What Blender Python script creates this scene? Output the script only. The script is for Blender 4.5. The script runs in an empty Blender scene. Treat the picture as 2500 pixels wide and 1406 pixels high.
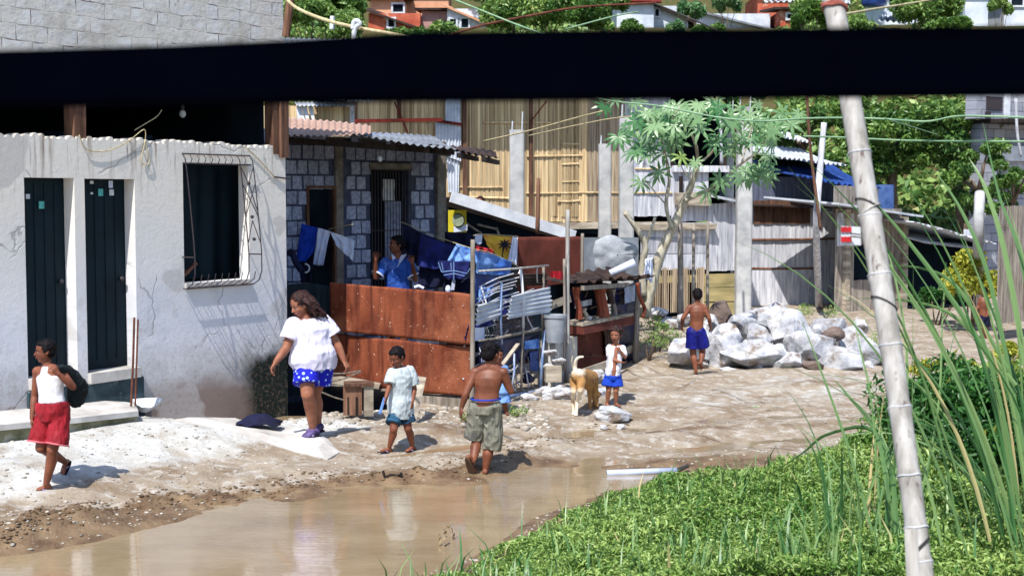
import bpy, bmesh, math, random
import numpy as np
from mathutils import Vector, Matrix, noise as mnoise
V = Vector
R = random.Random(7)
NR = np.random.RandomState(11)
scene = bpy.context.scene
COL = scene.collection
F = 3472.0; CX = 1250.0; CY = 703.0; HC = 2.45
PA = math.atan(223.0 / F)
FW = V((0, math.cos(PA), -math.sin(PA))); UPV = V((0, math.sin(PA), math.cos(PA))); CAM = V((0, 0, HC))

def ray(px, py):
    return FW + V((1, 0, 0)) * ((px - CX) / F) + UPV * (-(py - CY) / F)
def at(px, py, Y):
    d = ray(px, py); return CAM + d * (Y / d.y)
def gnd(px, py, z=0.0):
    d = ray(px, py); return CAM + d * ((z - HC) / d.z)

class Wall:
    """a vertical plane through two plan points; t runs along it, q out of it towards the street"""
    def __init__(s, px0, Y0, px1, Y1):
        a = at(px0, 600, Y0); b = at(px1, 600, Y1)
        s.A = V((a.x, a.y, 0)); d = V((b.x - a.x, b.y - a.y, 0)); s.L = d.length; s.d = d.normalized()
        s.n = V((s.d.y, -s.d.x, 0))
    def tz(s, px, py):
        r = ray(px, py); k = (s.A - CAM).dot(s.n) / r.dot(s.n); p = CAM + r * k
        return (p - s.A).dot(s.d), p.z
    def t(s, px, py=500): return s.tz(px, py)[0]
    def z(s, px, py): return s.tz(px, py)[1]
    def p(s, t, z, q=0.0): return s.A + s.d * t + s.n * q + V((0, 0, z))
    def at(s, px, py, q=0.0):
        t, z = s.tz(px, py); return s.p(t, z, q)

# ------------------------------------------------------------ vector noise (numpy)
def _h(ix, iy, seed):
    n = (ix.astype(np.int64) * 374761393 + iy.astype(np.int64) * 668265263 + seed * 974711) & 0x7fffffff
    n = ((n ^ (n >> 13)) * 1274126177) & 0x7fffffff
    return ((n ^ (n >> 16)) & 0xffff) / 65535.0
def vnoise(x, y, seed=0):
    ix = np.floor(x); iy = np.floor(y); fx = x - ix; fy = y - iy
    fx = fx * fx * (3 - 2 * fx); fy = fy * fy * (3 - 2 * fy)
    a = _h(ix, iy, seed); b = _h(ix + 1, iy, seed); c = _h(ix, iy + 1, seed); d = _h(ix + 1, iy + 1, seed)
    return (a * (1 - fx) + b * fx) * (1 - fy) + (c * (1 - fx) + d * fx) * fy
def fbm(x, y, o=4, seed=0):
    s = 0; a = .5
    for i in range(o):
        s = s + a * (vnoise(x, y, seed + i * 17) - .5); x = x * 2.03 + 5.1; y = y * 2.03 + 1.7; a *= .5
    return s
def sstep(x, a, b):
    k = np.clip((x - a) / (b - a), 0, 1); return k * k * (3 - 2 * k)

# ------------------------------------------------------------ mesh builder
class MB:
    def __init__(s): s.v = []; s.f = []; s.tn = []; s.uv = None
    def add(s, vs, fs, tint=None):
        o = len(s.v); s.v.extend(tuple(v) for v in vs)
        if tint is None: tint = R.random()
        for f in fs: s.f.append(tuple(i + o for i in f)); s.tn.append(tint)
        return s
    def hexa(s, c, tint=None):
        return s.add(c, [(0, 3, 2, 1), (4, 5, 6, 7), (0, 1, 5, 4), (1, 2, 6, 5), (2, 3, 7, 6), (3, 0, 4, 7)], tint)
    def box(s, c, size, rz=0.0, tint=None):
        x, y, z = size[0] / 2, size[1] / 2, size[2] / 2; m = Matrix.Rotation(rz, 3, 'Z'); c = V(c)
        return s.hexa([c + m @ V(p) for p in [(-x, -y, -z), (x, -y, -z), (x, y, -z), (-x, y, -z), (-x, -y, z), (x, -y, z), (x, y, z), (-x, y, z)]], tint)
    def wbox(s, W, t0, t1, z0, z1, q0, q1, tint=None, jit=0.0):
        c = [W.p(t0, z0, q0), W.p(t1, z0, q0), W.p(t1, z0, q1), W.p(t0, z0, q1), W.p(t0, z1, q0), W.p(t1, z1, q0), W.p(t1, z1, q1), W.p(t0, z1, q1)]
        if jit: c = [p + V((R.uniform(-jit, jit), R.uniform(-jit, jit), R.uniform(-jit, jit))) for p in c]
        return s.add(c, [(0, 1, 2, 3), (4, 7, 6, 5), (0, 4, 5, 1), (1, 5, 6, 2), (2, 6, 7, 3), (3, 7, 4, 0)], tint)
    def plate(s, a, b, c, d, th, tint=None):
        a, b, c, d = V(a), V(b), V(c), V(d); n = (b - a).cross(d - a).normalized() * th
        return s.add([a, b, c, d, a + n, b + n, c + n, d + n], [(0, 3, 2, 1), (4, 5, 6, 7), (0, 1, 5, 4), (1, 2, 6, 5), (2, 3, 7, 6), (3, 0, 4, 7)], tint)
    def beam(s, p0, p1, w, h, up=(0, 0, 1), tint=None):
        p0, p1 = V(p0), V(p1); d = (p1 - p0).normalized(); u = V(up)
        if abs(d.dot(u)) > .95: u = V((0, 1, 0))
        r = d.cross(u).normalized() * (w / 2); u = r.cross(d).normalized() * (h / 2)
        return s.hexa([p0 - r - u, p0 + r - u, p0 + r + u, p0 - r + u, p1 - r - u, p1 + r - u, p1 + r + u, p1 - r + u], tint)
    def tube(s, pts, rad, n=8, tint=None, cap=True):
        pts = [V(p) for p in pts]; m = len(pts)
        if not hasattr(rad, '__len__'): rad = [rad] * m
        vs = []; fs = []; ref = None
        for i, p in enumerate(pts):
            d = (pts[min(i + 1, m - 1)] - pts[max(i - 1, 0)]).normalized()
            if ref is None:
                ref = V((0, 0, 1)) if abs(d.z) < .9 else V((1, 0, 0))
            a = (ref - d * ref.dot(d)).normalized(); b = d.cross(a); ref = a
            for k in range(n):
                an = 2 * math.pi * k / n; vs.append(p + (a * math.cos(an) + b * math.sin(an)) * rad[i])
        for i in range(m - 1):
            for k in range(n):
                k2 = (k + 1) % n; fs.append((i * n + k, i * n + k2, (i + 1) * n + k2, (i + 1) * n + k))
        if cap: fs.append(tuple(range(n))[::-1]); fs.append(tuple((m - 1) * n + k for k in range(n)))
        return s.add(vs, fs, tint)
    def caps(s, a, b, r0, r1, n=12):
        a, b = V(a), V(b); d = b - a; L = d.length
        if L < 1e-6: return s.ell(a, (r0, r0, r0))
        d.normalize(); pts = []; rr = []
        for k in range(4): th = math.pi / 2 * (1 - k / 4.0); pts.append(a - d * r0 * math.sin(th)); rr.append(max(r0 * math.cos(th), r0 * .08))
        for k in range(4): pts.append(a + (b - a) * (k / 3.0)); rr.append(r0 + (r1 - r0) * k / 3.0)
        for k in range(1, 5): th = math.pi / 2 * k / 4.0; pts.append(b + d * r1 * math.sin(th)); rr.append(max(r1 * math.cos(th), r1 * .08))
        return s.tube(pts, rr, n)
    def loft(s, rings, n=24, e=1.0, tint=None):
        vs = []; fs = []; m = len(rings)
        for (c, u, v) in rings:
            c, u, v = V(c), V(u), V(v)
            for k in range(n):
                an = 2 * math.pi * k / n; ca, sa = math.cos(an), math.sin(an)
                ca = math.copysign(abs(ca) ** e, ca); sa = math.copysign(abs(sa) ** e, sa)
                vs.append(c + u * ca + v * sa)
        for i in range(m - 1):
            for k in range(n):
                k2 = (k + 1) % n; fs.append((i * n + k, i * n + k2, (i + 1) * n + k2, (i + 1) * n + k))
        fs.append(tuple(range(n))[::-1]); fs.append(tuple((m - 1) * n + k for k in range(n)))
        return s.add(vs, fs, tint)
    def ell(s, c, r, M=None, nu=14, nv=10, tint=None):
        c = V(c); vs = []; fs = []
        for i in range(nv + 1):
            th = math.pi * i / nv
            for k in range(nu):
                an = 2 * math.pi * k / nu
                p = V((r[0] * math.sin(th) * math.cos(an), r[1] * math.sin(th) * math.sin(an), r[2] * math.cos(th)))
                if i in (0, nv): p = V((r[0] * .02 * math.cos(an), r[1] * .02 * math.sin(an), p.z))
                if M is not None: p = M @ p
                vs.append(c + p)
        for i in range(nv):
            for k in range(nu):
                k2 = (k + 1) % nu; fs.append((i * nu + k, (i + 1) * nu + k, (i + 1) * nu + k2, i * nu + k2))
        fs.append(tuple(range(nu))); fs.append(tuple(nv * nu + k for k in range(nu))[::-1])
        return s.add(vs, fs, tint)
    def corr(s, p00, p10, p11, p01, waves, amp, th=.003, rows=4, rag=0.0, sag=0.0, tint=None):
        """corrugated sheet; the waves run across p00->p10"""
        p00, p10, p11, p01 = V(p00), V(p10), V(p11), V(p01); n = (p10 - p00).cross(p01 - p00).normalized()
        cols = waves * 6; vs = []; fs = []
        ragb = [R.uniform(-rag, rag) for _ in range(cols + 1)]; ph = R.random() * 6
        for side in (0, 1):
            for j in range(rows + 1):
                v = j / rows
                for i in range(cols + 1):
                    u = i / cols; a = p00.lerp(p10, u); b = p01.lerp(p11, u)
                    vv = v + (ragb[i] if j in (0, rows) else 0)
                    o = amp * math.sin(2 * math.pi * waves * u) + sag * (4 * v * (1 - v)) * -1 + sag * .6 * math.sin(u * 5 + ph) * math.sin(v * 4 + ph)
                    vs.append(a.lerp(b, vv) + n * (o + side * th))
        W = cols + 1; K = W * (rows + 1)
        for j in range(rows):
            for i in range(cols):
                a = j * W + i; fs.append((a, a + W, a + W + 1, a + 1)); a += K; fs.append((a, a + 1, a + W + 1, a + W))
        for i in range(cols): fs.append((i, i + 1, K + i + 1, K + i)); a = rows * W + i; fs.append((a, K + a, K + a + 1, a + 1))
        for j in range(rows): a = j * W; fs.append((a, K + a, K + a + W, a + W)); a += cols; fs.append((a, a + W, K + a + W, K + a))
        return s.add(vs, fs, tint)
    def sheet(s, fn, nu, nv, th=.004, tint=None):
        """a thick cloth: fn(u,v) gives the point"""
        g = [[V(fn(i / nu, j / nv)) for i in range(nu + 1)] for j in range(nv + 1)]; vs = []; nn = []
        for j in range(nv + 1):
            for i in range(nu + 1):
                a = g[j][min(i + 1, nu)] - g[j][max(i - 1, 0)]; b = g[min(j + 1, nv)][i] - g[max(j - 1, 0)][i]
                n = a.cross(b); n = n.normalized() if n.length > 1e-9 else V((0, -1, 0)); vs.append(g[j][i]); nn.append(g[j][i] + n * th)
        vs += nn; W = nu + 1; K = W * (nv + 1); fs = []
        for j in range(nv):
            for i in range(nu):
                a = j * W + i; fs.append((a, a + W, a + W + 1, a + 1)); a += K; fs.append((a, a + 1, a + W + 1, a + W))
        for i in range(nu): fs.append((i, i + 1, K + i + 1, K + i)); a = nv * W + i; fs.append((a, K + a, K + a + 1, a + 1))
        for j in range(nv): a = j * W; fs.append((a, K + a, K + a + W, a + W)); a += nu; fs.append((a, a + W, K + a + W, K + a))
        return s.add(vs, fs, tint)

def mesh_from(name, v, f, tn=None, uvf=None, mats=(), smooth=False):
    me = bpy.data.meshes.new(name)
    me.from_pydata([tuple(p) for p in v] if not isinstance(v, np.ndarray) else v.tolist(), [], f)
    if tn is not None and len(tn) == len(me.polygons):
        a = me.attributes.new('tint', 'FLOAT', 'FACE'); a.data.foreach_set('value', np.asarray(tn, dtype=np.float32))
    if uvf:
        ul = me.uv_layers.new(name='uv')
        li = np.zeros(len(me.loops), dtype=np.int32); me.loops.foreach_get('vertex_index', li)
        uu = np.array([uvf(V(p)) for p in v], dtype=np.float32); ul.data.foreach_set('uv', uu[li].ravel())
    for m in mats: me.materials.append(m)
    if smooth: me.polygons.foreach_set('use_smooth', np.ones(len(me.polygons), dtype=bool))
    me.update(); return me

def tag(o, label=None, cat=None, group=None, kind=None):
    if label: o['label'] = label
    if cat: o['category'] = cat
    if group: o['group'] = group
    if kind: o['kind'] = kind
    return o
def empty(name, loc, label, cat, group=None):
    o = bpy.data.objects.new(name, None); COL.objects.link(o); o.location = V(loc); o.empty_display_size = .1
    return tag(o, label, cat, group)
WL = {}
def build(name, mb, m, parent=None, smooth=False, uvf=None, label=None, cat=None, group=None, kind=None):
    """link the collected shapes as ONE mesh object; vertices are given in world space"""
    vs = np.array(mb.v, dtype=np.float64)
    if parent is not None: base = np.array(WL.get(parent.name, tuple(parent.location)))
    elif kind == 'structure': base = np.zeros(3)
    else: base = np.array([(vs[:, 0].min() + vs[:, 0].max()) / 2, (vs[:, 1].min() + vs[:, 1].max()) / 2, vs[:, 2].min()])
    uvs = None
    me = bpy.data.meshes.new(name); me.from_pydata((vs - base).tolist(), [], mb.f)
    a = me.attributes.new('tint', 'FLOAT', 'FACE'); a.data.foreach_set('value', np.asarray(mb.tn, dtype=np.float32))
    if uvf:
        ul = me.uv_layers.new(name='uv'); li = np.zeros(len(me.loops), dtype=np.int32); me.loops.foreach_get('vertex_index', li)
        uu = np.array([uvf(V(p)) for p in vs], dtype=np.float32); ul.data.foreach_set('uv', uu[li].ravel())
    if m: me.materials.append(m)
    if smooth: me.polygons.foreach_set('use_smooth', np.ones(len(me.polygons), dtype=bool))
    me.update()
    o = bpy.data.objects.new(name, me); COL.objects.link(o)
    if parent is not None: o.parent = parent
    else: o.location = tuple(base)
    WL[o.name] = tuple(base)
    return tag(o, label, cat, group, kind)

def organic(name, mb, m, parent, voxel=.007, smooth_it=2, disp=0.0, dscale=20.0, stretch=(1, 1, 1), label=None):
    """fuse the shapes into one continuous skin (voxel remesh), optional folds"""
    base = V(WL.get(parent.name, tuple(parent.location))) if parent else V((0, 0, 0))
    me = bpy.data.meshes.new(name + '_src'); me.from_pydata([tuple(V(p) - base) for p in mb.v], [], mb.f); me.update()
    o = bpy.data.objects.new(name, me); COL.objects.link(o)
    r = o.modifiers.new('r', 'REMESH'); r.mode = 'VOXEL'; r.voxel_size = voxel; r.use_smooth_shade = True
    if smooth_it:
        sm = o.modifiers.new('s', 'SMOOTH'); sm.factor = .5; sm.iterations = smooth_it
    dg = bpy.context.evaluated_depsgraph_get(); dg.update()
    nm = bpy.data.meshes.new_from_object(o.evaluated_get(dg)); nm.name = name
    o.modifiers.clear(); o.data = nm; bpy.data.meshes.remove(me)
    if disp:
        n = len(nm.vertices); co = np.zeros(n * 3); nm.vertices.foreach_get('co', co); co = co.reshape(-1, 3)
        no = np.zeros(n * 3); nm.vertices.foreach_get('normal', no); no = no.reshape(-1, 3)
        st = np.array(stretch) * dscale
        d = np.array([mnoise.noise(V(c * st)) + .55 * (abs(mnoise.noise(V(c * st * 2.6 + 7.3))) * -2 + .4) for c in co]) * disp
        nm.vertices.foreach_set('co', (co + no * d[:, None]).ravel())
    nm.materials.clear(); nm.materials.append(m)
    nm.polygons.foreach_set('use_smooth', np.ones(len(nm.polygons), dtype=bool)); nm.update()
    if parent is not None: o.parent = parent
    WL[o.name] = tuple(base)
    if label: o['label'] = label
    return o

# ------------------------------------------------------------ materials
def lin(c):
    if isinstance(c, str):
        c = tuple(int(c[i:i + 2], 16) / 255.0 for i in (0, 2, 4)); c = tuple((x / 12.92) if x <= .04045 else ((x + .055) / 1.055) ** 2.4 for x in c)
    return (c[0], c[1], c[2], 1.0)
class NT:
    def __init__(s, name):
        s.m = bpy.data.materials.new(name); s.m.use_nodes = True; s.t = s.m.node_tree; s.n = s.t.nodes; s.l = s.t.links
        s.bs = s.n['Principled BSDF']; s.co = None
    def node(s, typ, **kw):
        n = s.n.new(typ)
        for k, v in kw.items(): setattr(n, k, v)
        return n
    def coords(s, stretch=(1, 1, 1), uv=False, loc=(0, 0, 0)):
        tc = s.node('ShaderNodeTexCoord'); mp = s.node('ShaderNodeMapping')
        s.l.new(tc.outputs['UV' if uv else 'Object'], mp.inputs['Vector']); mp.inputs['Scale'].default_value = stretch; mp.inputs['Location'].default_value = loc
        return mp.outputs['Vector']
    def noise(s, vec, scale, detail=5, rough=.6, dist=0):
        n = s.node('ShaderNodeTexNoise'); s.l.new(vec, n.inputs['Vector']); n.inputs['Scale'].default_value = scale
        n.inputs['Detail'].default_value = detail; n.inputs['Roughness'].default_value = rough; n.inputs['Distortion'].default_value = dist
        return n.outputs['Fac']
    def ramp(s, fac, a, b, inter='LINEAR'):
        r = s.node('ShaderNodeMapRange'); s.l.new(fac, r.inputs['Value']); r.inputs['From Min'].default_value = a; r.inputs['From Max'].default_value = b
        if inter != 'LINEAR': r.interpolation_type = inter
        return r.outputs['Result']
    def mix(s, fac, a, b, mode='MIX'):
        m = s.node('ShaderNodeMix', data_type='RGBA', blend_type=mode)
        if isinstance(fac, (int, float)): m.inputs[0].default_value = fac
        else: s.l.new(fac, m.inputs[0])
        for i, x in ((6, a), (7, b)):
            if isinstance(x, tuple): m.inputs[i].default_value = x
            else: s.l.new(x, m.inputs[i])
        return m.outputs[2]
    def math(s, op, a, b=0.0):
        m = s.node('ShaderNodeMath', operation=op)
        for i, x in ((0, a), (1, b)):
            if isinstance(x, (int, float)): m.inputs[i].default_value = x
            else: s.l.new(x, m.inputs[i])
        return m.outputs[0]
    def attr(s, name):
        a = s.node('ShaderNodeAttribute'); a.attribute_name = name; return a.outputs['Fac']
    def bump(s, h, strength=.3, dist=.02):
        b = s.node('ShaderNodeBump'); s.l.new(h, b.inputs['Height']); b.inputs['Strength'].default_value = strength; b.inputs['Distance'].default_value = dist
        s.l.new(b.outputs[0], s.bs.inputs['Normal'])
    def base(s, c, rough=.85, spec=.3, metal=0.0):
        if isinstance(c, tuple): s.bs.inputs['Base Color'].default_value = c
        else: s.l.new(c, s.bs.inputs['Base Color'])
        if isinstance(rough, (int, float)): s.bs.inputs['Roughness'].default_value = rough
        else: s.l.new(rough, s.bs.inputs['Roughness'])
        s.bs.inputs['Specular IOR Level'].default_value = spec; s.bs.inputs['Metallic'].default_value = metal

def PM(name, c1, c2=None, ns=6.0, stretch=(1, 1, 1), tint=.25, bump=.3, bd=.01, rough=.85, spec=.25, dirt=None, ds=2.0, da=(.55, .7), dstretch=None, uv=False, metal=0, lo=.35, hi=.65):
    """weathered procedural surface: two tones by noise, tone by piece, patches of a third colour"""
    t = NT(name); vec = t.coords(stretch, uv); n = t.noise(vec, ns); c1 = lin(c1); c2 = lin(c2) if c2 else tuple([x * .6 for x in c1[:3]] + [1])
    col = t.mix(t.ramp(n, lo, hi), c1, c2)
    if tint:
        k = t.ramp(t.attr('tint'), 0, 1); k = t.math('MULTIPLY_ADD', k, tint * 2); k.node.inputs[2].default_value = 1 - tint
        cc = t.node('ShaderNodeCombineColor'); [t.l.new(k, cc.inputs[i]) for i in range(3)]
        col = t.mix(1.0, col, cc.outputs[0], 'MULTIPLY')
    if dirt:
        dv = t.coords(dstretch or (1, 1, 1), uv, (3.1, 1.7, .4)); d = t.noise(dv, ds, 6, .65)
        col = t.mix(t.ramp(d, da[0], da[1]), col, lin(dirt))
    t.base(col, rough, spec, metal)
    if bump: t.bump(t.noise(vec, ns * 3, 6, .7), bump, bd)
    return t.m

def leafmat(name, c1, c2, dead=None, gloss=.4, trans=.35, spec=.5):
    t = NT(name); a = t.attr('tint'); vec = t.coords(); n = t.noise(vec, 1.3, 3)
    col = t.mix(t.ramp(t.math('ADD', t.math('MULTIPLY', a, .75), t.math('MULTIPLY', n, .25)), .15, .8), lin(c1), lin(c2))
    if dead: col = t.mix(t.ramp(a, .93, .97), col, lin(dead))
    t.base(col, gloss, spec)
    tr = t.node('ShaderNodeBsdfTranslucent'); t.l.new(col, tr.inputs['Color']); mx = t.node('ShaderNodeMixShader'); mx.inputs[0].default_value = trans
    t.l.new(t.bs.outputs[0], mx.inputs[1]); t.l.new(tr.outputs[0], mx.inputs[2]); t.l.new(mx.outputs[0], t.n['Material Output'].inputs['Surface'])
    return t.m

def leaves(centers, size, squash=.5, up=.4, rs=NR, fold=.25, jit=.4):
    """arrays of folded diamond leaves at the centres, facing mostly up"""
    n = len(centers); c = np.asarray(centers, dtype=float)
    a = rs.randn(n, 3); a[:, 2] *= (1 - up); a /= np.linalg.norm(a, axis=1)[:, None] + 1e-9
    nn = rs.randn(n, 3) * .6; nn[:, 2] = np.abs(nn[:, 2]) + up * 1.5
    b = np.cross(nn, a); b /= np.linalg.norm(b, axis=1)[:, None] + 1e-9; nn = np.cross(a, b)
    s = size * (1 + jit * (rs.rand(n) * 2 - 1)); s = s[:, None]; w = s * squash
    v = np.stack([c - a * s * .5, c + b * w * .5 + nn * s * fold * .3, c + a * s * .5 - nn * s * fold * .3, c - b * w * .5 + nn * s * fold * .3], 1).reshape(-1, 3)
    f = np.arange(n * 4).reshape(-1, 4)
    f = np.concatenate([f[:, [0, 1, 2]], f[:, [0, 2, 3]]]) ; tn = rs.rand(n); tn = np.concatenate([tn, tn])
    return v, f, tn
def nobj(name, v, f, tn, m, parent=None, label=None, cat=None, group=None, kind=None, base=None, smooth=False):
    v = np.asarray(v, dtype=np.float64)
    if parent is not None: base = np.array(WL.get(parent.name, tuple(parent.location)))
    elif base is None: base = np.array([v[:, 0].mean(), v[:, 1].mean(), v[:, 2].min()]) if kind != 'structure' else np.zeros(3)
    me = bpy.data.meshes.new(name); nv = len(v); f = np.asarray(f); nf = len(f); k = f.shape[1]
    me.vertices.add(nv); me.vertices.foreach_set('co', (v - base).ravel()); me.loops.add(nf * k); me.loops.foreach_set('vertex_index', f.ravel().astype(np.int32))
    me.polygons.add(nf); me.polygons.foreach_set('loop_start', (np.arange(nf) * k).astype(np.int32)); me.update(calc_edges=True)
    if tn is not None: a = me.attributes.new('tint', 'FLOAT', 'FACE'); a.data.foreach_set('value', np.asarray(tn, dtype=np.float32))
    if smooth: me.polygons.foreach_set('use_smooth', np.ones(nf, dtype=bool))
    me.materials.append(m); me.validate()
    o = bpy.data.objects.new(name, me); COL.objects.link(o)
    if parent is not None: o.parent = parent
    else: o.location = tuple(base)
    WL[o.name] = tuple(base)
    return tag(o, label, cat, group, kind)
# ------------------------------------------------------------ materials used in the scene
m_rust = PM('rust_sheet', '8c4a34', '5f2a1c', ns=3, stretch=(2.5, 2.5, .35), tint=.12, bump=.25, rough=.75, dirt='c09078', ds=24, da=(.62, .7))
def rusty():
    t = NT('patchy_rust'); v = t.coords((1, 1, .45)); w = t.coords(); n = t.noise(v, 2.2, 7, .7); col = t.mix(t.ramp(n, .32, .68), lin('97543a'), lin('552417'))
    col = t.mix(t.math('MULTIPLY', t.ramp(t.noise(t.coords((3, 3, .25)), 2.6, 5, .65), .50, .66), .75), col, lin('3f1b16'))
    col = t.mix(t.math('MULTIPLY', t.ramp(t.noise(w, 1.1, 5, .6), .52, .68), .7), col, lin('a8694c'))
    col = t.mix(t.ramp(t.noise(w, 21, 3, .7), .66, .70), col, lin('cfa892')); col = t.mix(t.ramp(t.noise(w, 9, 6, .75), .64, .72), col, lin('351a1a'))
    t.base(col, .85, .2); t.bump(t.math('ADD', t.noise(w, 5, 5, .6), t.math('MULTIPLY', t.noise(w, 40, 3), .3)), .55, .02); return t.m
m_rust_p = rusty()
m_rust2 = PM('dark_rust', '66332a', '421e18', ns=2.5, stretch=(1, 1, .6), tint=.12, bump=.2, dirt='8a5a46', ds=20, da=(.68, .74))
m_rustbar = PM('rusty_rod', '6b4030', '3a2018', ns=12, tint=.2)
m_tin = PM('weathered_tin', '9fa6b0', '6d727a', ns=2.2, tint=.15, bump=.1, rough=.55, spec=.4, metal=.25, dirt='6b4a38', ds=4, da=(.6, .72))
m_tinpink = PM('pinkish_tin', 'c9a99a', 'a88878', ns=2.2, tint=.1, bump=.1, rough=.6, metal=.1)
m_tindark = PM('rusted_dark_tin', '4a3830', '241c1c', ns=3, tint=.2, rough=.7)
m_tinwhite = PM('pale_tin', 'cfd4dc', 'a6aebb', ns=3, tint=.12, bump=.1, rough=.55, dirt='7a5444', ds=5, da=(.64, .72))
m_wood = PM('grey_weathered_wood', 'a59c92', '6d645c', ns=5, stretch=(3, 3, .4), tint=.3, bump=.3, dirt='4d443e', ds=3, da=(.62, .74))
m_woodh = PM('grey_weathered_plank', 'b0a797', '766a5e', ns=5, stretch=(.6, .6, 3), tint=.3, bump=.3)
m_woodw = PM('bleached_plank', 'd2d3da', '989ca8', ns=4, stretch=(4, 4, .4), tint=.22, bump=.25, dirt='5c5a62', ds=3.2, da=(.6, .72), dstretch=(2, 2, .5))
m_woodbr = PM('brown_timber', '7a5a48', '4a3228', ns=5, stretch=(3, 3, .4), tint=.25)
m_wooddk = PM('dark_timber', '3a302c', '1c1818', ns=5, stretch=(3, 3, .4), tint=.3)
m_reddk = PM('red_painted_beam', '7c2a22', '4c1712', ns=6, tint=.15)
m_bamb = PM('bamboo_slats', 'e2cda4', '9c7e5a', ns=3.2, stretch=(6, 6, .25), tint=.3, bump=.3, dirt='6a4228', ds=1.3, da=(.62, .8), dstretch=(1.6, 1.6, .35), lo=.3, hi=.72)
m_bambg = PM('greyed_bamboo', 'bfae94', '7c6a58', ns=4, stretch=(6, 6, .25), tint=.28, bump=.3)
m_pole = PM('bamboo_pole', 'b6b4b2', '89857f', ns=7, stretch=(3, 3, .25), tint=.04, bump=.3, rough=.6, dirt='5c4e4a', ds=12, da=(.58, .68), dstretch=(3, 3, .5))
m_conc = PM('bare_concrete', 'c9c7c4', 'a09c98', ns=3, tint=.1, bump=.3, dirt='7c766c', ds=2.5, da=(.6, .75), dstretch=(1.4, 1.4, .5))
m_concw = PM('pale_column_concrete', 'c2c2c2', '94979a', ns=3, tint=.06, bump=.2, dirt='8c8a80', ds=3, da=(.62, .76), dstretch=(2, 2, .4))
m_black = PM('unlit_beam_wood', (.006, .009, .034), (.004, .006, .024), ns=6, tint=0, bump=.1, rough=.95, spec=.0)  # the beam's lack of light is put into this near-black blue
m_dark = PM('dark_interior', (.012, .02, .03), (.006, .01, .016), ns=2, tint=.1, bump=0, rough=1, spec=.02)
m_doorp = PM('dark_green_door', (.006, .019, .028), (.004, .011, .018), ns=3, tint=.05, bump=.05, rough=.6, spec=.15)
m_iron = PM('painted_iron', (.02, .022, .035), (.05, .03, .03), ns=20, tint=.1, rough=.5, spec=.4, bump=0)
m_block = PM('rough_hollow_block', 'b0b8d0', '8089a8', ns=22, tint=.2, bump=.9, bd=.015, rough=.95)
m_mort = PM('recessed_mortar', '525a74', '3c425a', ns=12, tint=.1, bump=.5)
m_annex = PM('annex_column', '8c8781', '68625e', ns=9, tint=.1, bump=.5)
m_rock = PM('white_rock', 'cbccd0', '92959e', ns=4.5, tint=.1, bump=.7, bd=.03, dirt='75665a', ds=4.2, da=(.50, .66))
m_rockb = PM('brown_rock', '7a6a62', '564a46', ns=6, tint=.1, bump=.6, bd=.03)
m_white = PM('white_paint', 'd8dce2', 'b9bec8', ns=5, tint=.06, bump=.1)
m_paper = PM('white_paper', 'd9dbe0', 'b9c0cc', ns=14, tint=.1, bump=.05)
m_teal = PM('teal_sticker', '69c0b8', '4a9a98', ns=14, tint=.05, bump=0)
m_skin = PM('brown_skin', '86513a', '66392a', ns=7, tint=0, bump=.12, bd=.004, rough=.55, spec=.3)
m_skinl = PM('lighter_brown_skin', '9c6850', '7a4a38', ns=7, tint=0, bump=.12, bd=.004, rough=.55, spec=.3)
m_skinr = PM('reddish_brown_skin', '85503a', '5f3626', ns=6, tint=0, bump=.12, bd=.004, rough=.5, spec=.35)
m_hair = PM('black_hair', (.006, .005, .007), (.010, .008, .010), ns=40, tint=.2, bump=.5, bd=.006, rough=.6, spec=.1)
m_hairb = PM('dark_brown_hair', (.06, .018, .014), (.018, .008, .008), ns=18, stretch=(2, 2, .5), tint=.3, bump=.6, bd=.008, rough=.55, spec=.25)
m_eye = PM('eye_white', (.55, .52, .5), (.5, .47, .46), tint=0, bump=0, rough=.3)
m_pupil = PM('dark_iris', (.012, .008, .007), (.01, .008, .006), tint=0, bump=0, rough=.2)
m_lip = PM('lips', '6e352c', '592820', tint=0, bump=0, rough=.45)
m_vest = PM('white_cotton', 'e4e6ee', 'cfd2de', ns=9, tint=0, bump=.15, bd=.01)
m_tee = PM('white_tshirt', 'e0def0', 'd0cde6', ns=5, tint=0, bump=.2, bd=.012)
m_polo = PM('pale_grey_cotton', 'bcc6cc', 'a2adb2', ns=8, tint=0, bump=.25, bd=.012)
m_red = PM('red_satin', 'a3202c', '7c1420', ns=8, tint=0, bump=.4, bd=.015, rough=.55)
m_redhem = PM('pink_hem', 'd77a82', 'b7525c', ns=20, tint=0, bump=0)
m_blue = PM('bright_blue_cotton', '1c49c0', '12309a', ns=8, tint=0, bump=.3, bd=.012)
m_navy = PM('navy_satin', '141a86', '0c0f52', ns=8, tint=0, bump=.3, bd=.012, rough=.5)
m_teals = PM('teal_striped_cotton', '2a5674', '16324a', ns=3, stretch=(1, 1, 9), tint=0, bump=.3, lo=.45, hi=.55)
m_olive = PM('faded_olive_cotton', '8b8c80', '5c5a50', ns=3, tint=0, bump=.5, bd=.02, dirt='3b3c44', ds=2.6, da=(.5, .62))
m_bag = PM('black_bag', (.012, .02, .024), (.008, .012, .014), ns=8, tint=0, bump=.3)
m_sole = PM('sandal_sole', '2c2233', '1b1422', tint=0, bump=0)
m_soleb = PM('worn_sandal_sole', '7c6250', '5a4436', tint=0, bump=0)
m_strap = PM('sandal_strap', 'b8a2c4', '8d7ea8', tint=0, bump=0)
m_blues = PM('blue_polo_cotton', '2f5cae', '1c3d8e', ns=6, tint=0, bump=.4, bd=.015, dirt='6c86c4', ds=4, da=(.55, .7))
m_denim = PM('dark_denim', '161a3c', '0c0e24', ns=8, tint=.1, bump=.3)
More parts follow.
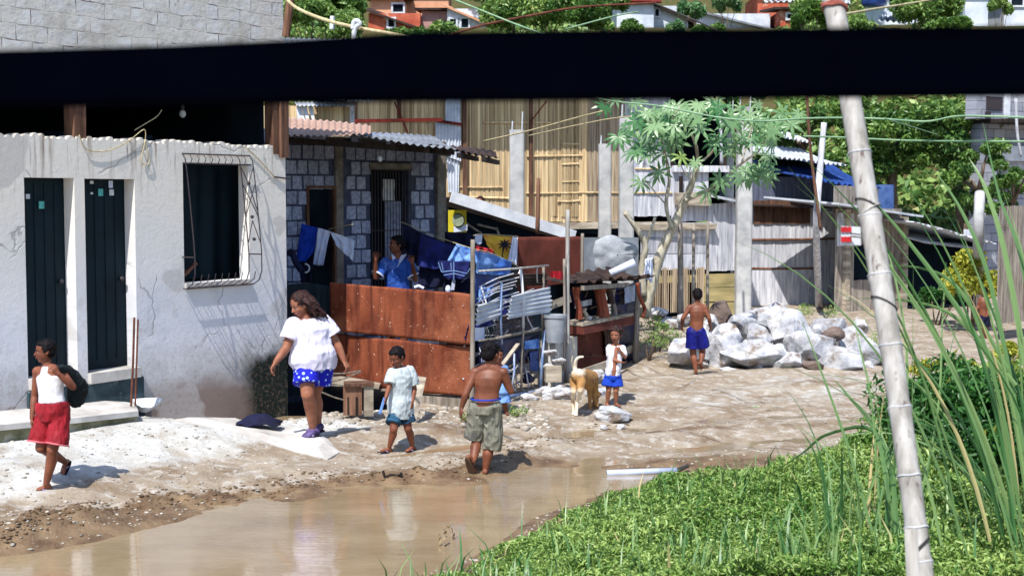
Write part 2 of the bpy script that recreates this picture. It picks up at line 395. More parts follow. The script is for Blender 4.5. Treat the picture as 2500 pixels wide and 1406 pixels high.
m_denimb = PM('navy_denim', '1a2468', '101540', ns=5, tint=.1, bump=.3)
m_ltblue = PM('light_blue_cotton', '7ea6de', '3c66b4', ns=3.5, tint=.1, bump=.3, lo=.42, hi=.58)
m_stitch = PM('pale_stitching', '7c9ac8', '6c86b8', tint=0, bump=0)
m_whcl = PM('white_laundry', 'dfe4f2', 'b6c2e4', ns=4, tint=0, bump=.3, bd=.015)
m_yel = PM('yellow_cloth', 'd9b43c', 'd8924a', ns=2.2, tint=0, bump=.1, lo=.45, hi=.6)
m_yel2 = PM('yellow_poster', 'd0c030', 'b8a424', ns=4, tint=0, bump=0)
m_grn = PM('pale_disc', '9aa68c', '76806c', ns=14, tint=0, bump=0)
m_printdk = PM('dark_print', '20202c', '141420', tint=0, bump=0)  # dark ink of the towel's palm and the poster picture
m_tarp = PM('blue_tarpaulin', '2c4c92', '1a3068', ns=3, tint=.15, bump=.4, rough=.45, spec=.4)
m_tarpn = PM('navy_sheet', '10164e', '0a0d30', ns=2.5, tint=.15, bump=.3, rough=.4, spec=.4, dirt='8c96b8', ds=5, da=(.66, .7))
m_greycl = PM('grey_plastic_sheet', 'a6acb4', '7f858e', ns=5, tint=0, bump=.5, bd=.03)
m_pipe = PM('pale_plastic_pipe', 'bcc8de', '98a4c4', ns=5, tint=0, bump=0, rough=.4)
m_bucket = PM('grey_bucket', '9aa0a8', '7c828c', ns=5, tint=0, bump=.1, rough=.6)
m_dogt = PM('tan_dog_fur', 'a87a3c', '8a5c2a', ns=14, tint=0, bump=.5, bd=.006, dirt='d8c8b0', ds=3.4, da=(.6, .68))
m_dogw = PM('cream_dog_fur', 'd9cbb6', 'b89c7a', ns=10, tint=0, bump=.5, bd=.006)
m_wire = PM('pale_green_wire', '8fae8c', '6e9274', tint=0, bump=0)
m_wirew = PM('pale_rope', 'c9bd98', 'a09472', ns=20, tint=0, bump=.2)
m_wired = PM('dark_cable', (.05, .045, .045), (.03, .03, .03), tint=0, bump=0)
m_rope = PM('red_rope', 'a4655a', '7c4238', ns=20, tint=.2, bump=.2)
m_signr = PM('red_sign_paint', 'c22a30', 'a01c24', ns=12, tint=0, bump=0)
m_wall_peach = PM('peach_plaster', 'dca788', 'c8906e', ns=1.5, tint=.08, dirt='a0563c', ds=.9, da=(.6, .75))
m_wall_orange = PM('red_orange_plaster', 'c06a50', '9c4634', ns=2, tint=.1, dirt='d8b6a0', ds=1.2, da=(.58, .7))
m_wall_white = PM('white_plaster', 'd4dae2', 'b0bac8', ns=1.8, tint=.1, dirt='8a94a0', ds=1.4, da=(.6, .75))
m_trunk = PM('tree_bark', '7c6c5c', '4e4238', ns=8, stretch=(2, 2, .5), tint=.15, bump=.6)
m_trunkw = PM('pale_green_bark', 'c4bfae', '8e8470', ns=6, stretch=(2, 2, .8), tint=.1, bump=.4, dirt='6a5a48', ds=6, da=(.6, .7))
l_cover = leafmat('ground_cover_leaf', (.06, .20, .022), (.43, .57, .17), dead=(.45, .36, .16), gloss=.38, trans=.3)
l_dark = leafmat('dark_shrub_leaf', (.012, .07, .018), (.08, .24, .045), dead=(.5, .42, .06), gloss=.4, trans=.3)
l_yel = leafmat('yellowish_leaf', (.22, .30, .03), (.62, .58, .08), gloss=.45, trans=.4)
l_tree = leafmat('tree_leaf', (.025, .10, .025), (.20, .34, .07), dead=(.30, .36, .08), gloss=.4, trans=.3)
l_hill = leafmat('hillside_leaf', (.05, .16, .035), (.34, .48, .14), dead=(.36, .4, .12), gloss=.45, trans=.3)
l_castor = leafmat('castor_leaf', (.05, .19, .06), (.28, .44, .22), dead=(.26, .38, .06), gloss=.32, trans=.35)
l_reed = leafmat('reed_blade', (.05, .17, .05), (.26, .40, .15), dead=(.55, .45, .22), gloss=.4, trans=.3)
l_dry = leafmat('dry_leaf', (.20, .12, .06), (.42, .33, .2), gloss=.7, trans=.1)

# plaster of the left house: pale lime wash, brown drips below the top edge, grime near the ground, painted shade at the corner
def house_plaster():
    t = NT('lime_washed_plaster'); v = t.coords(uv=True); s = t.node('ShaderNodeSeparateXYZ'); t.l.new(v, s.inputs[0]); z = s.outputs[1]; x = s.outputs[0]
    n1 = t.noise(v, 1.1, 5); col = t.mix(t.ramp(n1, .3, .7), lin('dedee2'), lin('c6cad4')); col = t.mix(t.math('MULTIPLY', t.ramp(t.math('ADD', z, t.math('MULTIPLY', t.noise(v, .6, 3), 1.2)), 1.9, 2.9), .8), col, lin('e6dfd4'))
    ds = t.coords((7, .55, 1), uv=True); dr = t.noise(ds, 1.6, 4, .6)
    m = t.math('MULTIPLY', t.ramp(dr, .55, .68), t.ramp(z, 2.3, 3.0)); col = t.mix(t.math('MULTIPLY', m, .75), col, lin('76604e'))
    ds2 = t.coords((16, .8, 1), uv=True, loc=(4, 2, 0)); d2 = t.noise(ds2, 1.6, 3)
    m2 = t.math('MULTIPLY', t.ramp(d2, .6, .66), t.ramp(z, 2.6, 2.95)); col = t.mix(t.math('MULTIPLY', m2, .8), col, lin('4a3a34'))
    g = t.noise(v, 2.6, 6, .7); gz = t.ramp(t.math('ADD', z, t.math('MULTIPLY', g, -.9)), .55, -.25)
    col = t.mix(gz, col, lin('8f8b8a'))
    g2 = t.ramp(t.math('ADD', z, t.math('MULTIPLY', t.noise(v, 1.3, 4), .7)), .90, .74); col = t.mix(t.math('MULTIPLY', g2, .85), col, lin('7d6b64'))
    cor = t.math('MULTIPLY', t.ramp(t.math('ADD', x, t.math('MULTIPLY', t.noise(v, 2.2, 5), .5)), 9.5, 9.72), t.ramp(t.math('ADD', z, t.math('MULTIPLY', t.noise(v, 3, 5), .4)), .98, .82)); col = t.mix(cor, col, lin('1c2624'))  # dark corner patch: mossy green plus the recess shade painted in
    # damp stain below the window and pale scrape marks
    st = t.noise(t.coords((1.5, 1.1, 1), uv=True, loc=(9, 1, 0)), 1.2, 5, .7); sm = t.math('MULTIPLY', t.ramp(st, .56, .72), t.ramp(z, 1.75, 1.2))
    col = t.mix(t.math('MULTIPLY', sm, .6), col, lin('8b8578'))
    sp = t.noise(v, 7, 6, .75); col = t.mix(t.ramp(sp, .66, .76), col, lin('a39e98'))
    dv = t.node('ShaderNodeVectorMath', operation='ADD'); nz = t.node('ShaderNodeTexNoise'); t.l.new(v, nz.inputs['Vector']); nz.inputs['Scale'].default_value = 3.5; nz.inputs['Detail'].default_value = 6
    sc = t.node('ShaderNodeVectorMath', operation='SCALE'); t.l.new(nz.outputs['Color'], sc.inputs[0]); sc.inputs['Scale'].default_value = .28; t.l.new(v, dv.inputs[0]); t.l.new(sc.outputs[0], dv.inputs[1])
    vo = t.node('ShaderNodeTexVoronoi', feature='DISTANCE_TO_EDGE'); t.l.new(dv.outputs[0], vo.inputs['Vector']); vo.inputs['Scale'].default_value = .85
    ck = t.math('MULTIPLY', t.ramp(vo.outputs['Distance'], .009, .002), t.ramp(t.noise(v, 1.1, 3), .50, .56)); col = t.mix(t.math('MULTIPLY', ck, .45), col, lin('6a6462'))
    pt = t.ramp(t.noise(t.coords((1, 1, 1), uv=True, loc=(2, 8, 0)), .9, 3, .5), .60, .615); col = t.mix(t.math('MULTIPLY', pt, .55), col, lin('b3b0ae'))
    spl = t.math('MULTIPLY', t.ramp(t.noise(v, 22, 5, .8), .52, .64), t.ramp(z, 1.25, .55)); col = t.mix(t.math('MULTIPLY', spl, .6), col, lin('8a7565'))
    t.base(col, .9, .2); t.bump(t.math('ADD', t.noise(v, 14, 6, .75), t.math('MULTIPLY', ck, -.8)), .45, .012); return t.m
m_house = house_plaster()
def block_upper():
    t = NT('lime_washed_blockwork'); v = t.coords(uv=True); vd = t.node('ShaderNodeVectorMath', operation='ADD')
    n = t.node('ShaderNodeTexNoise'); t.l.new(v, n.inputs['Vector']); n.inputs['Scale'].default_value = 2.2; sc = t.node('ShaderNodeVectorMath', operation='SCALE'); t.l.new(n.outputs['Color'], sc.inputs[0]); sc.inputs['Scale'].default_value = .09
    t.l.new(v, vd.inputs[0]); t.l.new(sc.outputs[0], vd.inputs[1])
    b = t.node('ShaderNodeTexBrick'); t.l.new(vd.outputs[0], b.inputs['Vector']); b.inputs['Scale'].default_value = 1; b.inputs['Brick Width'].default_value = .34; b.inputs['Row Height'].default_value = .145
    b.inputs['Mortar Size'].default_value = .006; b.inputs['Mortar Smooth'].default_value = .35; b.inputs['Color1'].default_value = lin('e2e1e0'); b.inputs['Color2'].default_value = lin('cfcfd2'); b.inputs['Mortar'].default_value = lin('6f5f5c')
    fill = t.noise(v, 3.1, 4, .6); brk = t.noise(v, 5, 4); base = t.mix(t.ramp(fill, .3, .7), lin('dcd9d4'), lin('c8c3bc'))
    col = t.mix(t.ramp(brk, .46, .60), base, b.outputs['Color'])
    col = t.mix(t.math('MULTIPLY', t.ramp(t.noise(v, 1.9, 6, .7), .52, .66), .8), col, lin('a9a49a'))
    col = t.mix(t.math('MULTIPLY', t.ramp(t.noise(v, 6, 6, .75), .63, .72), .7), col, lin('7c756c'))
    t.base(col, .9, .2); h = t.math('ADD', t.math('MULTIPLY', b.outputs['Fac'], -1.0), t.math('MULTIPLY', t.noise(v, 16, 5), .9)); t.bump(h, .5, .015); return t.m
m_upper = block_upper()
def spotted():
    t = NT('blue_flower_print'); v = t.coords(); vo = t.node('ShaderNodeTexVoronoi'); t.l.new(v, vo.inputs['Vector']); vo.inputs['Scale'].default_value = 21; vo.inputs['Randomness'].default_value = .8
    col = t.mix(t.ramp(vo.outputs['Distance'], .34, .26), lin('1a1fae'), lin('a9c8f2')); t.base(col, .75, .2); t.bump(t.noise(v, 8, 4), .3, .012); return t.m
m_spot = spotted()
def blockdist():
    t = NT('grey_blockwork'); v = t.coords(uv=True); b = t.node('ShaderNodeTexBrick'); t.l.new(v, b.inputs['Vector']); b.inputs['Scale'].default_value = 1; b.inputs['Brick Width'].default_value = .4; b.inputs['Row Height'].default_value = .2
    b.inputs['Mortar Size'].default_value = .012; b.inputs['Color1'].default_value = lin('9a9eaa'); b.inputs['Color2'].default_value = lin('858a98'); b.inputs['Mortar'].default_value = lin('62646e')
    col = t.mix(t.ramp(t.noise(v, 1.5, 5), .5, .7), b.outputs['Color'], lin('b2b2b8')); t.base(col, .9, .2); t.bump(t.noise(v, 12, 4), .4, .015); return t.m
m_blockd = blockdist()
# ------------------------------------------------------------ planes everything hangs on
HW = Wall(700, 16.05, 699, 16.10)               # replaced below: the front wall of the left house
HW.d = V((.545, .839, 0)).normalized(); HW.n = V((HW.d.y, -HW.d.x, 0)); HW.A = V((at(700, 700, 16.05).x, 16.05, 0))
AX = Wall(702, 18.2, 1085, 20.2)                # front wall of the block annex
PN = Wall(805, 17.5, 1150, 16.5)                # rusty panels
CG = Wall(1155, 16.4, 1330, 18.2)               # the cage frame
SH = Wall(1385, 18.7, 1560, 21.0)               # the shelf side of the pen
BH = Wall(850, 25.5, 1640, 27.5)                # stilt house wall
SK = Wall(1730, 30.2, 2060, 31.0)               # plank shack
SR = Wall(2040, 28.6, 2200, 29.6)               # right shack

def thr(t): return 2.75 + .45 * sstep(t, -4.4, -2.8) + .7 * sstep(t, -2.8, -1.9)
BND = [(600, 1480), (1000, 1406), (1130, 1345), (1300, 1252), (1500, 1188), (1700, 1165), (1900, 1105), (2050, 1060), (2170, 1000), (2280, 930), (2500, 880)]
_b = [gnd(*p) for p in BND]; BX = np.array([p.x for p in _b]); BY = np.array([p.y for p in _b])
def bank(X, Y):
    """how far inside the green bank on the right (metres, negative on the road)"""
    xb = np.interp(Y, BY, BX); sl = np.gradient(BX, BY); s = np.interp(Y, BY, sl)
    return (X - xb) / np.sqrt(1 + s * s) - .22 + .35 * fbm(X * 1.1, Y * 1.1, 3, 5)
def height(X, Y):
    X = np.asarray(X, dtype=float); Y = np.asarray(Y, dtype=float)
    t = (X - HW.A.x) * HW.d.x + (Y - HW.A.y) * HW.d.y; q = (X - HW.A.x) * HW.n.x + (Y - HW.A.y) * HW.n.y
    h = .25 * sstep(t, -.9, -2.9) * sstep(q, 2.2, .7)
    h = h + .07 * sstep(q, 2.9, 1.9) * sstep(t, .9, -.4)
    h = h - .34 * sstep(t, -1.0, -.5) * sstep(t, 2.6, 1.6) * sstep(q, .75, .35)
    b = bank(X, Y)
    h = h + .34 * sstep(b, -.1, 2.2) * sstep(Y, 24, 16)
    # wet hollow on the road: below zero where the puddle stands
    pq = q - thr(t) + .35 * fbm(X * .9, Y * .9, 3, 9)
    dep = sstep(pq, -.25, .5) * sstep(b, .0, -.5) * sstep(Y, 13.1, 12.2)
    h = h - .085 * dep
    # churned mud along the edge of the water and wheel ruts on the road
    edge = np.exp(-(pq + .35) ** 2 / .09) * sstep(Y, 16.5, 13.5)
    h = h + edge * (.035 + .20 * np.maximum(fbm(X * 3.4, Y * 3.4, 4, 21), -.12) + .09 * np.maximum(fbm(X * 8.5, Y * 8.5, 4, 23), -.05))
    road = sstep(b, .1, -.6) * (1 - dep) * sstep(q, .4, 1.6)
    a = Y - .55 * X
    h = h + road * .034 * np.sin(a * 4.3 + 2 * fbm(X * .5, Y * .5, 3, 3)) * sstep(Y, 27, 18)
    h = h + road * (.075 * fbm(X * 2.6, Y * 2.6, 5, 31))
    h = h + .035 * fbm(X * 1.3, Y * 1.3, 4, 2) + .012 * fbm(X * 9, Y * 9, 3, 4)
    # heap of earth behind the pen, ground rising to the shacks, then the hillside
    h = h + .35 * np.exp(-((X - 2.15) ** 2 / .25 + (Y - 22.6) ** 2 / 2.0))
    h = h + .12 * sstep(Y, 24, 29) + 1.1 * sstep(Y, 31, 36) * (X * 0 + 1) + (.43 * np.clip(Y - 34.5, 0, 16.8) + .09 * np.clip(Y - 51.3, 0, 9) + .45 * np.maximum(Y - 60.3, 0)) * (1 + .1 * fbm(X * .1, Y * .1, 3, 8))
    return h
def hz(x, y): return float(height(np.array([x]), np.array([y]))[0])
def on(px, py):
    """the point of the ground seen at a pixel"""
    z = 0.0
    for _ in range(12): p = gnd(px, py, z); z = .5 * z + .5 * hz(p.x, p.y)
    p = gnd(px, py, z); return p
def spacing(lo, hi, fine0, fine1, step, grow):
    a = list(np.arange(fine0, fine1, step)); s = step; x = fine0
    while x > lo: s *= grow; x -= s; a.insert(0, x)
    s = step; x = a[-1]
    while x < hi: s *= grow; x += s; a.append(x)
    return np.array(a)
xs = spacing(-90, 95, -6.2, 7.4, .042, 1.09); 
ys = [-12, -6, 0, 4, 6.5, 8]; y = 8.3
while y < 15: ys.append(y); y += .036
while y < 24: ys.append(y); y += .06
while y < 36: ys.append(y); y += .16
while y < 150: ys.append(y); y += .16 * (y / 30.0) ** 2
ys = np.array(ys)
GX, GY = np.meshgrid(xs, ys); GZ = height(GX, GY)
nx, ny = len(xs), len(ys)
ii = np.arange(nx - 1); jj = np.arange(ny - 1); I, J = np.meshgrid(ii, jj); a = (J * nx + I).ravel()
gf = np.stack([a, a + 1, a + nx + 1, a + nx], 1)
gv = np.stack([GX.ravel(), GY.ravel(), GZ.ravel()], 1)

def ground_mat():
    t = NT('trodden_earth'); v = t.coords()
    wet = t.attr('wet'); lime = t.attr('lime'); green = t.attr('green')
    n = t.noise(v, 1.7, 6, .65); col = t.mix(t.ramp(n, .33, .66), lin('aa9f90'), lin('7a6854'))
    n2 = t.noise(v, 7, 6, .7); col = t.mix(t.math('MULTIPLY', t.ramp(n2, .5, .68), .8), col, lin('c6c4c0'))
    sp = t.noise(v, 26, 4, .7); col = t.mix(t.math('MULTIPLY', t.ramp(sp, .58, .66), .55), col, lin('70604f'))
    ln = t.noise(v, 3.2, 6, .7); lc = t.mix(t.ramp(ln, .36, .66), lin('cfd2d4'), lin('aaa69e')); lc = t.mix(t.math('MULTIPLY', t.ramp(sp, .57, .66), .6), lc, lin('8b857c'))
    lf = t.ramp(t.math('ADD', lime, t.math('MULTIPLY_ADD', t.noise(v, 2.4, 6, .7), 1.1)), .72, .98)
    lf.node.inputs[0].links[0].from_node.inputs[1].links[0].from_node.inputs[2].default_value = -.55
    col = t.mix(lf, col, lc)
    mud = t.mix(t.ramp(t.noise(v, 5, 5), .35, .65), lin('8a745a'), lin('5e4937'))
    wf = t.ramp(t.math('ADD', wet, t.math('MULTIPLY_ADD', t.noise(v, 4.5, 6, .75), .8)), .55, .8)
    wf.node.inputs[0].links[0].from_node.inputs[1].links[0].from_node.inputs[2].default_value = -.4
    col = t.mix(wf, col, mud)
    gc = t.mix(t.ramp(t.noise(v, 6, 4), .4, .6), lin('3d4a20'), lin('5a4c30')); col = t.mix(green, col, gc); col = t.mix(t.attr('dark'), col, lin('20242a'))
    rg = t.ramp(wf, 0, 1); rr = t.math('MULTIPLY_ADD', wf, -.5); rr.node.inputs[2].default_value = .95
    t.base(col, rr, .3)
    h = t.math('ADD', t.noise(v, 11, 8, .72), t.math('MULTIPLY', t.noise(v, 45, 4, .7), .35)); t.bump(h, .8, .035); return t.m
m_ground = ground_mat()
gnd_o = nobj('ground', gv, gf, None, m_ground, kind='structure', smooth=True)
tt = (GX - HW.A.x) * HW.d.x + (GY - HW.A.y) * HW.d.y; qq = (GX - HW.A.x) * HW.n.x + (GY - HW.A.y) * HW.n.y; bb = bank(GX, GY)
pq = qq - thr(tt) + .35 * fbm(GX * .9, GY * .9, 3, 9)
lime = np.maximum.reduce([sstep(qq, 2.3, 1.5) * sstep(tt, .6, -.8), .75 * sstep(GY, 14.5, 17) * sstep(np.abs(qq - 4.2), 2.2, .6) * sstep(GY, 24, 19), .55 * sstep(GY, 16.5, 20) * sstep(bb, .2, -.6), .55 * np.exp(-(pq + 1.0) ** 2 / .1)])
wet = np.maximum(sstep(pq, -.75, -.2) * sstep(GY, 14.0, 12.8) * sstep(bb, .5, 0), .8 * np.exp(-((GY - .32 * GX - 14.1) ** 2) / .10) * sstep(GX, -.9, .2) * sstep(GX, 3.2, 2.0))
wet = np.maximum(wet, .64 * sstep(GY, 19.5, 16.5) * sstep(bb, .0, -.5) * sstep(qq, 2.0, 3.0) * (.55 + .45 * np.sin((GY - .35 * GX) * 5.5 + 3 * fbm(GX * .6, GY * .6, 3, 66))))
wet = np.maximum(wet, .75 * np.exp(-((GX + .75) ** 2 / .4 + (GY - 14.6) ** 2 / .5)))
wet = np.maximum(wet, 1.2 * sstep(tt, -1.0, -.6) * sstep(tt, 2.8, 1.9) * sstep(qq, .8, .5))
green = np.maximum(sstep(bb, -.1, .35) * sstep(GY, 20, 16), sstep(GY, 33, 36))
dark = sstep(tt, -.95, -.6) * sstep(tt, 2.6, 2.0) * sstep(qq, .62, .45)  # mask that paints the shade of the pit into the ground colour
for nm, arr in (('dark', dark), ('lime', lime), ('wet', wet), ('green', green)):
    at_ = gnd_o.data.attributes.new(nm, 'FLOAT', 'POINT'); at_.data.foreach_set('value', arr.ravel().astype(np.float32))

# muddy standing water
def water_mat():
    t = NT('muddy_water'); v = t.coords((1.0, 1.9, 1)); n = t.noise(v, 1.2, 4)
    col = t.mix(t.ramp(n, .3, .7), lin('9b8a6e'), lin('86745a')); t.base(col, .045, .5); t.bs.inputs['IOR'].default_value = 1.36
    t.bs.inputs['Coat Weight'].default_value = .35; t.bs.inputs['Coat Roughness'].default_value = .03
    w = t.noise(t.coords((2.2, 7, 1)), 2.4, 4, .55, .6); w2 = t.noise(t.coords((1, 2.2, 1)), 14, 3, .5)
    t.bump(t.math('ADD', w, t.math('MULTIPLY', w2, .16)), .16, .02); return t.m
m_water = water_mat()
wb = MB(); wb.add([(-9, 3, -.03), (4, 3, -.03), (4, 16, -.03), (-9, 16, -.03)], [(0, 1, 2, 3)]); build('puddle', wb, m_water, kind='structure')
# ------------------------------------------------------------ the pale house on the left
hroot = empty('concrete_house', HW.p(-1.5, .3), 'lime washed concrete house with two dark doorways and a barred window on the left', 'house')
W = HW; TH = .15
def cells(W, mb, ts, zs, holes, q0, q1, top=None):
    """a wall as butted cells, leaving out the holes (t0,t1,z0,z1)"""
    for i in range(len(ts) - 1):
        run = None
        for j in range(len(zs) - 1):
            tm = (ts[i] + ts[i + 1]) / 2; zm = (zs[j] + zs[j + 1]) / 2
            hole = any(h[0] < tm < h[1] and h[2] < zm < h[3] for h in holes)
            if not hole and run is None: run = zs[j]
            if (hole or j == len(zs) - 2) and run is not None:
                mb.wbox(W, ts[i], ts[i + 1], run, zs[j] if hole else zs[j + 1], q0, q1, .5); run = None
T = lambda px, py=600: W.t(px, py)
ztop = W.z(350, 352)
d1 = (T(62), T(184), W.z(110, 922), W.z(110, 434)); d2 = (T(209), T(331), W.z(255, 908), W.z(270, 437)); wn = (T(448, 540), T(608, 540), W.z(500, 688), W.z(500, 398))
tl = T(-90)
mb = MB(); ts = sorted([tl, d1[0], d1[1], d2[0], d2[1], wn[0], wn[1], 0.0]); zs = sorted([-.4, d1[2], d2[2], d1[3], d2[3], wn[2], wn[3], ztop - .06])
cells(W, mb, ts, zs, [d1, d2, wn], -TH, 0)
uvh = lambda p: ((p - HW.A).dot(HW.d) + 10 + .3 * (p - HW.A).dot(HW.n), p.z)
# scalloped rim cast against roofing sheet
t = tl
while t < 0:
    L = min(R.uniform(.06, .12), -t + .001); hh = R.uniform(.0, .035); n = 5
    for k in range(n): a = t + L * k / n; b = t + L * (k + 1) / n; mb.wbox(W, a, b, ztop - .06, ztop + hh + .03 * math.sin(math.pi * (k + .5) / n), -TH, 0, .5)
    t += L
mb.wbox(W, -.18, 0, -.4, ztop - .05, -3.2, -TH, .5)      # return wall at the corner
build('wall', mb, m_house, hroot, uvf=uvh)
mb = MB(); zu = W.z(350, 214)
mb.wbox(W, tl, -.012, zu + .13, 6.2, -.16, 0, .5); mb.wbox(W, -.17, -.012, zu + .13, 6.2, -3.2, -.16, .5)
build('upper_wall', mb, m_upper, hroot, uvf=uvh)
mb = MB(); mb.wbox(W, tl, .0, zu, zu + .13, -3.4, .03, .5); build('floor_slab', mb, m_conc, hroot)
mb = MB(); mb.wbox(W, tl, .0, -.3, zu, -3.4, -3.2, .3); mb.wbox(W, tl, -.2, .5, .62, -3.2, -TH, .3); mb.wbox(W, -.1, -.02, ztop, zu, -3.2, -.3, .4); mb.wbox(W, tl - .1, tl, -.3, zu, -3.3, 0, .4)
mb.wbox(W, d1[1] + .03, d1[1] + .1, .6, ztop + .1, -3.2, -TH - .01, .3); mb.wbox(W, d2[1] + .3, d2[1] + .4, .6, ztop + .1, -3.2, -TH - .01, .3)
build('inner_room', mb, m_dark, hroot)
# timber props between wall head and slab
for px0, px1, q in ((190, 220, -.02), (684, 703, .04)):
    mb = MB(); a, b = T(px0), T(px1); mb.wbox(W, a, b, ztop + .0 if px0 < 600 else W.z(700, 384), zu, q - .14, q, .5, .008)
    if px0 > 600: mb.wbox(W, a - .1, a - .004, W.z(700, 384) + .03, zu, q - .16, q - .03, .1)
    build('prop_post', mb, m_woodbr, hroot)
# door leaves set back in the openings
for (a, b, z0, z1) in (d1, d2):
    mb = MB(); mb.wbox(W, a + .0, b - .0, z0 + .002, z1 - .002, -TH - .045, -TH + .004 - .01, .5)
    for k in range(1, 5): x = a + (b - a) * k / 5; mb.wbox(W, x - .004, x + .004, z0 + .1, z1 - .05, -TH - .006, -TH + .001, .0)
    dd = build('door', mb, m_doorp, hroot)
    mb = MB(); mb.ell(W.p(b - .07, (z0 + z1) / 2 - .05, -TH + .02), (.025, .025, .025)); build('handle', mb, m_iron, dd)
    mb = MB(); mb.wbox(W, a, b, z0 - .09, z0 + .01, -TH + .0, .05, .5, .004); build('threshold', mb, m_conc, hroot)
m_plinth = PM('mossy_plinth', '3c4e54', '232f36', ns=4, tint=.1, bump=.4, dirt='7c8488', ds=4, da=(.6, .7))
mb = MB(); mb.wbox(W, d1[0] - .02, d2[1] + .06, .05, d2[2] - .1, .0, .025, .5, .006); build('plinth', mb, m_plinth, hroot)
# stickers on the doors: each a piece of its own
def sticker(px, py, w, h, m):
    mb = MB(); t, z = W.tz(px, py); q = -TH + .012; t += q * 0; dp = (CAM - W.p(t, z)).normalized()
    mb.wbox(W, t - w / 2 + .11, t + w / 2 + .11, z - h / 2, z + h / 2, q - .006, q, .5); build('paper_sticker', mb, m, hroot)
sticker(68, 480, .045, .045, m_paper); sticker(102, 501, .06, .07, m_teal)
sticker(248, 470, .06, .07, m_teal); sticker(275, 470, .055, .06, m_paper); sticker(273, 450, .05, .07, m_whcl); sticker(226, 445, .04, .03, m_paper); sticker(226, 472, .03, .02, m_paper)
# window grille: a bellied cage of bars
g = MB(); q0 = .03
def gp(px, py, q): return W.at(px, py, 0) + W.n * q
ta, tb = T(444, 540), T(608, 540); zb, zt = W.z(520, 700), W.z(520, 378)
gt = lambda k: ta + (tb - ta) * k
br = .0065
def belly(z): 
    k = (z - zb) / (zt - zb); return .05 + .13 * min(1, max(0, (1 - k) * 1.35)) ** .8 if k > .06 else .18 * (k / .06) ** .5 * 1.0
for k in range(11):
    tt_ = gt(k / 10.0); pts = [W.p(tt_, zt, .02)]
    for j in range(14): z = zt - (zt - zb) * (j + .5) / 14; pts.append(W.p(tt_, z, belly(z)))
    pts.append(W.p(tt_, zb, .05)); pts.append(W.p(tt_, zb + .005, .01))
    if k in (0, 8, 10): g.tube(pts, br, 6)
    else: g.tube(pts[:2] + [W.p(tt_, zt - .10, .035)], br * .8, 5); g.tube([W.p(tt_, zb + .15, .18), W.p(tt_ - .01, zb + .07, .17), W.p(tt_ - .035, zb + .02, .1), W.p(tt_ - .05, zb + .005, .02)], br * .8, 5)
for z, q in ((zt, .02), (zt - .1, .04), (zb + .003, .06)):
    g.tube([W.p(ta, z, q), W.p(tb, z, q)], br * 1.1, 6)
g.tube([W.p(ta, zb + .33, .0), W.p(ta, zb + .33, .17)], br, 6); g.tube([W.p(tb, zb + .33, .0), W.p(tb, zb + .33, .17)], br, 6)
for k0, k1, za, zc in ((.8, 1, zt - .3, zt - .66), (1, .8, zt - .3, zt - .66), (.8, .9, zt - .12, zt - .3), (1, .9, zt - .12, zt - .3), (.9, 1, zt - .3, zt - .62), (.9, .8, zt - .7, zt - .95), (.9, 1, zt - .7, zt - .95)):
    g.tube([W.p(gt(k0), za, belly(za)), W.p(gt(k1), zc, belly(zc))], br * .8, 5)
for z in (zt - .3, zt - .66, zt - .9):
    g.ell(W.p(gt(.9), z, belly(z)), (.02, .02, .02), None, 8, 6)
build('window_grille', g, m_iron, hroot)
mb = MB(); mb.wbox(W, wn[0] - .0, wn[1] + .0, wn[2] - .055, wn[2] - .002, -TH + .01, .03, .5, .003); build('window_sill', mb, m_conc, hroot)
mb = MB(); mb.sheet(lambda u, v: W.p(wn[0] + (wn[1] + .7 - wn[0]) * u, wn[3] + .1 - (wn[3] - wn[2] + .1) * v, -TH - .32 + .025 * math.sin(u * 38 + v)), 60, 6, .004, .5)
build('curtain', mb, m_doorp, hroot)
# iron bracket at the corner
mb = MB(); mb.beam(W.at(668, 432, .01), W.at(702, 437, .03), .02, .015); build('wall_bracket', mb, m_iron, hroot)

# hanging bulb, cable loops
mb = MB(); bp = W.at(528, 275, -.5); mb.ell(bp, (.036, .036, .043)); b_ = build('light_bulb', mb, m_white, label='small white bulb hanging under the slab of the pale house', cat='light bulb', smooth=True)
mb = MB(); mb.tube([bp + V((0, 0, .04)), bp + V((0, 0, .10))], .02, 8); build('socket', mb, m_iron, b_)
mb = MB(); mb.tube([bp + V((0, 0, .10)), W.p(W.t(528), zu, -.5)], .005, 5); build('cord', mb, m_wired, b_)
def cable(name, pts, r, m, label, cat='cable', group=None, n=6):
    mb = MB(); mb.tube(pts, r, n); return build(name, mb, m, label=label, cat=cat, group=group, smooth=True)
def smoothp(P, k=6):
    out = []
    for i in range(len(P) - 1):
        a = P[max(i - 1, 0)]; b = P[i]; c = P[i + 1]; d = P[min(i + 2, len(P) - 1)]
        for j in range(k):
            t = j / k; out.append(.5 * ((2 * b) + (c - a) * t + (2 * a - 5 * b + 4 * c - d) * t * t + (3 * b - a - 3 * c + d) * t ** 3))
    return out + [P[-1]]
wp = lambda L, q=.02: smoothp([W.at(x, y, q) for x, y in L])
cable('electric_cable', wp([(190, 330), (205, 362), (235, 370), (270, 365), (310, 345), (345, 318), (352, 325), (350, 350), (342, 385), (345, 400), (357, 402), (362, 390), (355, 365), (352, 345)]), .005, m_wirew, 'thin cable looping over the rim of the pale wall above the doors')
cable('electric_cable', wp([(345, 318), (375, 300), (400, 284), (412, 268)], -.1), .005, m_wirew, 'thin cable running up into the dark gap above the pale wall')
cable('electric_cable', wp([(600, 362), (625, 385), (650, 412), (668, 432)], .015), .006, m_wirew, 'thin cable sloping down from the wall rim to the corner bracket')
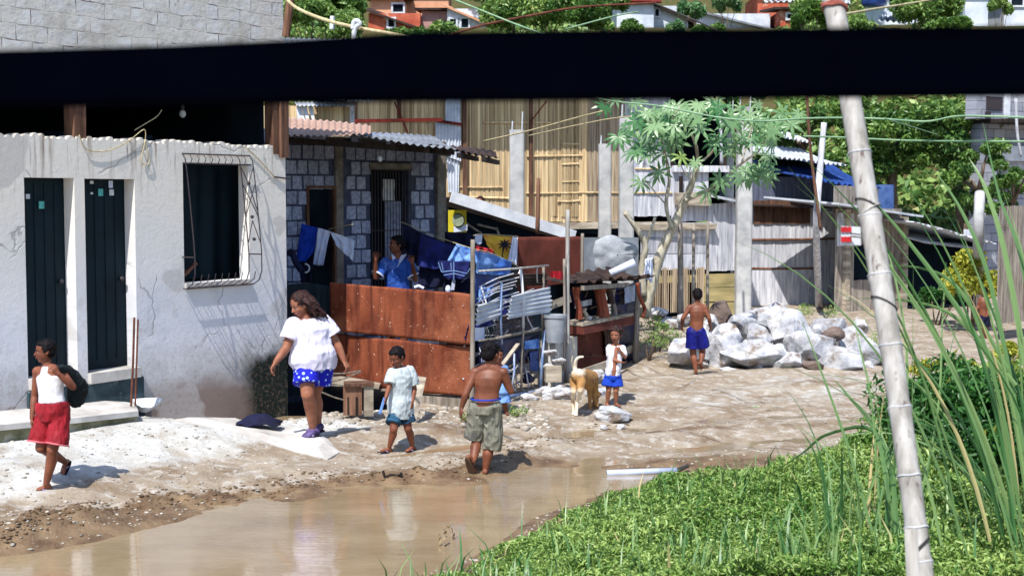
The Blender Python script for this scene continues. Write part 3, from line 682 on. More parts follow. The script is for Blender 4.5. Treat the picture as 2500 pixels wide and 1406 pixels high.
# rusty rod standing before the wall
a = at(320, 992, 13.6); b = at(328, 775, 13.75); mb = MB(); mb.tube([a, a.lerp(b, .5) + V((.004, 0, 0)), b], .011, 7); mb.tube([a + V((.035, .02, 0)), b + V((.03, .02, -.02))], .009, 7)
build('rusty_rod', mb, m_rustbar, label='thin rusty rod standing upright at the end of the concrete step', cat='rod')
# concrete step / platform in front of the doors
def poly_slab(pts_top, thick, jit=0, sub=1):
    mb = MB(); n = len(pts_top); top = [V(p) for p in pts_top]; bot = [p - V((0, 0, thick)) for p in top]
    mb.add(top + bot, [tuple(range(n)), tuple(range(2 * n - 1, n - 1, -1))] + [(i, n + i, n + (i + 1) % n, (i + 1) % n) for i in range(n)], .5); return mb
m_moss = PM('mossy_concrete', '8d8a70', '4a4c30', ns=5, tint=.1, bump=.4, dirt='b9b7ac', ds=3, da=(.55, .7))
sl = poly_slab([at(-80, 1050, 12.0), at(0, 1037, 12.2), at(200, 1018, 12.8), at(338, 1003, 13.35), at(330, 985, 14.0), at(205, 962, 14.1), at(-80, 990, 12.9)], .05)
prt = empty('concrete_platform', at(150, 1040, 12.7), 'flat concrete platform with a mossy edge below the two dark doorways', 'platform')
build('top_slab', sl, m_conc, prt)
E = [at(-80, 1050, 12.0), at(0, 1037, 12.2), at(200, 1018, 12.8), at(338, 1003, 13.35), at(330, 985, 14.0)]
mb = MB(); E = [p - V((0, 0, .05)) for p in E]
for i in range(4):
    p, r = E[i], E[i + 1]; k = 6
    for j in range(k):
        s0, s1 = p.lerp(r, j / k), p.lerp(r, (j + 1) / k); ins = V((-.02, .05, 0)); hh = .16 + R.uniform(-.01, .01)
        mb.add([s0 + ins, s1 + ins, s1 + ins * 8, s0 + ins * 8] + [x - V((0, 0, hh)) for x in (s0 + ins, s1 + ins, s1 + ins * 8, s0 + ins * 8)], [(0, 3, 2, 1), (4, 5, 6, 7), (0, 1, 5, 4), (1, 2, 6, 5), (2, 3, 7, 6), (3, 0, 4, 7)])
build('mossy_edge', mb, m_moss, prt)
mb = MB(); c = at(360, 985, 14.0)
rb = bmesh.new(); bmesh.ops.create_icosphere(rb, subdivisions=3, radius=1)
ICO = ([v.co.copy() for v in rb.verts], [[v.index for v in f.verts] for f in rb.faces]); rb.free()
rb = bmesh.new(); bmesh.ops.create_icosphere(rb, subdivisions=4, radius=1)
ICO4 = ([v.co.copy() for v in rb.verts], [[v.index for v in f.verts] for f in rb.faces]); rb.free()
rb = bmesh.new(); bmesh.ops.create_icosphere(rb, subdivisions=1, radius=1)
ICO1 = ([v.co.copy() for v in rb.verts], [[v.index for v in f.verts] for f in rb.faces]); rb.free()
def rock_mb(c, r, seed, ico=ICO, rough=.22, facets=7):
    """a broken rock: sphere cut by planes, then roughened"""
    q = random.Random(seed); pl = []
    for _ in range(facets * 2):
        n = V((q.gauss(0, 1), q.gauss(0, 1), q.gauss(0, 1))).normalized(); pl.append((n, q.uniform(.5, .88)))
    vs = []; off = V((seed * 1.7, seed * .3, seed * 2.1)); rz = Matrix.Rotation(q.uniform(0, 6.28), 3, 'Z')
    for v in ico[0]:
        p = v.copy()
        for n, d in pl:
            k = p.dot(n)
            if k > d: p -= n * (k - d) * .98
        p += v * (mnoise.noise(p * 1.6 + off) * rough + mnoise.noise(p * 5 + off) * rough * .28 + mnoise.noise(p * 12 + off) * rough * .1)
        p = rz @ p; vs.append(V(c) + V((p.x * r[0], p.y * r[1], p.z * r[2])))
    mb = MB(); mb.add(vs, ico[1]); return mb
build('concrete_block', rock_mb(at(355, 985, 14.1), (.19, .14, .09), 5, rough=.08), m_white, label='pale broken lump of concrete at the foot of the rusty rod', cat='concrete lump', smooth=False)

# ------------------------------------------------------------ block annex with tin roof
W = AX
ar = empty('block_annex', AX.p(AX.L / 2, .2), 'grey unplastered block annex with a rusty tin roof behind the rusty panels', 'building')
z0, z1 = -.2, AX.z(890, 338); T = lambda px, py=550: AX.t(px, py)
dr = (T(752), T(813), AX.z(780, 760), AX.z(780, 460)); wi = (T(905), T(1000), AX.z(950, 705), AX.z(950, 415))
mb = MB(); cells(AX, mb, sorted([T(600), dr[0], dr[1], wi[0], wi[1], AX.L - .16]), sorted([z0, dr[2], dr[3], wi[2], wi[3], z1]), [dr, wi], -.14, -.012)
build('mortar_wall', mb, m_mort, ar)
mb = MB(); z = .18; row = 0; bh = .196; bw = .178
while z < z1:
    t = T(600) + (row % 2) * .09
    while t < AX.L - .17:
        a, b = t + .014, t + bw - .014; zz0, zz1 = z + .015, z + bh - .015
        tm = (a + b) / 2; zm = (zz0 + zz1) / 2; rr = AX.t(826)
        if not (dr[0] - .05 < tm < dr[1] + .05 and zm < dr[3] + .03) and not (wi[0] - .04 < tm < wi[1] + .04 and wi[2] - .05 < zm < wi[3] + .09) and abs(tm - rr) > .13 and b < AX.L - .16:
            mb.wbox(AX, a, b, zz0, zz1, -.02, .008 + R.uniform(-.006, .01), None, .006)
        t += bw
    z += bh; row += 1
bl = build('block_courses', mb, m_block, ar)
mb = MB(); rr = AX.t(826); mb.wbox(AX, rr - .06, rr + .06, z0, z1, -.12, .03, .3, .006); mb.wbox(AX, AX.L - .155, AX.L + .0, z0, z1 + .0, -.14, .035, .6, .006); mb.wbox(AX, wi[0] - .03, wi[1] + .03, wi[3], wi[3] + .09, -.13, .03, .4, .004)
build('column', mb, m_annex, ar)
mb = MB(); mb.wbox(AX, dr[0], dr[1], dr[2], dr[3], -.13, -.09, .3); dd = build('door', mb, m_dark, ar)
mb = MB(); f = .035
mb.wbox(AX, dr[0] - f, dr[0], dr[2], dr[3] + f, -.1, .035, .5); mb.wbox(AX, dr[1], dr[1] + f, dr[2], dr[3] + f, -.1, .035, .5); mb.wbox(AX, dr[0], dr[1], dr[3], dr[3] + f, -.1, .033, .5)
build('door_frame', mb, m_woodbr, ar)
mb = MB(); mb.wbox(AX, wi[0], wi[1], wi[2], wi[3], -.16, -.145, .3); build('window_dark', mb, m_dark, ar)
mb = MB(); n = 13
for k in range(n + 1): x = wi[0] + (wi[1] - wi[0]) * k / n; mb.tube([AX.p(x, wi[2] - .03, .03), AX.p(x, wi[3] + .03, .03)], .006, 5)
for z in (wi[2], wi[2] + .33, wi[2] + .8, wi[3]): mb.tube([AX.p(wi[0] - .02, z, .03), AX.p(wi[1] + .02, z, .03)], .007, 5)
build('window_grille', mb, m_iron, ar)
mb = MB(); mb.sheet(lambda u, v: AX.p(T(935) + (T(963) - T(935)) * u, AX.z(950, 438) + (AX.z(950, 490) - AX.z(950, 438)) * v, .005 + .006 * math.sin(v * 7)), 3, 6, .002, .5); build('paper_notice', mb, m_paper, ar)
mb = MB(); mb.sheet(lambda u, v: AX.p(T(945) + (T(985) - T(945)) * u, AX.z(950, 492) + (AX.z(950, 700) - AX.z(950, 492)) * v, -.04 + .012 * math.sin(u * 30)), 24, 6, .003, .5); build('curtain', mb, m_block, ar)
# roof sheets
mb = MB(); mb.corr(at(700, 333, 17.0), at(905, 327, 17.2), at(905, 306, 19.9), at(700, 287, 19.9), 13, .013, sag=.02, rag=.01); build('roof_sheet', mb, m_tinpink, ar, label='pinkish sunlit roof sheet at the left end')
mb = MB(); mb.corr(at(860, 330, 17.1), at(1115, 366, 17.2), at(1060, 332, 20.0), at(850, 322, 20.0), 14, .013, sag=.02, rag=.012); build('roof_sheet', mb, m_tin, ar)
mb = MB(); mb.corr(at(1050, 356, 17.6), at(1218, 384, 17.7), at(1210, 371, 20.0), at(1010, 345, 20.0), 11, .013, sag=.03, rag=.02); build('roof_sheet', mb, m_tindark, ar, label='dark rusted roof sheet jutting out at the right end')
mb = MB()
for k, (px, py) in enumerate(((715, 342), (800, 340), (880, 341), (960, 350), (1040, 364), (1120, 377), (1180, 387))):
    a = at(px, py + 2, 17.3); b = V((a.x + .15, 20.3, a.z + .03)); mb.beam(a, b, .05, .06)
mb.beam(at(700, 342, 17.4), at(1110, 372, 17.6), .05, .07); build('rafter', mb, m_wooddk, ar)
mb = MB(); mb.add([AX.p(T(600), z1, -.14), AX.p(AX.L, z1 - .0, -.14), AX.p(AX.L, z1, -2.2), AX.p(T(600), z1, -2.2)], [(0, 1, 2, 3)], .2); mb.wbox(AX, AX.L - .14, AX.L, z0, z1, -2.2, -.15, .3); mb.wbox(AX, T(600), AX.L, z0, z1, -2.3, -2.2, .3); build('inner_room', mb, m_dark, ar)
bp = at(928, 388, 17.7); mb = MB(); mb.ell(bp, (.03, .03, .038)); b_ = build('light_bulb', mb, m_white, label='small bulb hanging under the tin roof of the block annex', cat='light bulb', smooth=True)
mb = MB(); mb.tube([bp + V((0, 0, .03)), bp + V((0, 0, .2))], .005, 5); build('cord', mb, m_wired, b_)
# dark curtain and black jug between house and annex
mb = MB(); a0, a1 = at(700, 695, 16.9), at(806, 700, 17.6)
mb.sheet(lambda u, v: a0.lerp(a1, u) + V((0, .03 * math.sin(u * 22), -1.35 * v + .03 * math.sin(u * 3))), 30, 8, .006, .5)
build('dark_tarpaulin', mb, m_doorp, label='dark sheet closing the gap between the pale house and the first rusty panel', cat='tarpaulin')
# ------------------------------------------------------------ bamboo house on posts
W = BH; T = lambda px, py=450: BH.t(px, py); Z = lambda px, py: BH.z(px, py)
br_ = empty('bamboo_house', BH.p(BH.L / 2, 1.9), 'tall house with split bamboo walls standing on posts behind the washing', 'house')
zb = Z(1300, 541); zt = Z(1300, 150)
def slats(mb, W, t0, t1, z0, z1, w=.05, q=0.0, gap=.004, th=.015, rag=.02, tone=None):
    t = t0
    while t < t1:
        ww = w * R.uniform(.6, 1.4); e = min(t + ww, t1)
        if e - t < .008: break
        qq_ = q + R.uniform(-.006, .006); ln = R.uniform(-.004, .004)
        mb.wbox(W, t, e - gap, z0 - R.random() * rag, z1 + R.random() * rag, qq_ - th, qq_, None if tone is None else min(1, max(0, tone + R.uniform(-.2, .2))), .004); t = e
def rails(mb, W, L, q=.02, r=.018):
    for (x0, x1, y0, y1) in L: a = W.at(x0, y0, q); b = W.at(x1, y1, q); m = a.lerp(b, .5) + V((0, 0, R.uniform(-.012, .012))); mb.tube([a, m, b], r * R.uniform(.8, 1.2), 6)
wt = T(1640, 450)
mb = MB(); slats(mb, BH, T(850), T(1435), zb, zt, .045); bw_ = build('bamboo_wall', mb, m_bamb, br_)
mb = MB(); slats(mb, BH, T(1435), T(1525), zb, zt, .09, tone=.3); build('plank_wall', mb, m_bambg, br_)
mb = MB(); slats(mb, BH, T(1525), wt, zb + .1, zt, .11, tone=.6); slats(mb, BH, wt, T(1730), zb, Z(1680, 420), .09, tone=.5)
build('plank_wall', mb, m_woodw, br_)
mb = MB(); slats(mb, BH, T(1343), T(1362), zb + .1, zt, .05, .012, tone=.1); slats(mb, BH, T(1370), T(1412), zb + .1, zt, .018, .02, gap=.008, tone=.2); slats(mb, BH, T(1420), T(1430), zb, zt, .1, .02, tone=.9); slats(mb, BH, T(1128), T(1140), zb, zt, .1, .03, tone=.4)
build('shutter_lattice', mb, m_bamb, br_)
mb = MB(); rails(mb, BH, [(1285, 1420, 382, 380), (1283, 1445, 472, 470), (1120, 1225, 457, 457), (1110, 1240, 480, 484), (1370, 1412, 352, 352), (1370, 1412, 402, 400), (1370, 1412, 445, 443), (1440, 1640, 470, 471), (1550, 1605, 412, 411), (1360, 1415, 492, 490), (1180, 1345, 300, 300), (860, 1060, 297, 297)])
build('wall_rail', mb, m_bamb, br_)
mb = MB()
for px in (1290, 1128): mb.wbox(BH, T(px), T(px) + .07, zb, zt, .015, .07, .4, .005)
build('wall_stud', mb, m_woodbr, br_)
mb = MB(); mb.wbox(BH, T(1250), T(1640), zb - .14, zb - .02, -.02, .10, .8, .01); mb.wbox(BH, T(1560), T(1740), zb - .17, zb - .05, .02, .2, .5, .01)
build('floor_beam', mb, m_woodh, br_)
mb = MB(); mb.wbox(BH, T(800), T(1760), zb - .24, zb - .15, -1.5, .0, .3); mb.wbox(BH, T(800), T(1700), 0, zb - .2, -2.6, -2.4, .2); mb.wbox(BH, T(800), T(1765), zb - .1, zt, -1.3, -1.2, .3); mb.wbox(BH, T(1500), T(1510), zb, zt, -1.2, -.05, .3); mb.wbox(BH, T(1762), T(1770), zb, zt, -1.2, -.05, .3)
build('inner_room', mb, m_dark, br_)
mb = MB(); mb.corr(BH.p(T(700), 4.74, .78), BH.p(T(1500), 4.78, .78), BH.p(T(1500), 5.55, -3), BH.p(T(700), 5.55, -3), 60, .02, rows=3)
mb.corr(BH.p(T(1480), 4.86, .80), BH.p(T(1765), 4.8, .8), BH.p(T(1765), 5.1, -1.2), BH.p(T(1480), 5.2, -1.2), 30, .02, rows=3)
build('tin_roof', mb, m_tin, br_)
mb = MB(); mb.wbox(BH, wt, T(1775), Z(1700, 420), Z(1700, 405), -.06, .10, .9, .006); build('window_sill', mb, m_woodw, br_)
mb = MB(); mb.wbox(BH, T(1636), T(1645), Z(1700, 405), zt, -.05, .02, .4); mb.wbox(BH, wt, T(1772), Z(1700, 280), Z(1700, 262), -.05, .02, .4); mb.wbox(BH, T(1758), T(1772), Z(1700, 405), zt, -.05, .03, .4)
for y in (296, 312, 330): mb.wbox(BH, wt, T(1700), Z(1700, y), Z(1700, y - 5), -.3, -.27, .9)
build('window_frame', mb, m_wooddk, br_)
mb = MB(); mb.wbox(BH, T(1645), T(1725), Z(1700, 502), Z(1700, 470), .03, .20, .6, .01); build('plant_shelf', mb, m_woodh, br_)
mb = MB(); mb.wbox(BH, T(1655), T(1662), Z(1660, 470), Z(1660, 430), .05, .1, .2); build('shelf_peg', mb, m_wooddk, br_)
# patches of pale roofing tin nailed on the wall
mb = MB(); mb.corr(BH.at(1085, 300, .06), BH.at(1122, 300, .06), BH.at(1122, 205, .06), BH.at(1085, 205, .06), 5, .012)
mb.corr(BH.at(1060, 372, .09), BH.at(1122, 395, .09), BH.at(1122, 296, .09), BH.at(1060, 300, .09), 8, .012); mb.corr(BH.at(1092, 470, .05), BH.at(1118, 470, .05), BH.at(1120, 380, .05), BH.at(1088, 375, .05), 4, .012)
build('tin_patch', mb, m_tinwhite, br_)
mb = MB(); mb.beam(BH.at(820, 300, .5), BH.at(1060, 296, .5), .06, .06); mb.beam(BH.at(1062, 296, .13), BH.at(1122, 305, .13), .05, .05)
build('red_rail', mb, m_reddk, br_)
mb = MB(); mb.beam(BH.at(960, 250, .1), BH.at(992, 325, .1), .025, .025); mb.beam(BH.at(1290, 300, .1), BH.at(1330, 248, .1), .02, .02); build('brace', mb, m_reddk, br_)
mb = MB(); mb.wbox(BH, T(970), T(980), Z(975, 290), Z(975, 235), .0, .04, .2); mb.wbox(BH, T(862), T(872), Z(860, 300), Z(860, 240), .0, .05, .8); build('wall_stud', mb, m_woodbr, br_)

# lean-to shed left of it with white awning strip
lr = empty('plank_shed', at(790, 300, 23), 'small brown plank shed with a white awning strip above the annex roof', 'shed')
LW = Wall(690, 23, 862, 23.4); mb = MB(); slats(mb, LW, LW.t(600), LW.t(860), .5, LW.z(800, 262), .1); build('plank_wall', mb, m_bamb, lr)
mb = MB(); mb.corr(LW.at(715, 262, .3), LW.at(858, 262, .3), LW.at(858, 250, .1), LW.at(715, 250, .1), 14, .01); build('white_awning', mb, m_tinwhite, lr)
mb = MB(); mb.corr(LW.at(755, 245, .5), LW.at(893, 252, .5), LW.at(893, 212, -.8), LW.at(755, 200, -.8), 14, .02, rag=.03); build('tin_roof', mb, m_tin, lr)
mb = MB()
for (a, b, c) in ((716, 738, 720), (740, 748, 733), (754, 760, 748)): mb.add([LW.at(c - 2, 262, .2), LW.at(c + 10, 262, .2), LW.at(b + 2, 308, .25), LW.at(a + 4, 308, .25), LW.at(c - 2, 262, .17), LW.at(c + 10, 262, .17), LW.at(b + 2, 308, .22), LW.at(a + 4, 308, .22)], [(0, 1, 2, 3), (7, 6, 5, 4), (0, 4, 5, 1), (1, 5, 6, 2), (2, 6, 7, 3), (3, 7, 4, 0)], .9)
build('pale_plank', mb, m_white, lr)
mb = MB(); mb.wbox(LW, LW.t(855), LW.t(864), .5, LW.z(860, 245), .0, .08, .9); build('corner_post', mb, m_woodw, lr)

# ------------------------------------------------------------ bare concrete columns with rods
def column(pxa, pxb, ptop, Y, pbase, label, rods=2, round_=False):
    xa, xb = at(pxa, 500, Y).x, at(pxb, 500, Y).x; cx = (xa + xb) / 2; w = xb - xa; zt = at(cx, ptop, Y).z; zb = hz(cx, Y) - .05; zt = at((pxa + pxb) / 2, ptop, Y).z
    r = empty('concrete_column', (cx, Y, zb), label, 'column', 'bare concrete columns before the bamboo house')
    mb = MB(); n = 7
    rings = [(V((cx + R.uniform(-.006, .006), Y, zb + (zt - zb) * k / n)), V((w / 2 * (1 + R.uniform(-.03, .03)) * (1.06 - .1 * k / n), 0, 0)), V((0, w / 2, 0))) for k in range(n + 1)]
    mb.loft(rings, 20, .35); build('shaft', mb, m_concw, r)
    for k in range(rods):
        mb = MB(); x = cx + w * (.32 if k else -.32); mb.tube([V((x, Y - .02, zt - .05)), V((x + .01, Y - .02, zt + R.uniform(.14, .32)))], .012, 5); build('steel_rod', mb, m_tinwhite, r)
column(1243, 1281, 318, 23.8, 570, 'white concrete column nearest the block annex roof')
column(1460, 1492, 352, 24.3, 580, 'white concrete column with a mossy top before the grey planks', 1)
column(1510, 1547, 285, 24.0, 580, 'tallest white concrete column rising into the large green leaves')
column(1797, 1835, 262, 27.4, 745, 'white concrete column standing beside the plank shack behind the rocks', 2)
column(1766, 1790, 276, 28.6, 420, 'slim white concrete column just left of the dark hole in the leaves', 2)

# ------------------------------------------------------------ stakes and poles
def pole(pts, r0, r1, m, label, cat='pole', group=None, n=8, name='wooden_pole', knots=0):
    mb = MB(); pts = [V(p) for p in pts]; P = smoothp(pts, 5); k = len(P)
    mb.tube(P, [(r0 + (r1 - r0) * i / (k - 1)) * (1 + .06 * math.sin(i * 2.3)) for i in range(k)], n); return build(name, mb, m, label=label, cat=cat, group=group, smooth=True)
pole([at(1312, 572, 21.9), at(1315, 435, 21.9)], .035, .03, m_woodbr, 'short brown stake standing behind the rusty back panel')
pole([on(2000, 752), at(1993, 560, 27.0), at(2003, 400, 27.0), at(2012, 300, 27.0)], .075, .055, m_woodw, 'thick pale slanting pole before the plank shack', n=10)
pole([at(2003, 560, 26), at(1993, 480, 26), at(1978, 360, 26), at(1969, 215, 26)], .03, .028, m_woodbr, 'thin brown pole rising past the blue roof')
pole([at(1762, 400, 25), at(1760, 330, 25), at(1757, 240, 25)], .03, .025, m_woodw, 'thin pale pole standing in the middle of the large green leaves')
pole([at(1662, 790, 22.6), at(1661, 540, 22.6)], .05, .042, m_wood, 'thick grey fence pole left of the boy in dark blue shorts', group='fence poles behind the boy at the rocks')
pole([at(1692, 790, 22.6), at(1694, 545, 22.6)], .026, .024, m_wood, 'slim fence pole directly above the head of the boy in dark blue shorts', group='fence poles behind the boy at the rocks')
pole([at(1727, 780, 22.8), at(1728, 540, 22.8)], .028, .022, m_wood, 'slim fence pole right of the boy in dark blue shorts', group='fence poles behind the boy at the rocks')
pole([at(1577, 765, 21.9), at(1600, 690, 21.9), at(1645, 560, 21.9), at(1652, 540, 21.9)], .022, .02, m_white, 'pale stick leaning against the knotty tree trunk')

# ------------------------------------------------------------ low shed and yellow wall under the bamboo house
ur = empty('low_plank_shed', at(1660, 700, 27.6), 'low shed of bleached boards under the bamboo house with a yellowish fence at its foot', 'shed')
UW = Wall(1570, 27.2, 1810, 28.0)
mb = MB()
for y0, y1 in ((660, 620), (620, 580), (580, 545)): mb.wbox(UW, UW.t(1565), UW.t(1735), UW.z(1650, y0) + .01, UW.z(1650, y1), -.02, .0 + R.uniform(0, .02), None, .006)
build('board_wall', mb, m_woodw, ur)
mb = MB(); slats(mb, UW, UW.t(1728), UW.t(1802), UW.z(1760, 660), UW.z(1760, 498), .1, .02, tone=.6); build('plank_wall', mb, m_woodw, ur)
mb = MB(); slats(mb, UW, UW.t(1590), UW.t(1722), UW.z(1650, 760), UW.z(1650, 655), .045, .05, gap=.07, tone=.5); build('fence_slat', mb, m_bambg, ur)
m_yelw = PM('yellowish_boards', 'b3a274', '8a835c', ns=3, stretch=(.6, .6, 3), tint=.2, bump=.3)
mb = MB()
for y0, y1 in ((700, 668), (735, 702), (768, 737)): mb.wbox(UW, UW.t(1718), UW.t(1812), UW.z(1760, y0), UW.z(1760, y1), .02, .06 + R.uniform(0, .02), None, .006)
mb.wbox(UW, UW.t(1590), UW.t(1722), UW.z(1650, 690), UW.z(1650, 672), .0, .03, .5)
build('yellow_board', mb, m_yelw, ur)
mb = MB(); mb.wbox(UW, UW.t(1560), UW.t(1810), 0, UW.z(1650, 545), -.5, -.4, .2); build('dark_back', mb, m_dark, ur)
mb = MB(); mb.plate(UW.at(1725, 482, .25), UW.at(1812, 500, .25), UW.at(1812, 486, -1), UW.at(1725, 470, -1), .05, .5); build('roof_edge', mb, m_tinwhite, ur)

# ------------------------------------------------------------ plank shack behind the rocks
sr = empty('plank_shack', SK.p(SK.L / 2, .1), 'long shack of bleached upright planks behind the white rocks', 'shack')
W = SK; T = lambda px, py=620: SK.t(px, py); Z = lambda px, py: SK.z(px, py)
mb = MB(); slats(mb, SK, T(1825), T(2062), 0, Z(1900, 500), .17, tone=.6); build('plank_wall', mb, m_woodw, sr)
mb = MB(); rails(mb, SK, [(1828, 1988, 655, 655), (1830, 1905, 586, 584), (1828, 2060, 585, 582)], .03, .022); build('wall_rail', mb, m_woodbr, sr)
mb = MB(); mb.wbox(SK, T(1835), T(1978), Z(1900, 750), Z(1900, 658), .015, .045, .9, .01); build('door', mb, m_woodw, sr)
mb = MB(); slats(mb, SK, T(1838), T(1975), Z(1900, 545), Z(1900, 490), .16, .03, tone=.1); build('upper_board', mb, m_woodbr, sr)
mb = MB(); slats(mb, SK, T(1845), T(2130), Z(1900, 500), Z(1900, 432), .2, -.5, tone=.3); build('upper_wall', mb, PM('blue_grey_planks', '6c7488', '464c60', ns=4, stretch=(4, 4, .4), tint=.3), sr)
mb = MB(); mb.plate(SK.p(T(1800), Z(1900, 502), .22), SK.p(T(2080), Z(1900, 512), .22), SK.p(T(2080), Z(1900, 490), -1.5), SK.p(T(1800), Z(1900, 484), -1.5), .03, .3); build('lower_roof', mb, m_tindark, sr)
mb = MB()
mb.corr(SK.at(1905, 430, .6), SK.at(2120, 462, .6), SK.at(2110, 400, -1.4), SK.at(1895, 385, -1.4), 16, .03, rag=.02, sag=.05)
build('blue_tarpaulin_roof', mb, m_tarp, sr)
mb = MB(); mb.corr(SK.at(1885, 388, .3), SK.at(2050, 402, .3), SK.at(2040, 362, -1.6), SK.at(1880, 345, -1.6), 14, .03, sag=.05, rag=.02); mb.corr(SK.at(1960, 330, -1), SK.at(2035, 345, -1), SK.at(2040, 318, -2), SK.at(1965, 308, -2), 7, .03, rag=.02)
build('tin_roof', mb, m_tinwhite, sr)
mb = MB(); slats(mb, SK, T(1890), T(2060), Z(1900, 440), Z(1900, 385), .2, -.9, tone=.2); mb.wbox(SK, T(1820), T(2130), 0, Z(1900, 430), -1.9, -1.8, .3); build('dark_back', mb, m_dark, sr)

# right shack with small window and a deep dark opening
rr_ = empty('roadside_shack', SR.p(SR.L / 2, .1), 'grey plank shack with a small window and open dark bay behind the leaning pole', 'shack')
W = SR; T = lambda px, py=620: SR.t(px, py); Z = lambda px, py: SR.z(px, py)
mb = MB(); wnd = (T(2085), T(2128), Z(2100, 684), Z(2100, 596))
slats(mb, SR, T(2040), wnd[0], 0, Z(2100, 512), .16, tone=.5); slats(mb, SR, wnd[1], T(2200), 0, Z(2100, 512), .16, tone=.3); slats(mb, SR, wnd[0], wnd[1], 0, wnd[2], .14, tone=.4); slats(mb, SR, wnd[0], wnd[1], wnd[3], Z(2100, 512), .14, tone=.3)
build('plank_wall', mb, m_wood, rr_)
mb = MB(); slats(mb, SR, T(2042), T(2082), Z(2060, 600), Z(2060, 522), .2, .02, tone=.9); build('pale_board', mb, m_woodw, rr_)
mb = MB(); mb.wbox(SR, wnd[0], wnd[1], wnd[2], wnd[3], -.1, -.06, .3); build('window', mb, m_dark, rr_)
mb = MB(); mb.wbox(SR, T(2058), T(2070), 0, Z(2060, 512), .0, .08, .9, .01); build('corner_post', mb, m_woodh, rr_); mb = MB(); mb.wbox(SR, T(2196), T(2208), 0, Z(2200, 530), .0, .1, .4, .01); build('corner_post', mb, m_woodh, rr_)
mb = MB(); mb.plate(SR.at(1985, 500, .7), SR.at(2190, 530, .7), SR.at(2200, 512, -1.5), SR.at(1990, 484, -1.5), .04, .5); build('roof_edge', mb, m_tinwhite, rr_)
mb = MB(); mb.corr(SR.at(2150, 543, .9), SR.at(2345, 590, .9), SR.at(2345, 560, -2), SR.at(2170, 512, -2), 20, .02, rag=.03, sag=.04); mb.corr(SR.at(2200, 590, .6), SR.at(2330, 606, .6), SR.at(2325, 575, -.6), SR.at(2200, 565, -.6), 14, .02, rag=.03); build('tin_roof', mb, m_tinwhite, rr_)
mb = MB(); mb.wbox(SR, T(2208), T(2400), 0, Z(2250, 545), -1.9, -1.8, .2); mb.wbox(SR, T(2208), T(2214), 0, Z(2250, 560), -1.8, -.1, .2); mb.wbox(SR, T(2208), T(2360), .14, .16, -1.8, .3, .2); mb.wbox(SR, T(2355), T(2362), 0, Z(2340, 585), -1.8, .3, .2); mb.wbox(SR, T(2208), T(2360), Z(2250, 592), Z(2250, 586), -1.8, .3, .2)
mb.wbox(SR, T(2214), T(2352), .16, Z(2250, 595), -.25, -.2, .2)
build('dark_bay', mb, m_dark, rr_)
mb = MB(); mb.wbox(SR, T(2360), T(2378), 0, Z(2360, 560), -.1, .1, .9, .01); build('pale_post', mb, m_woodw, rr_)
mb = MB(); mb.sheet(lambda u, v: SR.at(2225 + 60 * u, 450 + 62 * v, -1.2 + .08 * math.sin(u * 9)), 16, 6, .01, .5); build('blue_tarpaulin', mb, PM('faded_blue_tarpaulin', '5470a0', '2e4678', ns=4, tint=.1, bump=.5), rr_)
mb = MB(); slats(mb, SR, T(2120), T(2230), Z(2200, 520), Z(2200, 455), .2, -1.0, tone=.2); build('upper_wall', mb, m_wood, rr_)

# grey block building at the right edge
GW = Wall(2360, 32, 2560, 33.5); gr = empty('grey_block_building', GW.p(1, .8), 'two storey grey blockwork building with a dark roof line at the right edge', 'building')
uvg = lambda p: ((p - GW.A).dot(GW.d), p.z)
mb = MB(); mb.wbox(GW, GW.t(2378), GW.t(2600), GW.z(2400, 290), GW.z(2400, 180), -.3, 0, .5); mb.wbox(GW, GW.t(2418), GW.t(2600), .6, GW.z(2450, 292) - .02, -.6, -.3, .5); build('block_wall', mb, m_blockd, gr, uvf=uvg)
mb = MB(); mb.wbox(GW, GW.t(2415), GW.t(2600), GW.z(2400, 290) - .09, GW.z(2400, 290) - .005, -.6, .5, .5); build('slab_edge', mb, m_wooddk, gr)
mb = MB(); mb.wbox(GW, GW.t(2402), GW.t(2440), GW.z(2400, 268), GW.z(2400, 235), .0, .03, .5); build('window', mb, m_iron, gr); mb = MB(); mb.wbox(GW, GW.t(2400), GW.t(2412), GW.z(2400, 288), GW.z(2400, 272), .0, .03, .5); build('vent', mb, m_iron, gr)
mb = MB(); mb.wbox(GW, GW.t(2445), GW.t(2456), GW.z(2400, 290), GW.z(2400, 180), .005, .06, .9); build('pilaster', mb, m_white, gr)
mb = MB(); mb.wbox(GW, GW.t(2440), GW.t(2600), GW.z(2450, 392), GW.z(2450, 355), -.29, -.2, .9); build('white_band', mb, m_white, gr)
pole([GW.at(2408, 245, .8), GW.at(2412, 330, .8), GW.at(2422, 385, .8)], .035, .03, m_woodw, 'thin pale pole before the grey block building')
# old fence and post at the right edge behind the reeds
EW = Wall(2430, 24, 2560, 25); er = empty('slat_fence', EW.p(1, .2), 'rough upright slat fence behind the reeds at the right edge', 'fence')
mb = MB(); slats(mb, EW, EW.t(2440), EW.t(2600), .3, EW.z(2480, 505), .07, gap=.02, tone=.3); build('slat', mb, m_wood, er)
pole([on(2390, 760), at(2388, 600, 25), at(2392, 470, 25)], .1, .09, m_concw, 'stout pale post between the dark bay and the reeds')

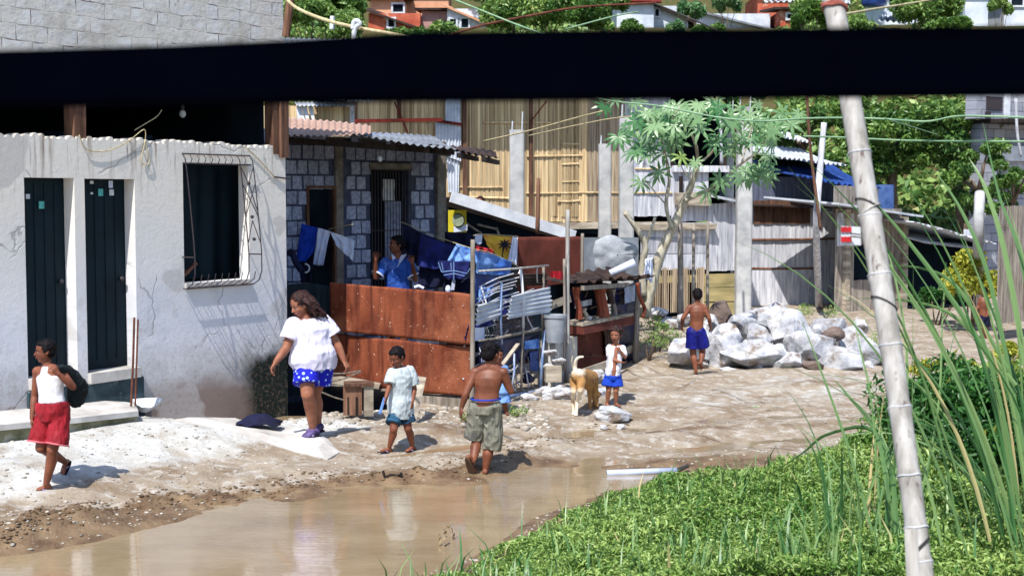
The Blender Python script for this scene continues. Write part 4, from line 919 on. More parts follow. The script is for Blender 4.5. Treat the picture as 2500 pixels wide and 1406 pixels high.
# ------------------------------------------------------------ houses on the hillside above the dark beam
def hillhouse(px0, px1, pyt, pyb, Y, m, label, roof=None, wins=(), roofm=None, depth=3.0, extra=None):
    a = at(px0, pyb, Y); b = at(px1, pyb, Y); zt = at(px0, pyt, Y).z; zb = a.z - 1.2; cx = (a.x + b.x) / 2
    r = empty('hillside_house', (cx, Y, zb), label, 'house', 'houses up on the hillside')
    mb = MB(); mb.box((cx, Y + depth / 2, (zt + zb) / 2), (b.x - a.x, depth, zt - zb), tint=.5); build('wall', mb, m, r)
    ro = .25; z = zt; mb = MB()
    if roof == 'gable': mb.plate(V((a.x - ro, Y - ro, z + .02)), V((b.x + ro, Y - ro, z - .05)), V((b.x + ro, Y + depth / 2, z + .75)), V((a.x - ro, Y + depth / 2, z + .8)), .06, .5); mb.plate(V((a.x - ro, Y + depth / 2, z + .8)), V((b.x + ro, Y + depth / 2, z + .75)), V((b.x + ro, Y + depth + ro, z)), V((a.x - ro, Y + depth + ro, z)), .06, .5)
    elif roof == 'right': mb.plate(V((a.x - ro, Y - ro, z + .1)), V((b.x + ro, Y - ro, z - .7)), V((b.x + ro, Y + depth, z - .3)), V((a.x - ro, Y + depth, z + .5)), .07, .5)
    else: mb.plate(V((a.x - ro, Y - ro, z + .01)), V((b.x + ro, Y - ro, z + .01)), V((b.x + ro, Y + depth, z + .3)), V((a.x - ro, Y + depth, z + .3)), .08, .5)
    build('roof', mb, roofm or m_tindark, r)
    for (x0, x1, y0, y1) in wins:
        p = at(x0, y1, Y); q = at(x1, y0, Y); f = MB(); w = q.x - p.x; h = q.z - p.z; c = V(((p.x + q.x) / 2, Y, (p.z + q.z) / 2))
        f.box(c + V((0, -.03, -h / 2 - .04)), (w + .16, .08, .07), tint=.5); f.box(c + V((0, -.03, h / 2 + .04)), (w + .16, .08, .07), tint=.5); f.box(c + V((-w / 2 - .04, -.03, 0)), (.07, .08, h), tint=.5); f.box(c + V((w / 2 + .04, -.03, 0)), (.07, .08, h), tint=.5)
        fo = build('window', f, m_white, r); g = MB(); g.box(c + V((0, -.012, 0)), (w, .03, h), tint=.5); build('pane', g, m_dark, fo)
    return r
hillhouse(900, 1026, 33, 62, 52, m_wall_orange, 'low red and orange plastered house with a small dark door above the beam', 'right', [(949, 962, 48, 66)])
hillhouse(904, 985, 0, 26, 55, m_wall_peach, 'peach house with grey shutters just above the low red house', None, [(960, 984, 12, 30)])
hillhouse(985, 1095, -20, 30, 57, m_wall_peach, 'wide pale peach house at the top between two thickets')
hillhouse(1030, 1094, 28, 66, 53, PM('mauve_plaster', 'b28c88', '94706c', ns=2, tint=.1), 'mauve shed between the low red house and the white cottage', None, roofm=m_tindark)
hillhouse(1092, 1186, 22, 64, 52.5, m_wall_white, 'white cottage with two small dark windows left of the leafy bank', 'right', [(1099, 1113, 48, 62), (1127, 1143, 47, 68)], roofm=m_wall_peach)
hillhouse(1180, 1215, -10, 26, 58, m_wall_orange, 'sliver of an orange house behind the white cottage')
hillhouse(1506, 1596, 8, 62, 52, m_wall_white, 'bluish white house with a red roof edge behind young shrubs', 'gable', [(1540, 1560, 60, 72)], roofm=m_reddk)
hillhouse(1596, 1680, 15, 66, 53, m_wall_white, 'white gabled house end with a dark slanting roof beam', 'right', [(1600, 1608, 24, 40)])
hillhouse(1700, 1880, 34, 64, 53, m_tinwhite, 'long pale tin shed with a sloping roof half hidden by pale leaves', 'right', roofm=m_tin)
hillhouse(1850, 1925, -15, 12, 56, m_wall_orange, 'dark red house under a white roof edge at the top', roofm=m_tinwhite)
hillhouse(1905, 1945, 26, 50, 52, m_wall_orange, 'tiny pinkish hut with a dark round opening', None, [(1922, 1934, 36, 46)])
hillhouse(2160, 2215, -10, 28, 54, m_wall_white, 'small house with a dark doorway beside the blue barrel', None, [(2170, 2200, -2, 14)])
hillhouse(2356, 2412, -20, 32, 53, m_wall_white, 'pale grey house corner at the top right', None)
hillhouse(2452, 2540, -30, 20, 54, m_wall_white, 'shaded house with a pink door frame at the top right corner', None, [(2468, 2496, -10, 14)])
mb = MB(); c = at(2133, 4, 50); mb.loft([(c + V((0, 0, -.18)), V((.34, 0, 0)), V((0, .34, 0))), (c + V((0, 0, -.1)), V((.42, 0, 0)), V((0, .42, 0))), (c + V((0, 0, .4)), V((.42, 0, 0)), V((0, .42, 0))), (c + V((0, 0, .5)), V((.3, 0, 0)), V((0, .3, 0)))], 20)
build('water_barrel', mb, m_tarp, label='round blue water barrel on the hillside at the top right', cat='barrel', smooth=True)
for i, (x0, x1, y0, y1) in enumerate(((2140, 2245, 38, 56), (2150, 2200, 28, 40), (1990, 2080, 2, 14), (1860, 1960, 0, 6))):
    mb = MB(); mb.corr(at(x0, y1, 49), at(x1, y1 - 3, 49), at(x1 - 5, y0 - 2, 50.5), at(x0 + 5, y0, 50.5), 7, .04, rag=.1, sag=.1)
    build('roofing_sheet', mb, m_tinwhite, label=('bent sheet of pale roofing lying on the slope above the beam', 'small crumpled tin sheet above the bent one near the blue barrel', 'pale tin sheet beside the top of the leaning bamboo pole', 'white roof edge sheet left of the bamboo pole top')[i], cat='roofing sheet')
# ------------------------------------------------------------ rusty panels of the pen
T = lambda px, py=800: PN.t(px, py)
def rust_panel(L, label, q=0.0, waves=.012, m=None, th=.003, W=None, seed=0):
    W = W or PN; a, b, c, d = [W.at(x, y, q) for x, y in L]; mb = MB()
    def fn(u, v):
        p = a.lerp(b, u).lerp(d.lerp(c, u), v); e = .012 * mnoise.noise(V((u * 5 + seed, v * 2, seed)))
        return p + W.n * (waves * math.sin(u * 7 + seed) * (1 - abs(2 * v - 1) * .3) + waves * .6 * mnoise.noise(V((u * 3, v * 3, seed + 3)))) + V((0, 0, e * (1 if v in (0, 1) else 0)))
    mb.sheet(fn, 60, 16, th, .5); return build('rusty_sheet', mb, m or m_rust_p, label=label, cat='metal sheet', smooth=True)
rust_panel([(806, 689), (1150, 718), (1150, 842), (806, 807)], 'upper long rusty sheet in front of the man in the blue shirt', .0, seed=1)
rust_panel([(800, 814), (1150, 847), (1146, 971), (797, 934)], 'lower long rusty sheet behind the boy in the pale grey shirt', -.03, .02, seed=4)
mb = MB(); mb.sheet(lambda u, v: PN.at(1010 + 55 * u, 824 + 16 * v + 4 * u, -.06), 6, 2, .004); build('white_scrap', mb, m_whcl, label='narrow white scrap showing through the gap between the two long rusty sheets', cat='scrap')
mb = MB(); mb.wbox(PN, T(1000), T(1148), PN.z(1100, 1000), PN.z(1100, 972), -.05, -.02, .3); build('brown_board', mb, m_wood, label='weathered board lying under the lower rusty sheet right of the leaning plank', cat='board')
mb = MB(); a = at(806, 905, 16.9); mb.plate(at(800, 935, 16.7), at(925, 950, 16.6), at(930, 938, 17.3), at(806, 920, 17.3), .03); build('bench_board', mb, m_woodh, label='low plank shelf sticking out under the rusty sheets behind the woman', cat='board')
for (x0, y0, x1, y1, l) in ((880, 908, 800, 934, 'bent stick jutting from the rusty sheet beside the hand of the woman'), (880, 905, 806, 912, 'upper thin stick jutting out beside the hand of the woman'), (775, 953, 860, 982, 'thin pale stick slanting behind the knees of the woman'), (770, 935, 870, 942, 'long thin stick lying level behind the woman')):
    mb = MB(); mb.tube([at(x0, y0, 16.0), at((x0 + x1) / 2, (y0 + y1) / 2 + 3, 16.2), at(x1, y1, 16.4)], .009, 6); build('stick', mb, m_wood, label=l, cat='stick')
# little stool / block under the panel
st = empty('wooden_stool', on(868, 1022), 'small battered wooden stool under the rusty sheet', 'stool'); sp = st.location
mb = MB(); mb.box(sp + V((-.03, 0, .20)), (.20, .04, .32), .15); build('side_board', mb, m_woodbr, st)
mb = MB(); mb.box(sp + V((.13, .09, .19)), (.10, .2, .32), .15); build('side_board', mb, m_woodh, st)
mb = MB(); mb.box(sp + V((.03, .08, .37)), (.32, .26, .03), .15); build('seat', mb, m_woodbr, st)
for k, x in enumerate((-.075, .015)): mb = MB(); mb.box(sp + V((x, -.025, .14)), (.02, .012, .2), .15, .0); build('dark_slot', mb, m_wooddk, st)
# plank leaning behind the boy
mb = MB(); mb.plate(at(998, 1022, 15.0), at(1012, 1035, 15.0), at(1037, 925, 15.6), at(1018, 922, 15.6), .03); build('leaning_plank', mb, m_woodh, label='pale plank leaning against the rusty sheet behind the boy in grey', cat='plank')

# posts
def post(px, py0, py1, Y, r, label, m=m_wood, lean=0, n=8, group='posts of the pen'):
    a = at(px + lean, py0, Y); b = at(px, py1, Y); 
    return pole([a, a.lerp(b, .5) + V((R.uniform(-.01, .01), 0, 0)), b], r, r * .85, m, label, 'post', group, n, 'fence_post')
post(1154, 1004, 585, 16.35, .03, 'knotty grey post where the rusty sheets end', lean=-2)
post(1386, 935, 512, 18.4, .032, 'tall pale bamboo post between the bucket and rusty shelf', m_pole)
post(1377, 905, 632, 18.3, .018, 'short split stick tied to the left side of the tall bamboo post')
post(1558, 885, 690, 20.6, .045, 'grey knotty post at the right end of the pen beside the tree', lean=-6)
post(1422, 700, 570, 21.2, .03, 'short post between rusty back sheet and the round grey cover')
post(1513, 880, 800, 19.6, .022, 'pale stake directly behind the head of the toddler', lean=-14)
post(1327, 950, 650, 18.15, .022, 'thin grey post at the right end of the blue cage frame')
# cage frame
cr = empty('stick_lattice', CG.p(CG.L / 2, .05), 'rickety frame of blue and pale sticks in front of the torn blue sheets', 'frame')
m_bstick = PM('flaking_blue_wood', '5c7fb4', 'b4bccc', ns=14, stretch=(1, 1, .4), tint=.15)
for (x0, y0, x1, y1, r, m) in ((1160, 662, 1330, 648, .013, m_pole), (1262, 652, 1268, 800, .018, m_white), (1268, 800, 1264, 952, .016, m_wood), (1215, 690, 1216, 840, .014, m_bstick), (1200, 826, 1325, 801, .018, m_wood), (1160, 832, 1205, 826, .012, m_wood), (1320, 800, 1311, 945, .02, m_bstick), (1160, 978, 1315, 952, .022, m_bstick), (1240, 950, 1246, 862, .013, m_bstick), (1303, 650, 1303, 690, .01, m_pole)):
    mb = MB(); a, b = CG.at(x0, y0, .05), CG.at(x1, y1, .05); mb.tube([a, a.lerp(b, .5) + V((R.uniform(-.02, .02), 0, R.uniform(-.01, .01))), b], r, 7); build('rod', mb, m, cr, smooth=True)
mb = MB(); mb.beam(CG.at(1165, 940, .12), CG.at(1243, 838, .12), .05, .015); build('flat_lath', mb, m_woodh, cr)
# blue torn sheets
def hang(L, q, label, name, m, cat, waves=.03, fr=18, nu=30, nv=14, W=None, th=.004, rag=0.0, seed=0, parent=None, lab=True):
    W = W or CG; a, b, c, d = [W.at(x, y, q) if W != 0 else None for x, y in L]; mb = MB()
    def fn(u, v):
        p = a.lerp(b, u).lerp(d.lerp(c, u), v)
        return p + W.n * waves * (math.sin(u * fr + seed + v * 2) * (.3 + .7 * v) + mnoise.noise(V((u * 4, v * 4, seed)))) + V((0, 0, rag * mnoise.noise(V((u * 9, v * 9, seed))) * (v if v > .9 else 0)))
    mb.sheet(fn, nu, nv, th, .5)
    return build(name, mb, m, parent, smooth=True, label=label if lab else None, cat=cat if lab else None)
hang([(1168, 838), (1318, 815), (1312, 880), (1166, 900)], .0, 'navy plastic sheet stretched low inside the stick frame', 'plastic_sheet', m_tarpn, 'plastic sheet', rag=.1)
hang([(1160, 795), (1262, 700), (1262, 760), (1160, 830)], -.1, 'dark torn sheet slanting across the upper stick frame', 'plastic_sheet', m_denimb, 'plastic sheet', seed=3)
hang([(1290, 860), (1312, 855), (1312, 905), (1290, 905)], .02, 'narrow strip of bright blue plastic at the right end of the stick frame', 'plastic_sheet', m_tarp, 'plastic sheet', .01)
hang([(1170, 900), (1185, 895), (1188, 960), (1172, 965)], -.02, 'crumpled blue rag low at the left end of the stick frame', 'plastic_sheet', m_ltblue, 'rag', .02)
hang([(1205, 875), (1310, 860), (1310, 948), (1170, 972)], -.35, 'dark blue tarpaulin at the back of the stick frame', 'plastic_sheet', m_denim, 'tarpaulin', .05)
# grey corrugated pieces with horizontal ridges
def tinpiece(L, q, label, m, waves, W=None, amp=.012):
    W = W or CG; a, b, c, d = [W.at(x, y, q) for x, y in L]; mb = MB(); mb.corr(a, d, c, b, waves, amp, rag=.02, sag=.02); return build('corrugated_piece', mb, m, label=label, cat='corrugated sheet')
tinpiece([(1232, 722), (1330, 700), (1330, 762), (1226, 778)], .08, 'sunlit grey corrugated piece with level ridges in the stick frame', m_tinwhite, 6)
tinpiece([(1158, 745), (1228, 728), (1212, 775), (1158, 795)], .03, 'pale corrugated strips beside the knotty post', m_tinwhite, 4)
tinpiece([(1240, 668), (1335, 668), (1335, 696), (1250, 700)], .0, 'dark woven corrugated strip at the top of the stick frame', m_tindark, 4)
mb = MB()
for k in range(9):
    a = CG.at(1172 + R.uniform(-5, 5), 700 + k * 10, -.02); b = CG.at(1255 + R.uniform(-8, 20), 668 + k * 9, .02); mb.tube([a, a.lerp(b, .5) + V((0, 0, .02 + R.uniform(-.01, .02))), b], .008, 5)
build('bundle_of_sticks', mb, m_woodw, label='loose pale sticks lying slanted in the stick frame', cat='sticks')
mb = MB(); mb.sheet(lambda u, v: CG.at(1218 + 90 * u + 6 * math.sin(v * 4), 772 + 45 * v - 18 * u * (1 - v) + 2 * math.sin(u * 9), -.06 + .06 * mnoise.noise(V((u * 5, v * 5, 2)))), 30, 16, .004, .5); build('wire_mesh_bundle', mb, PM('rusty_mesh', '6c6468', '3c3a44', ns=30, tint=0, bump=.6), label='grey brown tangle of mesh above the navy sheet', cat='mesh bundle')
mb = MB(); mb.sheet(lambda u, v: CG.at(1158 + 34 * u, 800 + 32 * v, -.03 + .02 * math.sin(u * 5)), 6, 4, .004, .5); build('white_rag', mb, m_whcl, label='white rag hanging just right of the knotty post', cat='rag')
# clutter on the ground inside the frame
for i, (px, py, Y, r, m) in enumerate(((1190, 930, 17.3, (.12, .1, .09), m_rock), (1230, 920, 17.4, (.14, .1, .07), m_rockb), (1270, 900, 17.9, (.15, .1, .06), m_rock), (1290, 925, 17.9, (.10, .1, .08), m_tarpn), (1285, 875, 18.2, (.16, .1, .07), m_rockb), (1240, 890, 17.9, (.13, .12, .05), m_woodh))):
    build('rubble_lump', rock_mb(at(px, py, Y), r, 40 + i), m, label=('pale lump lowest left in the blue stick frame', 'brown lump left of centre in the blue stick frame', 'pale lump near the middle of the blue stick frame', 'dark blue lump at the lower right of the stick frame', 'brown lump under the navy sheet at the right', 'woody lump below the navy sheet in the middle')[i], cat='lump')
q = random.Random(77)
mb = MB()
for k in range(46):
    x0 = q.uniform(1160, 1315); y0 = q.uniform(675, 935); ln = q.uniform(25, 95); an = q.choice([q.uniform(-.5, .2), q.uniform(1.2, 1.9)]); a = CG.at(x0, y0, q.uniform(-.35, .02)); b = CG.at(min(1325, x0 + ln * math.cos(an)), min(955, y0 + ln * math.sin(an)), q.uniform(-.35, .02))
    mb.tube([a, a.lerp(b, .5) + V((q.uniform(-.03, .03), 0, q.uniform(-.03, .03))), b], q.uniform(.004, .011), 5)
build('branch_tangle', mb, m_woodw, label='dense tangle of thin pale sticks inside the blue stick frame', cat='sticks')
mb = MB()
for k in range(26):
    x0 = q.uniform(1392, 1505); y0 = q.uniform(700, 872); ln = q.uniform(20, 60); an = q.choice([q.uniform(-.4, .1), q.uniform(1.3, 1.8)]); a = SH.at(x0, y0, q.uniform(.0, .12)); b = SH.at(min(1515, x0 + ln * math.cos(an)), y0 + ln * math.sin(an), q.uniform(.0, .12)); mb.tube([a, a.lerp(b, .5) + V((q.uniform(-.02, .02), 0, q.uniform(-.02, .02))), b], q.uniform(.004, .011), 5)
build('branch_tangle', mb, m_woodbr, label='dark thin sticks tangled over the rusty shelf and its panel', cat='sticks')
hang([(1165, 848), (1200, 842), (1204, 880), (1168, 884)], .03, 'small whitish torn scrap in the lower left of the stick frame', 'torn_scrap', m_whcl, 'scrap', .02)
hang([(1275, 832), (1312, 826), (1308, 850), (1272, 852)], .03, 'pale torn strip at the top right of the navy sheet', 'torn_scrap', m_ltblue, 'scrap', .02)
hang([(1210, 905), (1260, 898), (1262, 925), (1212, 935)], -.1, 'mottled pale cloth lying between the sticks near the frame foot', 'torn_scrap', m_greycl, 'scrap', .03)
hang([(1405, 706), (1440, 702), (1442, 735), (1408, 742)], -.1, 'dark rag hanging at the back of the rusty shelf', 'torn_scrap', m_denim, 'scrap', .02, W=SH)
hang([(1470, 800), (1505, 796), (1506, 850), (1474, 870)], .02, 'torn rusty flap hanging under the right end of the shelf', 'torn_scrap', m_tindark, 'scrap', .02, W=SH)
# bucket
bk = at(1355, 835, 18.0); bt = at(1355, 768, 18.0).z; h = bt - bk.z; br0 = at(1384, 800, 18.0).x - at(1355, 800, 18.0).x
br = empty('bucket', bk, 'big grey bucket standing between the stick frame and the tall bamboo post', 'bucket'); mb = MB()
mb.loft([(bk, V((br0 * .72, 0, 0)), V((0, br0 * .72, 0))), (bk + V((0, 0, h * .9)), V((br0 * .93, 0, 0)), V((0, br0 * .93, 0))), (bk + V((0, 0, h * .9)), V((br0, 0, 0)), V((0, br0, 0))), (bk + V((0, 0, h)), V((br0, 0, 0)), V((0, br0, 0))), (bk + V((0, 0, h)), V((br0 * .92, 0, 0)), V((0, br0 * .92, 0))), (bk + V((0, 0, h * .8)), V((br0 * .88, 0, 0)), V((0, br0 * .88, 0)))], 28, tint=.5); build('body', mb, m_bucket, br, smooth=False)
mb = MB(); mb.ell(bk + V((0, 0, h * .84)), (br0 * .86, br0 * .86, .03), None, 20, 6, .5); build('contents', mb, m_rock, br)
mb = MB(); mb.wbox(CG, CG.t(1330), CG.t(1385), hz(bk.x, bk.y), bk.z, -.1, .15, .5); build('block_pedestal', mb, m_conc, label='stone block carrying the big grey bucket', cat='stone block')
for i, (px, py, r) in enumerate(((1345, 860, (.13, .12, .05)), (1362, 880, (.12, .1, .05)), (1340, 893, (.09, .08, .04)))):
    build('pale_slab', rock_mb(at(px, py, 17.9), r, 60 + i, rough=.1), m_rock, label=('uppermost pale slab below the grey bucket', 'middle pale slab below the grey bucket', 'lowest pale slab below the grey bucket')[i], cat='slab')
mb = MB(); a = at(1350, 912, 17.8); mb.box(a, (.2, .15, .2), .1); build('wooden_box', mb, m_woodh, label='small wooden box under the slabs near the bucket', cat='box')
# plank from the frame to the bamboo post, red cloth
mb = MB(); mb.beam(at(1328, 752, 18.3), at(1392, 728, 18.8), .10, .02, up=(0, -1, 0)); build('rough_lath', mb, m_woodh, label='rough plank running up from the stick frame to the tall bamboo post', cat='plank')
mb = MB(); mb.sheet(lambda u, v: at(1345 + 32 * u, 662 + 26 * v, 19.2 + .04 * math.sin(u * 7)), 12, 6, .006, .5); build('red_rag', mb, m_red, label='small dark red rag left of the tall bamboo post', cat='rag')
# side with the shelf
T2 = lambda px, py=800: SH.t(px, py)
hang([(1390, 808), (1510, 795), (1512, 885), (1390, 930)], -.02, 'dark rusty panel behind the dog tail under the shelf', 'rusty_sheet', m_rust2, 'metal sheet', .015, 6, W=SH, seed=2)
hang([(1508, 700), (1562, 690), (1556, 885), (1510, 890)], -.05, 'blackish panel behind the toddler at the end of the pen', 'black_sheet', m_tarpn, 'metal sheet', .015, 6, W=SH, seed=6)
sf = empty('rusty_shelf', SH.at(1450, 790, .15), 'rusty shelf with stumps and scraps behind the toddler', 'shelf')
mb = MB(); mb.wbox(SH, T2(1388), T2(1514), SH.z(1450, 802), SH.z(1450, 784), -.1, .22, .5, .01); build('board', mb, m_rust2, sf)
mb = MB(); mb.wbox(SH, T2(1388), T2(1514), SH.z(1450, 783), SH.z(1450, 776), -.08, .2, .5, .01); build('board', mb, m_woodh, sf)
mb = MB(); mb.corr(SH.at(1388, 690, .25), SH.at(1560, 668, .25), SH.at(1560, 660, -.4), SH.at(1388, 676, -.4), 7, .03, rag=.04, sag=.05); build('rusty_canopy', mb, m_tindark, sf)
mb = MB(); mb.beam(SH.at(1388, 702, .2), SH.at(1500, 694, .2), .05, .06); build('rail', mb, m_wood, sf)
for (x, w, y0, y1, m) in ((1397, .05, 778, 700, m_rust), (1455, .10, 778, 692, m_rust), (1485, .04, 778, 705, m_wood), (1416, .035, 778, 752, m_woodh), (1475, .06, 740, 695, m_tindark)):
    mb = MB(); a, b = SH.at(x, y0, .1), SH.at(x - 3, y1, .08); mb.tube([a, a.lerp(b, .3) + V((.01, 0, 0)), a.lerp(b, .7) - V((.012, 0, 0)), b], [w * 1.1, w * .8, w * .75, w * 1.2], 9); build('stump', mb, m, sf)
for k in range(7):
    p = SH.at(1400 + k * 16, 775, .1 + R.uniform(-.05, .06)); mb = rock_mb(p, (R.uniform(.03, .05), .03, R.uniform(.02, .045)), 80 + k, ICO1); build('scrap_piece', mb, R.choice([m_rust, m_rock, m_woodh]), sf)
mb = MB(); mb.sheet(lambda u, v: SH.at(1405 + 40 * u, 738 - 8 * u + 14 * v, .0), 8, 3, .01, .5); build('pale_board', mb, m_rock, sf)
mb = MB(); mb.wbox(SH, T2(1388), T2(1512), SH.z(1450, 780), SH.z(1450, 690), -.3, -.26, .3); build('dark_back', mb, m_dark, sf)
hang([(1518, 702), (1560, 690), (1560, 730), (1518, 742)], .04, 'pale bluish sheet above the dark blue one near the pen end post', 'plastic_sheet', m_pipe, 'plastic sheet', .01, W=SH)
hang([(1500, 745), (1558, 735), (1556, 770), (1500, 790)], .03, 'dark blue sheet with pale scratches near the pen end post', 'plastic_sheet', m_tarpn, 'plastic sheet', .01, W=SH)
mb = MB(); a = [SH.at(1508, 690, .3), SH.at(1515, 725, .3), SH.at(1526, 750, .3), SH.at(1522, 772, .3)]; mb.tube(smoothp(a), .028, 7); build('rusty_pipe', mb, m_rust, label='curved rusty pipe hanging down above the toddler', cat='pipe', smooth=True)
for (x0, y0, x1, y1, Y, l) in ((1388, 922, 1500, 884, 18.3, 'low grey rail board behind the dog'), (1502, 868, 1562, 842, 20.0, 'short rail board right of the toddler')):
    mb = MB(); mb.beam(at(x0, y0, Y), at(x1, y1, Y + 1.0), .02, .11); build('fence_board', mb, m_woodh, label=l, cat='board')
mb = MB(); mb.tube(smoothp([at(1396, 820, 18.3), at(1402, 850, 18.3), at(1396, 880, 18.2), at(1400, 905, 18.2)]), .006, 5); build('cord', mb, m_wirew, label='pale cord dangling from the tall bamboo post', cat='cord')
# back of the pen
mb = MB(); KW = Wall(1165, 20.4, 1560, 22.2)
rust_panel([(1262, 578), (1418, 578), (1418, 745), (1262, 745)], 'brownish red sheet at the back of the pen behind the tall bamboo post', 0, .012, m_rust2, W=KW, seed=8)
mb = MB(); mb.sheet(lambda u, v: KW.at(1424 + 140 * u, 580 + 95 * v, -.05), 20, 8, .004, .5); build('grey_sheet', mb, m_tin, label='dull grey sheet behind the round pale cover', cat='metal sheet')
mb = MB(); c = KW.at(1485, 622, .1); rw = KW.at(1540, 622).x - KW.at(1430, 622).x; 
vs = []; NN = 40
def discfn(u, v):
    an = 2 * math.pi * u; r = v * (1 + .05 * math.sin(an * 5) + .06 * math.sin(an * 3 + 1)); return c + V((math.cos(an) * rw * .5 * r, 0, math.sin(an) * .30 * r)) + KW.n * (.12 * (1 - v * v) + .03 * mnoise.noise(V((math.cos(an) * r * 3, math.sin(an) * r * 3, 1))))
mb.sheet(discfn, NN, 10, .004, .5); build('plastic_cover', mb, m_greycl, label='round pale grey plastic cover bulging at the back of the pen', cat='cover', smooth=True)
mb = MB(); a, b = at(1490, 668, 20.2), at(1550, 640, 20.2); mb.tube([a, b], .055, 12); build('rolled_cloth', mb, m_whcl, label='white and blue rolled cloth lying on top of the rusty canopy', cat='rolled cloth', smooth=True)
hang([(1552, 632), (1572, 628), (1568, 690), (1548, 672)], .15, 'white cloth corner hanging over the pen end', 'white_cloth', m_whcl, 'cloth', .02, W=SH)
# white roof plank and dark lean to behind the washing
lt = empty('lean_to_shelter', at(1240, 560, 22.6), 'dark lean-to under a long white slanting plank behind the washing', 'lean-to')
LT = Wall(1090, 22.2, 1385, 23.0)
mb = MB(); a, b = LT.at(1085, 480, .3), LT.at(1384, 575, .3); mb.beam(a, b, .04, .17, tint=.9); build('roof_plank', mb, m_white, lt)
mb = MB(); mb.plate(LT.at(1085, 484, .25), LT.at(1384, 579, .25), LT.at(1384, 579, -1.6), LT.at(1085, 484, -1.6), .02, .5); build('roof', mb, m_tindark, lt)
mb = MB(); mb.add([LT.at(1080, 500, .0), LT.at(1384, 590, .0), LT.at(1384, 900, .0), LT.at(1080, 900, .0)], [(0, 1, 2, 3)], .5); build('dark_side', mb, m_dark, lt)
for (x0, y0, x1, y1) in ((1132, 545, 1170, 570), (1160, 548, 1210, 560), (1205, 555, 1212, 572)): mb = MB(); mb.tube([LT.at(x0, y0, .1), LT.at(x1, y1, .1)], .018, 6); build('bar', mb, m_wood, lt)
# yellow poster with a pale disc
pr = empty('yellow_poster', LT.at(1108, 565, .2), 'yellow poster with a round pale picture hanging beside the annex', 'poster')
mb = MB(); mb.sheet(lambda u, v: LT.at(1086 + 45 * u, 567 - 54 * v, .15 + .02 * math.sin(u * 4)), 10, 10, .003, .5); build('sheet', mb, m_yel2, pr)
mb = MB(); c = LT.at(1107, 538, .18); mb.loft([(c, V((.115, 0, 0)), V((0, 0, .115))), (c + LT.n * .012, V((.11, 0, 0)), V((0, 0, .11)))], 28); build('round_picture', mb, m_printdk, pr)
mb = MB(); mb.loft([(c + LT.n * .013, V((.095, 0, 0)), V((0, 0, .095))), (c + LT.n * .02, V((.09, 0, 0)), V((0, 0, .09)))], 28); build('round_picture', mb, m_grn, pr)
mb = MB(); mb.sheet(lambda u, v: LT.at(1098 + 33 * u, 567 - 14 * v - 5 * u, .175), 6, 3, .003, .5); build('white_strip', mb, m_whcl, pr)

# ------------------------------------------------------------ washing
lineA = [AX.at(727, 545, 1.1), at(800, 563, 18.3), at(865, 590, 18.4)]
lineB = [at(975, 540, 18.6), at(1060, 575, 18.3), at(1150, 606, 17.6), at(1200, 618, 17.8), at(1265, 650, 18.4)]
cable('clothes_line', smoothp(lineA), .005, m_wirew, 'sagging line carrying the blue and white shirts beside the annex', 'clothes line')
cable('clothes_line', smoothp(lineB), .005, m_wirew, 'sloping line carrying the dark jeans right of the man', 'clothes line')
cable('clothes_line', smoothp([at(1156, 575, 17.0), at(1185, 572, 18.5), at(1265, 577, 20.0)]), .005, m_wirew, 'line carrying the yellow palm tree towel', 'clothes line')
def cloth(name, P, Y, m, label, cat='laundry', folds=.03, fr=14, seed=0, nu=26, nv=20, parent=None, th=.006):
    """P: outline top edge then bottom edge pixel polylines with the same count; Y depth"""
    top, bot = P; mb = MB(); n = len(top) - 1
    Yf = (lambda u: Y[0] + (Y[1] - Y[0]) * u) if isinstance(Y, tuple) else (lambda u: Y)
    def lerpP(L, u): k = min(int(u * n), n - 1); f = u * n - k; return (L[k][0] + (L[k + 1][0] - L[k][0]) * f, L[k][1] + (L[k + 1][1] - L[k][1]) * f)
    def fn(u, v):
        a = lerpP(top, u); b = lerpP(bot, u); x = a[0] + (b[0] - a[0]) * v; y = a[1] + (b[1] - a[1]) * v
        return at(x, y, Yf(u) + folds * (math.sin(u * fr + seed + v * 1.5) * (.25 + .75 * v) + 1.3 * mnoise.noise(V((u * 4, v * 3, seed)))))
    mb.sheet(fn, nu, nv, th, .5); return build(name, mb, m, parent, smooth=True, label=label, cat=cat if parent is None else None)
s1 = cloth('hanging_shirt', ([(736, 546), (775, 556), (800, 563)], [(722, 640), (745, 640), (772, 610)]), 18.25, m_blue, 'bright blue shirt hanging at the left end of the line beside the annex', seed=1)
s1['label'] = 'blue and white shirt hanging at the left end of the line beside the annex'
cloth('white_panel', ([(776, 556), (790, 560), (806, 565)], [(764, 645), (775, 648), (788, 648)]), 18.2, m_whcl, None, seed=2, parent=s1)
cloth('dark_garment', ([(700, 590), (730, 590), (770, 600)], [(700, 690), (740, 690), (760, 690)]), 18.35, m_denim, 'dark garment hanging in the shade below the blue and white shirt', seed=3)
cloth('white_shirt', ([(806, 566), (835, 575), (866, 588)], [(822, 600), (845, 622), (862, 638)]), 18.2, m_whcl, 'white shirt drooping at the right end of the line beside the annex', folds=.02, seed=4)
cloth('dark_jeans', ([(983, 545), (1010, 558), (1034, 572)], [(985, 600), (1010, 640), (1020, 650)]), 18.5, m_denim, 'blackish jeans hanging right behind the head of the man', seed=5)
cloth('dark_jeans', ([(1034, 570), (1070, 585), (1108, 602)], [(1020, 695), (1050, 705), (1085, 700)]), 18.2, m_denim, 'long dark blue trousers hanging in the middle of the sloping line', seed=6)
cloth('navy_shirt', ([(1026, 574), (1070, 588), (1118, 606)], [(1020, 650), (1060, 658), (1100, 650)]), 18.1, m_denimb, 'navy shirt hanging over the long dark trousers', seed=7)
